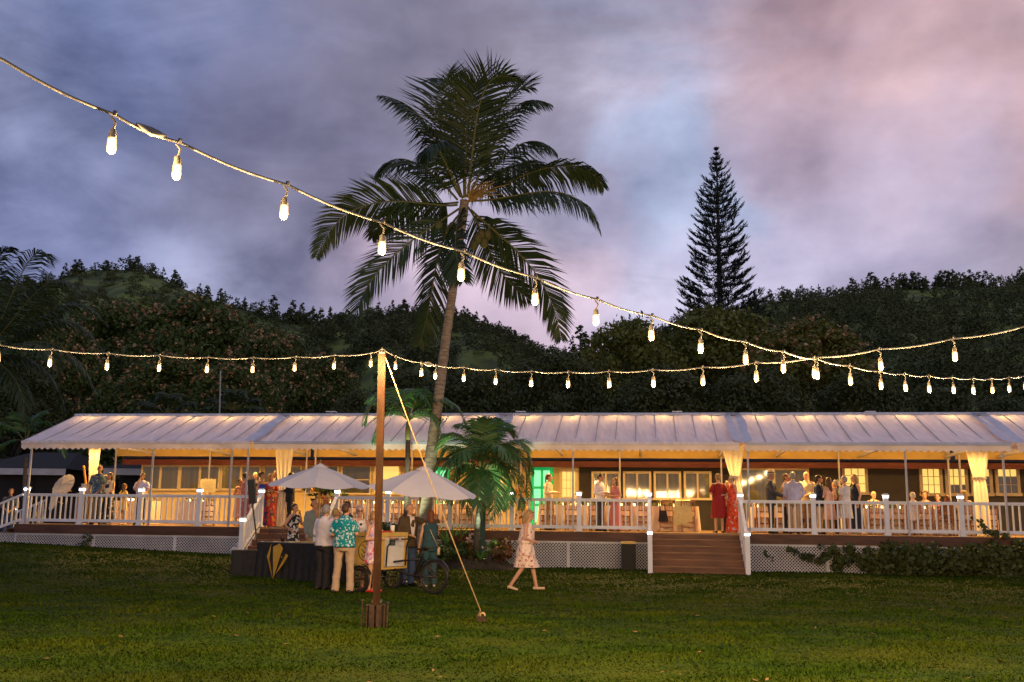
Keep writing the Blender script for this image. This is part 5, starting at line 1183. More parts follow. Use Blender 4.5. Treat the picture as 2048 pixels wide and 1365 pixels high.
# ================================================================== CARGO CART (vending tricycle)
rw = ground(867, 1189); fl = ground(722, 1186); frr = ground(781, 1177)
fm = (fl + frr) / 2; hd = Vector((fm.x - rw.x, fm.y - rw.y, 0)).normalized(); lt = Vector((-hd.y, hd.x, 0))
def CT(x, y, z): p = rw + hd * x + lt * y; return Vector((p.x, p.y, rw.z + z))
cart = thing('cargo_tricycle', CT(.8, 0, 0), 'ice cream vending tricycle with a cream box between its two front wheels', 'tricycle')
AXL = (fm - rw).length; tw2 = (fl - frr).length / 2
def wheel(c, r, name, ax=(0, 1, 0)):
    tw_ = MB(CT); N_ = 28; V = []; 
    for k in range(N_):
        t = 2 * math.pi * k / N_
        for q in range(6):
            s_ = 2 * math.pi * q / 6; rr_ = r - .024 + .024 * math.cos(s_); V.append((c[0] + rr_ * math.cos(t), c[1] + .024 * math.sin(s_), c[2] + rr_ * math.sin(t)))
    tw_.add(V, [(k * 6 + q, k * 6 + (q + 1) % 6, ((k + 1) % N_) * 6 + (q + 1) % 6, ((k + 1) % N_) * 6 + q) for k in range(N_) for q in range(6)])
    wo = tw_.build(name, M_BLACKP, cart, smooth=True); OFF[wo] = OFF[cart]
    rm = MB(CT); V = []
    for k in range(N_):
        t = 2 * math.pi * k / N_
        for rr_, yy in ((r - .05, -.012), (r - .05, .012), (r - .068, .012), (r - .068, -.012)): V.append((c[0] + rr_ * math.cos(t), c[1] + yy, c[2] + rr_ * math.sin(t)))
    rm.add(V, [(k * 4 + q, k * 4 + (q + 1) % 4, ((k + 1) % N_) * 4 + (q + 1) % 4, ((k + 1) % N_) * 4 + q) for k in range(N_) for q in range(4)]); rm.build('rim', M_IRON, wo)
    sp_ = MB(CT)
    for k in range(18): t = 2 * math.pi * k / 18; sp_.bar((c[0], c[1] + (.03 if k % 2 else -.03), c[2]), (c[0] + (r - .06) * math.cos(t), c[1], c[2] + (r - .06) * math.sin(t)), .004)
    sp_.tube([(c[0], c[1] - .045, c[2]), (c[0], c[1] + .045, c[2])], .025, 8); sp_.build('spokes', M_IRON, wo)
    fd = MB(CT); V = []
    for k in range(13):
        t = math.radians(10 + 150 * k / 12); V += [(c[0] + (r + .03) * math.cos(t), c[1] - .035, c[2] + (r + .03) * math.sin(t)), (c[0] + (r + .03) * math.cos(t), c[1] + .035, c[2] + (r + .03) * math.sin(t))]
    fd.add(V, [(2 * k, 2 * k + 1, 2 * k + 3, 2 * k + 2) for k in range(12)]); fd.build('mudguard', M_BLACKP, wo)
wheel((0, 0, .34), .34, 'rear_wheel'); wheel((AXL, tw2, .27), .27, 'front_wheel'); wheel((AXL, -tw2, .27), .27, 'front_wheel')
bx0, bx1, by0, by1, bz0, bz1 = AXL - .42, AXL + .36, -.40, .40, .50, 1.17
b = MB(CT); b.box(bx0 + .01, bx1 - .01, by0 + .01, by1 - .01, bz0 + .01, bz1 - .06); b.build('box', M_CARTW, cart)
for x, y in ((bx0, by0), (bx0, by1), (bx1, by0), (bx1, by1)):
    b = MB(CT); b.box(x - .03, x + .03, y - .03, y + .03, bz0, bz1 - .06); b.build('corner_post', M_CARTY, cart)
b = MB(CT); b.box(bx0 - .035, bx1 + .035, by0 - .035, by1 + .035, bz1 - .06, bz1 + .02); b.build('lid', M_CARTY, cart)
b = MB(CT); b.box(bx0 - .032, bx1 + .032, by0 - .032, by1 + .032, bz0 - .04, bz0 - .002); b.build('floor_tray', M_CARTY, cart)
b = MB(CT); b.box(bx0 + .03, bx1 - .03, by1 + .002, by1 + .012, bz0 + .02, bz1 - .08); b.build('side_panel', M_CARTY, cart)
# round emblem with scrolling strokes on the side panel
e0 = ((bx0 + bx1) / 2, by1 + .016, (bz0 + bz1) / 2 - .02)
b = MB(CT); b.tube([(e0[0] + .2 * math.cos(t), e0[1], e0[2] + .2 * math.sin(t)) for t in np.linspace(0, 2 * math.pi, 33)], .008, 5)
for k in range(3): b.tube([(e0[0] + .13 - .26 * s_, e0[1], e0[2] + .09 - .09 * k + .035 * math.sin(s_ * 13 + k)) for s_ in np.linspace(0, 1, 16)], .008, 5)
b.build('emblem', M_INK, cart)
# small green notice on the rear panel
b = MB(CT); b.box(bx0 - .006, bx0 + .009, -.02, .17, .93, 1.05); nt_o = b.build('notice', mat('green_notice', (.01, .05, .03), rough=.5), cart); OFF[nt_o] = OFF[cart]
b = MB(CT)
for k, (a_, c_) in enumerate(((.0, .15), (.02, .13), (.01, .14))):
    y_ = a_
    while y_ < c_ - .012: b.box(bx0 - .009, bx0 - .0065, y_, y_ + .013, 1.02 - k * .034, 1.033 - k * .034); y_ += .02
b.build('lettering', M_SIGN, nt_o)
b = MB(CT); hp = [(bx0 - .05, .34, .52), (bx0 - .07, .34, .9), (bx0 - .14, .30, 1.03), (bx0 - .22, .26, 1.06), (bx0 - .25, 0, 1.06), (bx0 - .22, -.26, 1.06), (bx0 - .14, -.30, 1.03), (bx0 - .07, -.34, .9), (bx0 - .05, -.34, .52)]; b.tube(hp, .016, 8); b.build('handlebar', M_BLACKP, cart, smooth=True)
b = MB(CT)
for y in (-.3, .3): b.bar((AXL - .45, y, .44), (AXL + .4, y, .44), .04)
b.bar((AXL, -tw2 + .03, .27), (AXL, tw2 - .03, .27), .035); b.bar((AXL - .4, -.3, .44), (AXL - .4, .3, .44), .04); b.bar((AXL, -.3, .42), (AXL, -.3, .28), .04); b.bar((AXL, .3, .42), (AXL, .3, .28), .04)
b.tube([(AXL - .42, 0, .46), (.62, 0, .36), (.42, 0, .34), (0, .05, .34)], .022, 8); b.tube([(0, -.05, .34), (.42, 0, .34)], .018, 8); b.tube([(.46, 0, .34), (.3, 0, .78), (.28, 0, .86)], .02, 8); b.tube([(.3, 0, .74), (0, .05, .36)], .013, 6); b.tube([(.3, 0, .74), (0, -.05, .36)], .013, 6); b.tube([(.33, 0, .68), (AXL - .42, 0, .6)], .02, 8)
b.build('frame', M_BLACKP, cart, smooth=True)
b = MB(CT); b.add([(.42, -.02, .885), (.42, .02, .885), (.3, -.05, .89), (.3, .05, .89), (.16, -.10, .9), (.16, .10, .9), (.13, 0, .905), (.42, 0, .85), (.3, 0, .83), (.15, 0, .84)], [(0, 1, 3, 2), (2, 3, 5, 4), (4, 5, 6), (0, 2, 8, 7), (2, 4, 9, 8), (1, 7, 8, 3), (3, 8, 9, 5), (4, 6, 9), (5, 9, 6), (0, 7, 1)]); b.build('saddle', M_IRON, cart)
b = MB(CT); b.tube([(.46, -.07, .34), (.46, -.055, .34)], .085, 18); b.build('chainring', M_IRON, cart)
for s_ in (1, -1): b = MB(CT); b.bar((.46, .07 * s_, .34), (.46 + .14 * s_, .09 * s_, .27), .02); b.box(.46 + .14 * s_ - .04, .46 + .14 * s_ + .04, .09 * s_ - .01, .09 * s_ + .07 * s_ + .011, .255, .28) if s_ > 0 else b.box(.28, .36, -.17, -.08, .255, .28); b.build('pedal', M_BLACKP, cart)
# on the lid
b = MB(CT); b.box(bx0 + .05, bx0 + .35, .0, .25, bz1 + .022, bz1 + .05); b.build('folded_cloth', mat('red_paper', (.5, .05, .02), (.4, .04, .02), 4, .7), label='folded red cloth on the lid of the ice cream cart', cat='cloth')
b = MB(CT); b.lathe([(.04, bz1 + .022), (.05, bz1 + .16), (.048, bz1 + .16), (.038, bz1 + .03)], 12, (bx0 + .2, -.2, 0)); b.build('cup', M_GLASSW, label='clear cup standing on the lid of the ice cream cart', cat='cup', smooth=True)

# ================================================================== GARDEN BED, PLANTS
gp0, gp1 = W(pu(690, -1.2), -1.2, 0), W(pu(1035, -1.2), -1.2, 0)
V = []; K = 30
for i in range(K + 1):
    t = i / K; u = pu(690, -.9) + (pu(1040, -.9) - pu(690, -.9)) * t
    for j in range(9):
        s_ = j / 8; v = -2.0 + 1.86 * s_ + .25 * math.sin(i * .8) * (1 - s_); p = W(u, v, 0); e = min(1, min(t, 1 - t) * 8) * min(1, s_ * 3.5)
        V.append((p.x, p.y, gz(p.x, p.y) - .03 + (.26 + .05 * math.sin(i * 1.7 + j)) * e))
npobj('garden_bed', V, [(i * 9 + j, (i + 1) * 9 + j, (i + 1) * 9 + j + 1, i * 9 + j + 1) for i in range(K) for j in range(8)], M_SOIL, kind='structure', label='dark planted bed in front of the deck', smooth=True)
def bush(name, label, px, py, v, rx, h, n, size, m_, seed, cat='shrub', stem=True):
    r = np.random.default_rng(seed); u, _ = fr(px, py, v); p = W(u, v, 0); z = gz(p.x, p.y) + .12; root = thing(name, (p.x, p.y, z), label, cat)
    cl = [(p.x + r.normal() * rx * .5, p.y + r.normal() * .2, z + h * (.25 + .65 * r.random()), .18 + .12 * r.random()) for _ in range(max(6, int(rx * 22)))]
    V, F = clump_leaves(cl, n, size, r, .2, .9); npobj('foliage', V, F, m_, root, kind='stuff')
    b = MB(); [b.tube([(p.x, p.y, z - .1), c[:3]], [.018, .006], 4) for c in cl]; b.build('stem', M_BARKG, root, kind='stuff')
for i, (lb, px, py, v, rx, h, n, sz, m_) in enumerate([('dark leafy shrub behind the polka-dot woman and the pole', 745, 1085, -.5, .6, .95, 800, .17, M_SHRUB), ('dark shrub behind the bald man in the brown jacket', 800, 1090, -.5, .5, .9, 700, .17, M_SHRUB),
      ('reddish croton shrub left of the palm uplight', 925, 1100, -.7, .34, .85, 600, .15, M_RED), ('low dark shrub at the front of the planted bed', 880, 1140, -1.5, .55, .45, 700, .14, M_SHRUB), ('low rust-tinted shrub beside the walking woman', 1005, 1140, -1.1, .4, .35, 420, .12, M_RED), ('thin shrub with dark red leaves right of the uplight', 1005, 1105, -.6, .2, .6, 240, .13, M_RED),
      ('bright green vine leaves on the lattice beside the walking woman', 992, 1085, -.25, .16, .75, 90, .13, M_AGAVE), ('low green shrub in the bed behind the cart wheel', 905, 1120, -1.2, .3, .5, 420, .15, M_SHRUB)]):
    bush('shrub', lb, px, py, v, rx, h, n, sz, m_, 700 + i)
def blade_plant(name, label, px, py, v, n, l, wd, m_, seed, up=.6, cat='plant'):
    r = np.random.default_rng(seed); u, _ = fr(px, py, v); p = W(u, v, 0); z = gz(p.x, p.y) + .2; root = thing(name, (p.x, p.y, z), label, cat)
    for k in range(n):
        t = 2 * math.pi * k / n + r.normal() * .3; d = np.array([math.cos(t), math.sin(t), up + .5 * r.random()]); d /= np.linalg.norm(d); L_ = l * (.7 + .5 * r.random()); s_ = np.cross(d, [0, 0, 1.]); s_ /= np.linalg.norm(s_); c = np.array([p.x, p.y, z])
        q1 = c + d * L_ * .5; q2 = c + d * L_ + np.array([0, 0, -.16 * L_]); b = MB(); b.add([c - s_ * wd * .5, c + s_ * wd * .5, q1 + s_ * wd, q1 - s_ * wd, q2, q1 - np.array([0, 0, wd * .4])], [(0, 5, 3), (0, 1, 5), (1, 2, 5), (5, 2, 4), (3, 5, 4)]); b.build('leaf', m_, root)
blade_plant('agave', 'spiky plant glowing green-white over the garden uplight', 962, 1103, -1.15, 16, .46, .035, M_AGAVE, 1, .9)
blade_plant('agave', 'strap-leaved plant in the shade left of the uplit one', 925, 1122, -1.3, 14, .45, .03, M_SHRUB, 2, .8)
blade_plant('fern', 'tall bright fern behind the outstretched arm of the man in brown', 905, 1060, -.6, 18, 1.25, .05, M_AGAVE, 3, 1.7, 'fern')
blade_plant('ti_plant', 'yellow-lit leafy plant beyond the parasol at the left', 88, 1010, 3.0, 18, 1.0, .06, mat('yellow_lit_leaf', (.4, .3, .05), (.2, .2, .04), 4, .5), 4, 1.1)  # yellow light on the plant is put into its leaf colour
blade_plant('ti_plant', 'dark strap-leaved plant behind the left corner post', 45, 1020, 3.2, 14, .9, .06, M_SHRUB, 5, 1.0)
blade_plant('ti_plant', 'lit spray of leaves hanging behind the paper parasol', 118, 985, 4.5, 12, 1.0, .05, M_FRONDG, 6, .5)
ob = fr(945, 1065, -.9)[0]; op = W(ob, -.9, 0); oz = gz(op.x, op.y) + .2; orch = thing('flowering_plant', (op.x, op.y, oz), 'pale speckled flowers on thin stems in front of the teal pillar', 'flowers'); r = np.random.default_rng(8)
for k in range(14):
    q = np.array([op.x + r.normal() * .14, op.y + r.normal() * .06, oz + .55 + r.normal() * .16]); V, F = leaves(np.repeat(q[None], 8, 0) + r.normal(size=(8, 3)) * .02, r.normal(size=(8, 3)), .085, r); npobj('flower', V, F, M_PETAL, orch)
    if k % 3 == 0: b = MB(); b.tube([(op.x, op.y, oz - .1), tuple(q)], [.01, .005], 4); b.build('stem', M_RACH, orch)
# teal pillar with a covered lamp box, and the uplight in the bed
tpp = W(fr(962, 1050, -.35)[0], -.35, 0); zt0 = gz(tpp.x, tpp.y); zt1 = fr(962, 968, -.35)[1]; tp = thing('lamp_pillar', (tpp.x, tpp.y, zt0), 'dark teal pillar with a capped lamp box among the palm fronds', 'pillar')
b = MB(); b.box(tpp.x - .13, tpp.x + .13, tpp.y - .13, tpp.y + .13, zt0, zt1 - .35); b.build('column', M_TEAL, tp)
b = MB(); b.box(tpp.x - .30, tpp.x + .30, tpp.y - .2, tpp.y + .2, zt1 - .35, zt1 - .02); b.build('box', M_TEAL, tp)
b = MB(); b.box(tpp.x - .36, tpp.x + .36, tpp.y - .26, tpp.y + .26, zt1 - .017, zt1 + .03); b.build('cap', M_WHITE, tp)
up_ = W(fr(970, 1110, -2.0)[0], -2.0, 0); uz = gz(up_.x, up_.y) + .2; ul = thing('garden_uplight', (up_.x, up_.y, uz), 'small ground spotlight shining up into the spiky plant and palm', 'spotlight')
b = MB(); b.lathe([(.03, 0), (.05, .03), (.06, .1), (.055, .1), (.045, .05)], 10, (up_.x, up_.y, uz)); b.build('housing', M_IRON, ul)
b = MB(); b.lathe([(.0, .085), (.05, .085)], 10, (up_.x, up_.y, uz), caps=False); b.build('lens', mat('uplight_lens', (.8, 1, .85), emis=(.55, 1, .62), es=60), ul)
sl = bpy.data.lights.new('uplight', 'SPOT'); sl.energy = 330; sl.color = (.72, 1, .70); sl.spot_size = 1.1; sl.spot_blend = .7; sl.shadow_soft_size = .05
slo = bpy.data.objects.new('uplight_beam', sl); COL.objects.link(slo); slo.parent = ul; slo.location = (0, 0, .12); slo.rotation_euler = (Vector((0, 0, -1)).rotation_difference(Vector((-.02, .30, 1)).normalized())).to_euler()
u2 = W(fr(806, 1110, -1.5)[0], -1.5, 0); uz2 = gz(u2.x, u2.y) + .2; ul2 = thing('garden_uplight', (u2.x, u2.y, uz2), 'ground spotlight under the slender palm behind the wooden pole', 'spotlight')
b = MB(); b.lathe([(.03, 0), (.05, .03), (.06, .1), (.055, .1), (.045, .05)], 10, (u2.x, u2.y, uz2)); b.build('housing', M_IRON, ul2)
sl2 = sl.copy(); sl2.energy = 380; sl2.color = (.85, 1, .66); slo2 = bpy.data.objects.new('uplight_beam', sl2); COL.objects.link(slo2); slo2.parent = ul2; slo2.location = (0, 0, .12); slo2.rotation_euler = (Vector((0, 0, -1)).rotation_difference(Vector((-.06, .12, 1)).normalized())).to_euler()
# vine and hedge over the lattice at the right
def vine(name, label, pts, n, size, seed, cat, thick=.14):
    r = np.random.default_rng(seed); P = []
    for (px, py, rad_) in pts:
        u, z = fr(px, py, -.28); R_ = rad_ / 70
        m_ = int(n * rad_ ** 2 / sum(q[2] ** 2 for q in pts)); d = r.normal(size=(m_, 3)); d /= np.linalg.norm(d, axis=1)[:, None]; d *= (r.random(m_) ** .45)[:, None]
        for q in d: P.append(np.array(W(u + q[0] * R_, -.30 + q[1] * thick * (1 + rad_ / 40) - (.25 if rad_ > 26 else 0), max(.1, z + q[2] * R_))))
    P = np.array(P); root = thing(name, P.mean(0) * [1, 1, 0] + [0, 0, .09], label, cat)
    V, F = leaves(P, np.tile(np.array([-VD.x, -VD.y, .5]), (len(P), 1)), size, r, 1.3, .8); npobj('foliage', V, F, M_LEAFB if seed % 2 else M_SHRUB, root, kind='stuff')
    b = MB(); pr = None
    for (px, py, rad_) in pts:
        u, z = fr(px, py, -.2); p = W(u, -.2, z)
        if pr is not None and (p - pr).length < 1.6: b.tube([pr, p], [.012, .01], 5)
        pr = p
    b.build('stem', M_BARKG, root, kind='stuff')
vine('climbing_vine', 'dark vine trailing across the white lattice right of the wide stairs', [(1578, 1098, 7), (1590, 1104, 8), (1606, 1112, 9), (1622, 1116, 9), (1640, 1122, 10), (1655, 1110, 12), (1668, 1098, 11), (1682, 1118, 18), (1672, 1135, 14), (1700, 1098, 13), (1640, 1092, 6), (1710, 1120, 12), (1530, 1106, 5), (1536, 1112, 5), (1545, 1118, 4)], 420, .12, 801, 'vine')
vine('hedge', 'dark leafy hedge smothering the lattice under the right railing', [(1740, 1122, 26), (1780, 1112, 30), (1820, 1118, 34), (1862, 1116, 30), (1905, 1120, 30), (1950, 1116, 30), (1995, 1120, 32), (2040, 1118, 32), (1760, 1138, 22), (1800, 1140, 24), (1850, 1144, 26), (1900, 1146, 26), (1950, 1148, 26), (2000, 1150, 28), (2050, 1150, 28), (2090, 1120, 40), (1832, 1098, 12), (1985, 1090, 12), (2035, 1092, 14), (1940, 1096, 12)], 5200, .13, 803, 'hedge')
vine('climbing_vine', 'thin sprig of vine on the lattice under the left railing', [(170, 1072, 6), (176, 1080, 7), (168, 1088, 8), (174, 1096, 8), (180, 1068, 4), (186, 1075, 4)], 60, .10, 805, 'vine')
vine('climbing_vine', 'vine tendrils reaching up the balusters above the hedge', [(1962, 1052, 6), (1970, 1060, 7), (1978, 1066, 8), (1958, 1042, 5), (1990, 1068, 9), (2010, 1072, 8)], 170, .09, 807, 'vine')
# ================================================================== PEOPLE
SC2 = bpy.data.scenes.new('work')
FOLD = bpy.data.textures.new('cloth_folds', 'CLOUDS'); FOLD.noise_scale = .16; FOLD.noise_depth = 2
def remesh(mb, vox, it=3, fac=.5, fold=0):
    me = mb.mesh('tmp'); ob = bpy.data.objects.new('tmp', me); SC2.collection.objects.link(ob)
    md = ob.modifiers.new('r', 'REMESH'); md.mode = 'VOXEL'; md.voxel_size = vox; md.use_smooth_shade = True
    ms = ob.modifiers.new('s', 'SMOOTH'); ms.iterations = it; ms.factor = fac
    if fold: df = ob.modifiers.new('d', 'DISPLACE'); df.texture = FOLD; df.strength = fold; df.mid_level = .45; df.texture_coords = 'LOCAL'
    vl = SC2.view_layers[0]; vl.update(); dg = vl.depsgraph; dg.update()
    new = bpy.data.meshes.new_from_object(ob.evaluated_get(dg)); bpy.data.objects.remove(ob); bpy.data.meshes.remove(me)
    return new
def mesh_join(me, mb):
    n = len(me.vertices); co = np.empty(n * 3, dtype=np.float32); me.vertices.foreach_get('co', co)
    out = MB(); out.v = [tuple(p) for p in co.reshape(-1, 3)]; out.f = [tuple(p.vertices) for p in me.polygons]; out.add(mb.v, mb.f); bpy.data.meshes.remove(me); return out
SKIN = {k: mat('skin_' + k, c, rough=.55) for k, c in dict(fair=(.50, .27, .17), tan=(.36, .18, .10), dark=(.2, .09, .05)).items()}
HAIR = {k: mat('hair_' + k, a, b, 30, .5, .4, 40) for k, (a, b) in dict(black=((.012, .009, .008), (.03, .02, .015)), brown=((.05, .025, .012), (.09, .045, .02)), red=((.16, .05, .02), (.1, .03, .012)), blond=((.35, .22, .09), (.25, .15, .06)), grey=((.3, .28, .27), (.2, .19, .18)), white=((.5, .45, .38), (.4, .36, .3))).items()}
M_EYE = mat('eye_dark', (.015, .01, .008), rough=.3); M_LIP = mat('lip', (.3, .09, .07), rough=.5)
def cloth(name, c, k=.85): return mat(name, c, tuple(x * k for x in c), 7, .8, .35, 9)
C = dict(white=cloth('white_shirt', (.62, .56, .58)), cream=cloth('cream_shirt', (.6, .5, .34)), lav=cloth('lavender_shirt', (.40, .38, .52)), black=cloth('black_suit', (.016, .016, .018)), charcoal=cloth('charcoal_suit', (.045, .045, .055)), brown=cloth('brown_jacket', (.075, .05, .025)), greyblue=cloth('grey_blue_jacket', (.22, .27, .28)),
         khaki=cloth('khaki_trousers', (.42, .30, .20)), dark=cloth('dark_trousers', (.02, .018, .02)), jeans=cloth('blue_jeans', (.05, .09, .19)), red=cloth('dark_red_dress', (.28, .015, .012)), pink=cloth('rose_dress', (.48, .17, .17)), peach=cloth('peach_dress', (.62, .36, .27)), palegrey=cloth('pale_grey_dress', (.55, .53, .56)), navy=cloth('navy_dress', (.015, .02, .04)), tealdk=cloth('teal_black_top', (.02, .06, .075)), yellow=cloth('yellow_dress', (.65, .45, .1)), salmon=cloth('salmon_shirt', (.6, .25, .18)), olive=cloth('tan_trousers', (.24, .19, .11)),
         aloha=spots('teal_aloha_shirt', (.0, .2, .24), [(.55, .62, .62), (.5, .6, .6)], 13, .30), polka=spots('polka_dot_cloth', (.68, .62, .56), [(.015, .012, .015)], 8.5, .27, .25), bwfl=spots('black_white_floral', (.02, .02, .022), [(.7, .68, .66), (.65, .63, .6)], 9, .38), pinkfl=spots('pink_floral_cloth', (.60, .36, .45), [(.65, .03, .07), (.32, .25, .48), (.7, .6, .6)], 9, .36), creamfl=spots('cream_floral_cloth', (.70, .55, .47), [(.35, .04, .05), (.30, .20, .10)], 15, .27),
         blueal=spots('dark_blue_print', (.05, .09, .13), [(.25, .27, .22), (.02, .03, .05)], 12, .36), orangefl=spots('orange_floral_cloth', (.62, .07, .02), [(.55, .4, .42), (.3, .02, .02)], 9, .30), redfl=spots('red_floral_cloth', (.4, .03, .03), [(.03, .06, .08), (.5, .2, .04)], 8, .40), bluefl=spots('blue_red_gown', (.02, .03, .22), [(.55, .02, .05)], 4.5, .34), rosefl=spots('rose_print_dress', (.32, .12, .13), [(.55, .38, .32)], 11, .33), plaid=spots('brown_print_shirt', (.12, .06, .04), [(.22, .14, .08)], 14, .35), goldfl=spots('orange_leaf_print', (.6, .28, .06), [(.06, .03, .02), (.6, .45, .2)], 8, .36), darkfl=spots('dark_floral_skirt', (.02, .02, .02), [(.35, .25, .12)], 10, .3))
M_SHOE = mat('dark_shoe', (.02, .015, .012), rough=.4); M_SHOEB = mat('beige_shoe', (.5, .36, .24), rough=.5); M_SHOER = mat('red_shoe', (.5, .02, .02), rough=.4); M_STRAW = mat('straw_hat', (.6, .5, .34), (.5, .4, .27), 40, .8); M_SUNGL = mat('glasses_frame', (.02, .015, .015), rough=.2)
ARM = {  # elbow and wrist of the left arm (x is mirrored for the right)
    'down': ((.235, .03, 1.13), (.245, -.05, .89)), 'bent': ((.235, .04, 1.13), (.11, -.22, 1.14)), 'chin': ((.15, -.17, 1.16), (.05, -.17, 1.43)), 'clasp': ((.24, .02, 1.13), (.05, -.19, .99)), 'out': ((.43, -.1, 1.30), (.66, -.2, 1.36)), 'rail': ((.25, -.08, 1.16), (.24, -.33, 1.03)),
    'reach': ((.25, -.16, 1.18), (.22, -.42, 1.15)), 'hip': ((.30, .06, 1.14), (.17, -.06, 1.0)), 'up': ((.22, -.13, 1.2), (.12, -.3, 1.33)), 'table': ((.24, -.12, 1.13), (.16, -.36, 1.1)), 'wide': ((.33, -.12, 1.2), (.45, -.33, 1.12)), 'belly': ((.25, .0, 1.12), (.08, -.18, 1.06))}
LEG = {'stand': (((.095, .0, .5), (.10, .02, .085), 0), ((-.095, .0, .5), (-.10, .02, .085), 0)), 'apart': (((.13, .0, .5), (.16, .02, .085), 0), ((-.12, .0, .5), (-.14, .03, .085), 0)), 'contra': (((.10, -.03, .5), (.12, -.05, .085), 0), ((-.09, .01, .5), (-.09, .04, .085), 0)),
       'walk': (((.07, -.15, .52), (.07, -.24, .10), 0), ((-.07, .05, .50), (-.07, .30, .13), .6))}
def ringloft(mb, rings, n=28, close=(True, True), fold=0, ph=0, top_open=False):
    vs = []; fs = []
    for i, (z, rx, ry, yo) in enumerate(rings):
        f = fold * max(0, (len(rings) * .62 - i) / (len(rings) * .62))
        for k in range(n):
            t = 2 * math.pi * k / n; q = 1 + f * (math.sin(t * 7 + ph + i * .25) * .7 + math.sin(t * 11 + ph * 2) * .5)
            vs.append((rx * q * math.cos(t), yo + ry * q * math.sin(t), z))
    for i in range(len(rings) - 1):
        for k in range(n): k2 = (k + 1) % n; fs.append((i * n + k, i * n + k2, (i + 1) * n + k2, (i + 1) * n + k))
    if close[0]: fs.append(tuple(range(n - 1, -1, -1)))
    if close[1]: fs.append(tuple((len(rings) - 1) * n + k for k in range(n)))
    mb.add(vs, fs)
PEOPLE = []
def person(label, pos, face, H=1.72, fem=False, top=None, bottom=None, dress=None, hair=('short', 'brown'), skin='fair', arms=('down', 'down'), legs='stand', shoe=None, hem=.55, lean=0, sit=False, hat=False, glasses=False, nod=0, turn=0, wide=1.0, sleeve=None, jacket=None, hold=None, layered=False, vox=None, sun=False, bag=False):
    """face: degrees, 0 looks at the camera, 90 to the right of the picture, 180 away"""
    s = H / 1.72; rnd = random.Random(label); wd = wide * (0.93 if fem else 1.0)
    root = thing('person', pos, label, 'person'); root.rotation_euler.z = math.radians(face); OFF[root] = Vector((0, 0, 0))
    ca, sa = math.cos(math.radians(lean)), math.sin(math.radians(lean)); dz = -.45 if sit else 0
    def J(p):                       # lean about the hips, seat drop, scale
        x, y, z = p; zz_ = z - .93
        if zz_ > 0: y, zz_ = y * ca - zz_ * sa, zz_ * ca + y * sa * .3
        return Vector((x, y, zz_ + .93 + dz)) * s
    shw = (.175 if not fem else .155) * wide
    b = MB(lambda *p: J(p))
    # trunk
    b.ell((0, 0, 1.29), (.150 * wd, .098 * wide, .19), 14, 10); b.ell((0, -.005, 1.08), (.128 * wd, .095 * wide, .19), 14, 10); b.ell((0, .005, .95), (.148 * wd * (1.06 if fem else 1), .108 * wide, .13), 14, 9)
    if fem: b.ell((.062, -.075 * wide, 1.27), (.06, .055, .06), 10, 7); b.ell((-.062, -.075 * wide, 1.27), (.06, .055, .06), 10, 7)
    b.cap((-shw + .02, .01, 1.395), (shw - .02, .01, 1.395), .052, .052); b.cap((0, .01, 1.38), (0, -.012, 1.53), .056, .048)
    # head with jaw, nose, ears
    hq = Quaternion((0, 0, 1), math.radians(turn)) @ Quaternion((1, 0, 0), math.radians(nod)); hc = Vector((0, -.022, 1.605))
    hp = lambda x, y, z: hc + hq @ Vector((x, y, z))
    b.ell(hp(0, .008, .028), (.074, .093, .088), 14, 10, hq.to_matrix()); b.ell(hp(0, -.026, -.045), (.054, .062, .068), 12, 8, hq.to_matrix()); b.cap(hp(0, -.088, .012), hp(0, -.106, -.022), .010, .016, 8); b.ell(hp(.075, .01, .0), (.012, .022, .032), 8, 6, hq.to_matrix()); b.ell(hp(-.075, .01, .0), (.012, .022, .032), 8, 6, hq.to_matrix()); b.ell(hp(0, -.075, -.082), (.024, .02, .018), 8, 6)
    fing = MB(lambda *p: J(p)); wrists = []
    for sg, an in ((1, arms[0]), (-1, arms[1])):
        e, w_ = [Vector((q[0] * sg * (1 + .12 * (wide - 1)), q[1], q[2])) for q in ARM[an]]; sh = Vector((sg * shw, .01, 1.39))
        k_ = .88 if fem else 1; b.cap(sh, e, .048 * k_, .039 * k_); b.cap(e, w_, .038 * k_, .027 * k_)
        d = (w_ - e).normalized(); h1 = w_ + d * .085; b.cap(w_, h1, .026, .030, 8); wrists.append(J(h1))
        nrm = d.orthogonal().normalized(); nrm = Vector((sg * .9, -.1, 0)) if abs(d.z) > .6 else Vector((0, 0, 1)); nrm = (nrm - d * nrm.dot(d)).normalized(); sd = d.cross(nrm)
        for q in range(4):
            o = h1 + sd * (q - 1.5) * .016 - d * .01; l = (.055, .066, .06, .046)[q]; cu = -nrm * (.35 + .1 * q) * (1 if an != 'down' else .6)
            fing.tube([o, o + d * l * .55, o + d * l * .9 + cu * l * .5, o + d * l * 1.05 + cu * l * .95], [.0095, .009, .008, .005], 6)
        o = w_ + d * .03 + sd * .026 * (1 if q else 1); fing.tube([o, o + sd * .022 + d * .025, o + sd * .026 + d * .055 - nrm * .012], [.011, .010, .006], 6)
    # legs
    lg = LEG[legs] if not sit else (((.11, -.44, .98), (.11, -.42, .545), 0), ((-.11, -.44, .98), (-.11, -.42, .545), 0))
    feet = []
    for sg, (kn_, ak_, lift) in zip((1, -1), lg):
        hp0 = (sg * .088 * wd, .005, .92); b.cap(hp0, kn_, .082, .055); b.cap(kn_, ak_, .054, .036); a = Vector(ak_); dirv = Vector((sg * .15, -1, -.02 if not lift else -.75)).normalized(); hl = a + Vector((0, .045, -.045)); toe = a + dirv * .17 + Vector((0, 0, -.045 if not lift else -.0)); b.cap(hl, toe, .036, .028, 8); feet.append((hl, toe))
    vx = vox or .0165
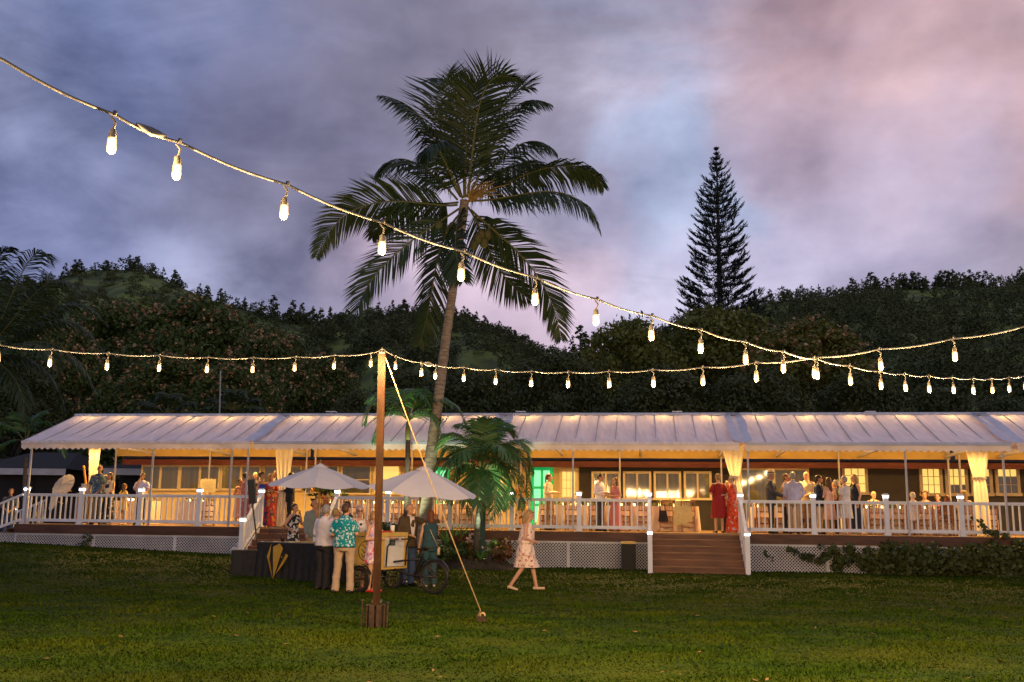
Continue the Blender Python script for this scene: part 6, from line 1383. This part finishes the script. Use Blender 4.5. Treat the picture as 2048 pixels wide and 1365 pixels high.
    body = mesh_join(remesh(b, vx * s, 2, .4), fing).mesh('body', smooth=True); body.materials.append(SKIN[skin])
    bo = link_mesh('body', body, None, root)
    fe = MB(lambda *p: J(p))
    for sg in (1, -1): fe.ell(hp(sg * .029, -.083, .012), (.012, .006, .0075), 8, 5, hq.to_matrix()); fe.bar(hp(sg * .014, -.087, .034), hp(sg * .046, -.078, .036), .008, .006)
    fe.build('eyes', M_EYE, root); lp = MB(lambda *p: J(p)); lp.ell(hp(0, -.087, -.05), (.022, .006, .007), 8, 5, hq.to_matrix()); lp.build('mouth', M_LIP, root)
    def part(name, mb, m_, vox_=None, it=2):
        me = remesh(mb, (vox_ or .018) * s, it, .5, {'trousers': .045, 'shirt': .05, 'jacket': .045, 'hair': .03}.get(name, 0)) if vox_ is not False else mb.mesh(name, smooth=True)
        me.name = name; me.materials.clear(); me.materials.append(m_); return link_mesh(name, me, None, root)
    # hair
    kind, hcx = hair
    if kind != 'bald':
        h = MB(lambda *p: J(p)); R_ = hq.to_matrix()
        if kind == 'fringe': h.ell(hp(0, .045, -.005), (.079, .068, .055), 14, 9, R_)
        else:
            h.ell(hp(0, .024, .047), (.083, .092, .083), 14, 10, R_); h.ell(hp(0, .05, .0), (.079, .062, .07), 12, 8, R_)
        if kind in ('bob', 'long', 'verylong'):
            l = {'bob': .13, 'long': .24, 'verylong': .36}[kind]
            h.cap(hp(0, .055, .0), Vector((0, .075, 1.605 - l)), .078, .062 if kind == 'bob' else .055); 
            for sg in (1, -1): h.cap(hp(sg * .066, .02, .03), Vector((sg * .072, .03, 1.605 - l * .9)), .030, .026)
        if kind == 'bun': h.ell(hp(0, .118, .045), (.042, .042, .042), 10, 8)
        if kind == 'pony': h.cap(hp(0, .11, .02), hp(0, .125, -.17), .03, .018)
        if kind == 'curly':
            for q in range(26): a_ = q * 2.4; z_ = -.06 + .17 * q / 26; h.ell(hp(.085 * math.cos(a_), .03 + .085 * abs(math.sin(a_)) if math.sin(a_) > -.3 else -.01, z_ + .03), (.026,) * 3, 7, 5)
        part('hair', h, HAIR[hcx], .014, 2)
    if hat:
        h = MB(lambda *p: J(p)); c0 = hp(0, .005, .07); h.lathe([(.155, -.012), (.16, -.004), (.098, .01), (.094, .07), (.075, .115), (.03, .122), (.0, .118)], 20, c0, caps=False); part('hat', h, M_STRAW, False)
        h = MB(lambda *p: J(p)); h.lathe([(.100, .008), (.098, .04)], 20, c0, caps=False); part('hat_band', h, C['black'], False)
    if glasses or sun:
        h = MB(lambda *p: J(p))
        yo, zo = (-.094, .013) if not sun else (-.06, .10)
        for sg in (1, -1):
            cc = hp(sg * .032, yo, zo); h.tube([cc + hq @ Vector((.023 * math.cos(t), 0, .017 * math.sin(t))) for t in np.linspace(0, 6.283, 11)], .003, 4, False)
            if sun: h.ell(cc, (.022, .004, .016), 8, 5)
            h.bar(hp(sg * .055, yo, zo), hp(sg * .078, yo + .1, zo), .004)
        h.bar(hp(-.01, yo, zo), hp(.01, yo, zo), .004); h.build('glasses', M_SUNGL, root)
    # clothes
    def sleeves(m2, kind_, r=.062):
        for sg, an in ((1, arms[0]), (-1, arms[1])):
            e, w_ = [Vector((q[0] * sg * (1 + .12 * (wide - 1)), q[1], q[2])) for q in ARM[an]]; sh = Vector((sg * (shw - .01), .01, 1.39))
            if kind_ == 'long': m2.cap(sh, e, r, r * .82); m2.tube([e, e + (w_ - e) * .5, e + (w_ - e) * .97], [r * .82, r * .78, r * .7], 10); m2.ell(e, (r * .82,) * 3, 8, 6)
            elif kind_ == 'short': m2.tube([sh + Vector((-sg * .03, 0, .015)), sh + (e - sh) * .35, sh + (e - sh) * .86], [r * .95, r * 1.08, r * 1.15], 12)
            else: m2.cap(Vector((sg * (shw - .055), .0, 1.405)), Vector((sg * (shw - .02), .0, 1.385)), .05, .05)
    w1 = wide
    if bottom and not sit:
        m2 = MB(lambda *p: J(p)); ringloft(m2, [(.80, .158 * wd, .118 * w1, .005), (.88, .172 * wd, .128 * w1, .008), (.97, .160 * wd, .118 * w1, .004), (1.03, .148 * wd, .112 * w1, 0)], 20)
        for sg, (kn_, ak_, lift) in zip((1, -1), lg):
            kn_, ak_ = Vector(kn_), Vector(ak_); a0 = Vector((sg * .088 * wd, .005, .88)); m2.tube([a0, a0 + (kn_ - a0) * .5, kn_, kn_ + (ak_ - kn_) * .5, ak_ + Vector((0, 0, -.045))], [.092 * w1, .086, .076, .072, .074], 12)
        part('trousers', m2, bottom)
    elif bottom:
        m2 = MB(lambda *p: J(p))
        for sg, (kn_, ak_, lift) in zip((1, -1), lg): m2.cap((sg * .088, .005, .95), kn_, .1, .08); m2.cap(kn_, ak_, .075, .07)
        part('trousers', m2, bottom)
    if top:
        m2 = MB(lambda *p: J(p)); hz = .88 if not jacket else .80; fl_ = .012 if not jacket else .022
        ringloft(m2, [(hz, (.172 + fl_) * wd, (.13 + fl_) * w1, .003), (1.0, (.160 + fl_) * wd, (.122 + fl_) * w1, 0), (1.13, (.156 + fl_) * wd, (.118 + fl_) * w1, 0), (1.27, (.176 + fl_) * wd, (.122 + fl_) * w1, -.003), (1.37, (.176 + fl_) * wd, (.105 + fl_) * w1, .006), (1.43, (.118 + fl_) * wd, .082 * w1, .01), (1.475, .066, .062, .008)], 22)
        if fem: m2.ell((.062, -.085 * w1, 1.27), (.066, .055, .065), 10, 7); m2.ell((-.062, -.085 * w1, 1.27), (.066, .055, .065), 10, 7)
        sleeves(m2, sleeve or 'short', .064 if not jacket else .07); part('jacket' if jacket else 'shirt', m2, top)
        if jacket:
            m2 = MB(lambda *p: J(p)); m2.add([(-.055, -.112, 1.45), (.055, -.112, 1.45), (.062, -.150 * w1, 1.28), (.03, -.158 * w1, 1.05), (-.03, -.158 * w1, 1.05), (-.062, -.150 * w1, 1.28)], [(0, 5, 4, 3, 2, 1)]); m2.ell((0, .0, 1.46), (.064, .068, .03), 12, 6); part('shirt_front', m2, jacket, False)
            if hold == 'tie': m2 = MB(lambda *p: J(p)); m2.add([(-.014, -.122, 1.45), (.014, -.122, 1.45), (.026, -.163, 1.12), (0, -.166, 1.06), (-.026, -.163, 1.12)], [(0, 4, 3, 2, 1)]); part('tie', m2, C['salmon'], False)
        else:
            m2 = MB(lambda *p: J(p)); m2.tube([(.066 * math.cos(t), .008 + .064 * math.sin(t), 1.465 + .014 * math.sin(t)) for t in np.linspace(0, 6.283, 17)], .013, 6, False); part('collar', m2, top, False)
        if bottom and not jacket and not sit:
            m2 = MB(lambda *p: J(p)); ringloft(m2, [(.87, .18 * wd, .136 * w1, .004), (.895, .18 * wd, .136 * w1, .004)], 24, (False, False)); part('belt', m2, M_SHOE, False)
    if dress:
        m2 = MB(lambda *p: J(p)); hz = hem; fl_ = (1 - hz / 1.0) * (.20 if legs != 'walk' else .02)
        dz_ = lambda t: hz + (1.04 - hz) * t
        wx = lambda z: np.interp(z, [hz, .62, .80, .93, 1.05, 1.14, 1.26, 1.35, 1.40, 1.43], [.18 + fl_ * .35, .185 + fl_ * .2, .19, .182, .160, .156, .166, .150, .13, .115]) * wd
        wy = lambda z: np.interp(z, [hz, .62, .80, .93, 1.05, 1.14, 1.27, 1.35, 1.40, 1.43], [.15 + fl_ * .3, .15 + fl_ * .15, .145, .142, .122, .122, .146 if fem else .125, .11, .085, .075]) * w1
        off_ = (lambda z: np.interp(z, [hz, .8, 1.0], [-.03, 0, 0])) if legs == 'walk' else (lambda z: 0)
        topz = 1.43 if sleeve != 'strapless' else 1.33
        zs_ = list(np.linspace(hz, .95, 8)) + [1.02, 1.08, 1.14, 1.2, 1.26, 1.31] + ([1.36, 1.40, topz] if topz > 1.4 else [topz])
        ex = .10 if legs == 'walk' else 0
        ringloft(m2, [(z, wx(z), wy(z) + ex * max(0, (.9 - z) / (.9 - hz)), off_(z) - (.012 if 1.2 < z < 1.33 else 0)) for z in zs_], 44, (False, topz > 1.4), .075, rnd.random() * 6)
        if sleeve == 'short': sleeves(m2, 'short', .058)
        elif sleeve != 'strapless':
            for sg in (1, -1): m2.tube([(sg * .085, -.10 * w1, 1.36), (sg * .095, -.045, 1.445), (sg * .09, .06, 1.41), (sg * .085, .1 * w1, 1.33)], [.028, .022, .022, .026], 6)
        if layered:
            for z0, z1, g in ((1.02, 1.30, .03), (.76, .98, .035)): ringloft(m2, [(z0, wx(z0) + g, wy(z0) + g, 0), ((z0 + z1) / 2, wx((z0 + z1) / 2) + g * .7, wy((z0 + z1) / 2) + g * .7, -.01), (z1, wx(z1) + .008, wy(z1) + .008, -.008)], 44, (False, False), .10, 1.3)
        me = m2.mesh('dress', smooth=True); me.materials.append(dress); link_mesh('dress', me, None, root)
    shm = shoe or (M_SHOEB if fem else M_SHOE)
    for hl, toe in feet:
        if sit: break
        m2 = MB(lambda *p: J(p)); hl, toe = Vector(hl), Vector(toe); m2.cap(hl + Vector((0, .005, .0)), toe, .043 if not fem else .036, .037 if not fem else .029, 10)
        if fem: m2.bar(hl + Vector((0, .02, .0)), hl + Vector((0, .03, -.05)), .016)
        part('shoe', m2, shm, .013, 1)
    if hold == 'cup':
        g = thing('held_glass', (0, 0, 0), 'glass held by the ' + label, 'glass'); bpy.data.objects.remove(g)
    if bag:
        m2 = MB(lambda *p: J(p)); m2.tube([(.11, -.09, 1.44), (.02, -.17, 1.15), (-.17, -.12, .88)], .008, 5); m2.tube([(.11, .09, 1.43), (.0, .17, 1.15), (-.17, .1, .88)], .008, 5); m2.box(-.215, -.165, -.1, .1, .72, .9); part('shoulder_bag', m2, M_SHOEB, False)
    PEOPLE.append(root); return root
def gpos(px, py): return ground(px, py)
def gp_at(px, Y):
    d = ray(px, 1040); x = EYE.x + d.x / d.y * Y; return Vector((x, Y, gz(x, Y)))
c = C
# --- on the lawn
HV = .0135
person('woman in a cream floral dress walking alone across the lawn', gpos(1050, 1182), 84, 1.66, True, dress=c['creamfl'], hair=('bob', 'blond'), arms=('belly', 'belly'), legs='walk', hem=.50, lean=5, nod=16, wide=1.16, sleeve='none', layered=True, sun=True, vox=HV)
person('man in a teal flowered shirt and khaki trousers seen from behind', gpos(686, 1187), 172, 1.76, top=c['aloha'], bottom=c['khaki'], hair=('short', 'brown'), arms=('belly', 'bent'), legs='apart', sleeve='short', wide=1.22, turn=-20, vox=HV)
person('white-haired man in a pale shirt and black trousers beside the teal shirt', gpos(645, 1180), 145, 1.72, top=c['white'], bottom=c['dark'], hair=('short', 'grey'), arms=('bent', 'bent'), sleeve='long', wide=1.16, turn=10, vox=HV)
person('grey-haired woman with glasses in a white polka-dot dress', gpos(714, 1180), 12, 1.70, True, dress=c['polka'], hair=('short', 'grey'), arms=('clasp', 'clasp'), hem=.70, glasses=True, sleeve='none', wide=1.06, shoe=M_SHOER, vox=HV)
person('woman in a pink flowered dress half hidden by the wooden pole', gp_at(749, 20.6), 65, 1.60, True, dress=c['pinkfl'], hair=('short', 'blond'), arms=('reach', 'bent'), hem=.62, sleeve='none', shoe=M_SHOER, wide=1.1, vox=HV)
person('balding man in a brown jacket stretching his arm out past the umbrella', gp_at(818, 22.2), 38, 1.76, top=c['brown'], bottom=c['jeans'], hair=('fringe', 'grey'), arms=('out', 'belly'), jacket=c['white'], sleeve='long', wide=1.08, nod=8, turn=12, vox=HV)
person('red-haired woman seen from behind at the cart saddle', gp_at(861, 22.0), 206, 1.62, True, top=c['tealdk'], bottom=c['tealdk'], hair=('bob', 'red'), arms=('down', 'reach'), sleeve='none', wide=1.1, bag=True, vox=HV)
person('young woman in a black and white flowered dress resting her chin on her hand', gp_at(588, 26.2), 62, 1.60, True, dress=c['bwfl'], hair=('bun', 'brown'), arms=('chin', 'hip'), hem=.62, sleeve='none', nod=4, vox=HV)
person('man in a grey-blue jacket and peach shirt under the left umbrella', gp_at(627, 25.4), 52, 1.74, top=c['greyblue'], bottom=c['khaki'], hair=('fringe', 'brown'), arms=('up', 'down'), jacket=c['salmon'], sleeve='long', wide=1.1, hold='tie', vox=HV)
person('blond woman in a yellow top between the backs of two men', gp_at(671, 23.0), 150, 1.60, True, top=c['yellow'], bottom=c['dark'], hair=('short', 'blond'), arms=('bent', 'bent'), sleeve='none')
person('dark-haired man in a dark suit behind the teal-shirted man', gp_at(693, 23.6), -60, 1.76, top=c['charcoal'], bottom=c['dark'], hair=('short', 'black'), arms=('bent', 'down'), jacket=c['white'], sleeve='long')
lw = gp_at(17, 32.5); person('man in a grey shirt and jeans standing beyond the left stairs', lw + Vector((0, 0, .0)), 20, 1.68, top=c['charcoal'], bottom=c['jeans'], hair=('short', 'brown'), skin='tan', arms=('clasp', 'clasp'), sleeve='short')
# --- on the deck: pixel column, row depth, pixel row of the head top
def dp(label, px, pytop, v, face, **k):
    p = deck_at(px, v); H = fr(px, pytop, v)[1] - DECK
    if k.get('sit'): H = (H + .45 * 1.0) / 1.0 if False else 1.72 * H / 1.24
    else: H = max(1.45, min(1.86, H)) if not k.get('child') else H
    k.pop('child', None); return person(label, p, face, H, **k)
dp('bald man in a dark print shirt smiling at the left railing', 192, 931, .7, 10, top=c['blueal'], bottom=c['olive'], hair=('bald', 'grey'), skin='tan', arms=('down', 'down'), sleeve='short', wide=1.15, glasses=True)
dp('long-haired woman with a pale top and dark flowered skirt leaning on the left railing', 214, 946, .55, -20, fem=True, top=c['cream'], bottom=None, dress=c['darkfl'], hair=('long', 'brown'), skin='tan', arms=('rail', 'rail'), sleeve='none', hem=.1)
dp('small child in a yellow dress by the cream table', 244, 968, 1.0, 150, fem=True, dress=c['yellow'], hair=('long', 'brown'), skin='tan', arms=('bent', 'down'), sleeve='short', hem=.6, child=True)
dp('man in a lavender shirt holding his hand to his face at the left railing', 279, 947, .6, -5, top=c['lav'], bottom=c['charcoal'], hair=('short', 'brown'), skin='tan', arms=('rail', 'chin'), sleeve='short', glasses=False, wide=1.1)
dp('dark-haired woman in a rose print dress near the tent pole', 487, 946, 1.0, 130, fem=True, dress=c['rosefl'], hair=('bun', 'black'), skin='tan', arms=('down', 'bent'), hem=.25, sleeve='none')
dp('bald man behind the group at the top of the left steps', 506, 945, 1.9, 30, top=c['black'], bottom=c['dark'], hair=('bald', 'grey'), arms=('down', 'down'), jacket=c['white'], sleeve='long')
dp('dark-haired woman behind the rose print dress', 476, 958, 1.6, 60, fem=True, dress=c['peach'], hair=('bun', 'black'), skin='tan', arms=('down', 'bent'), hem=.3, sleeve='none')
dp('woman in a strapless blue gown with red flowers at the top of the left steps', 519, 944, .45, 80, fem=True, dress=c['bluefl'], hair=('bun', 'brown'), skin='tan', arms=('bent', 'down'), hem=.04, sleeve='strapless')
dp('long-haired woman in a red flowered gown beside the blue gown', 537, 948, .75, 20, fem=True, dress=c['redfl'], hair=('long', 'blond'), skin='tan', arms=('bent', 'bent'), hem=.04, sleeve='short')
dp('woman in an orange floral dress in front of the left drape', 556, 955, 1.2, -40, fem=True, dress=c['orangefl'], hair=('long', 'brown'), skin='tan', arms=('bent', 'down'), hem=.1, sleeve='short')
dp('dark-haired man behind the red flowered gown', 549, 940, 1.7, -30, top=c['charcoal'], bottom=c['dark'], hair=('short', 'black'), skin='tan', arms=('down', 'bent'), jacket=c['white'], sleeve='long')
dp('man in a black suit facing left below the left drape', 578, 946, .55, -75, top=c['black'], bottom=c['black'], hair=('short', 'black'), skin='tan', arms=('bent', 'bent'), jacket=c['white'], sleeve='long')
dp('ponytailed man in a cream shirt in front of the green door', 1097, 948, 1.55, 75, top=c['cream'], bottom=c['olive'], hair=('pony', 'brown'), arms=('bent', 'bent'), sleeve='long')
dp('woman in an orange leaf print behind the palm fronds', 1043, 952, 1.0, -30, fem=True, dress=c['goldfl'], hair=('long', 'brown'), skin='tan', arms=('down', 'bent'), hem=.1, sleeve='short')
dp('man in a white shirt looking down in front of the four windows', 1200, 948, .9, 55, top=c['white'], bottom=c['charcoal'], hair=('short', 'black'), skin='tan', arms=('bent', 'bent'), sleeve='long', nod=14)
dp('long-haired woman in a rose dress facing the white-shirted man', 1231, 956, .8, -60, fem=True, dress=c['pink'], hair=('verylong', 'brown'), skin='fair', arms=('bent', 'bent'), hem=.05, sleeve='none', nod=-6)
dp('woman in a dark red dress seen from behind at the head of the wide stairs', 1438, 948, .45, 186, fem=True, dress=c['red'], hair=('short', 'blond'), arms=('bent', 'down'), hem=.44, sleeve='short', wide=1.14, shoe=M_SHOE)
dp('woman in a long orange floral dress beside the dark red dress', 1466, 952, .4, -70, fem=True, dress=c['orangefl'], hair=('bun', 'black'), arms=('down', 'bent'), hem=.04, sleeve='none')
dp('person in dark clothes half hidden between the red and orange dresses', 1456, 962, 1.3, 0, top=c['black'], bottom=c['black'], hair=('short', 'black'), arms=('bent', 'bent'), sleeve='long', jacket=c['white'])
dp('man in a straw hat and dark suit with his hand on the railing', 1543, 944, .6, 75, top=c['charcoal'], bottom=c['charcoal'], hair=('short', 'grey'), skin='tan', arms=('rail', 'rail'), jacket=c['white'], sleeve='long', hat=True, wide=1.08)
dp('man in a brown print shirt behind the lavender shirt', 1574, 948, 1.2, 60, top=c['plaid'], bottom=c['dark'], hair=('short', 'brown'), skin='tan', arms=('bent', 'bent'), sleeve='short')
dp('broad man in a lavender shirt and tan trousers seen from behind', 1588, 945, .55, 165, top=c['lav'], bottom=c['khaki'], hair=('short', 'grey'), arms=('down', 'hip'), sleeve='long', wide=1.2)
dp('bald man in a cream shirt with folded arms in front of the glass door', 1616, 944, 1.6, -35, top=c['cream'], bottom=c['olive'], hair=('bald', 'grey'), arms=('belly', 'bent'), sleeve='long')
dp('bearded man in a navy jacket facing right by the lit post cap', 1640, 951, .75, 70, top=c['navy'], bottom=c['khaki'], hair=('short', 'black'), skin='tan', arms=('bent', 'bent'), jacket=c['white'], sleeve='long')
dp('woman with long wavy dark hair in a peach dress', 1660, 956, .6, 200, fem=True, dress=c['peach'], hair=('verylong', 'brown'), arms=('bent', 'bent'), hem=.45, sleeve='none')
dp('dark-clothed person behind the wavy-haired woman', 1674, 962, 1.3, -120, top=c['navy'], bottom=c['dark'], hair=('curly', 'grey'), arms=('bent', 'bent'), sleeve='short')
dp('grey-haired woman in a pale grey dress leaning on the railing', 1692, 953, .5, 215, fem=True, dress=c['palegrey'], hair=('short', 'grey'), arms=('down', 'rail'), hem=.48, sleeve='short', wide=1.15)
dp('fair long-haired woman in a dark dress in front of the lit window', 1713, 949, .8, -80, fem=True, dress=c['navy'], hair=('long', 'blond'), arms=('down', 'bent'), hem=.15, sleeve='none')
for lb, px, py, v, face, k in [('bald bearded guest seated at the table left of the lit post', 1749, 985, 2.6, 15, dict(top=c['cream'], bottom=c['dark'], hair=('bald', 'grey'))), ('white-capped guest seated with his back to the lawn', 1828, 987, 1.3, 180, dict(top=c['white'], bottom=c['dark'], hair=('short', 'white'))),
      ('seated guest with wavy brown hair right of the white-capped guest', 1852, 986, 2.6, -20, dict(fem=True, top=c['peach'], bottom=c['dark'], hair=('curly', 'brown'))), ('seated dark-haired guest under the right windows', 1878, 990, 2.6, -30, dict(fem=True, top=c['salmon'], bottom=c['dark'], hair=('bun', 'black'))),
      ('seated red-haired guest seen from behind at the right table', 1897, 993, 1.25, 170, dict(fem=True, top=c['plaid'], bottom=c['dark'], hair=('bob', 'red'))), ('seated blond guest left of the knotted drape', 1932, 984, 1.3, 150, dict(fem=True, top=c['palegrey'], bottom=c['dark'], hair=('long', 'blond'))), ('seated guest leaning over the table before the green door', 1150, 990, 2.7, 20, dict(top=c['white'], bottom=c['dark'], hair=('short', 'brown')))]:
    dp(lb, px, py, v, face - 7, sit=True, arms=('table', 'table'), sleeve='short', **k)
bpy.data.scenes.remove(SC2)
for o in list(bpy.data.objects):
    if o.users == 0: bpy.data.objects.remove(o)
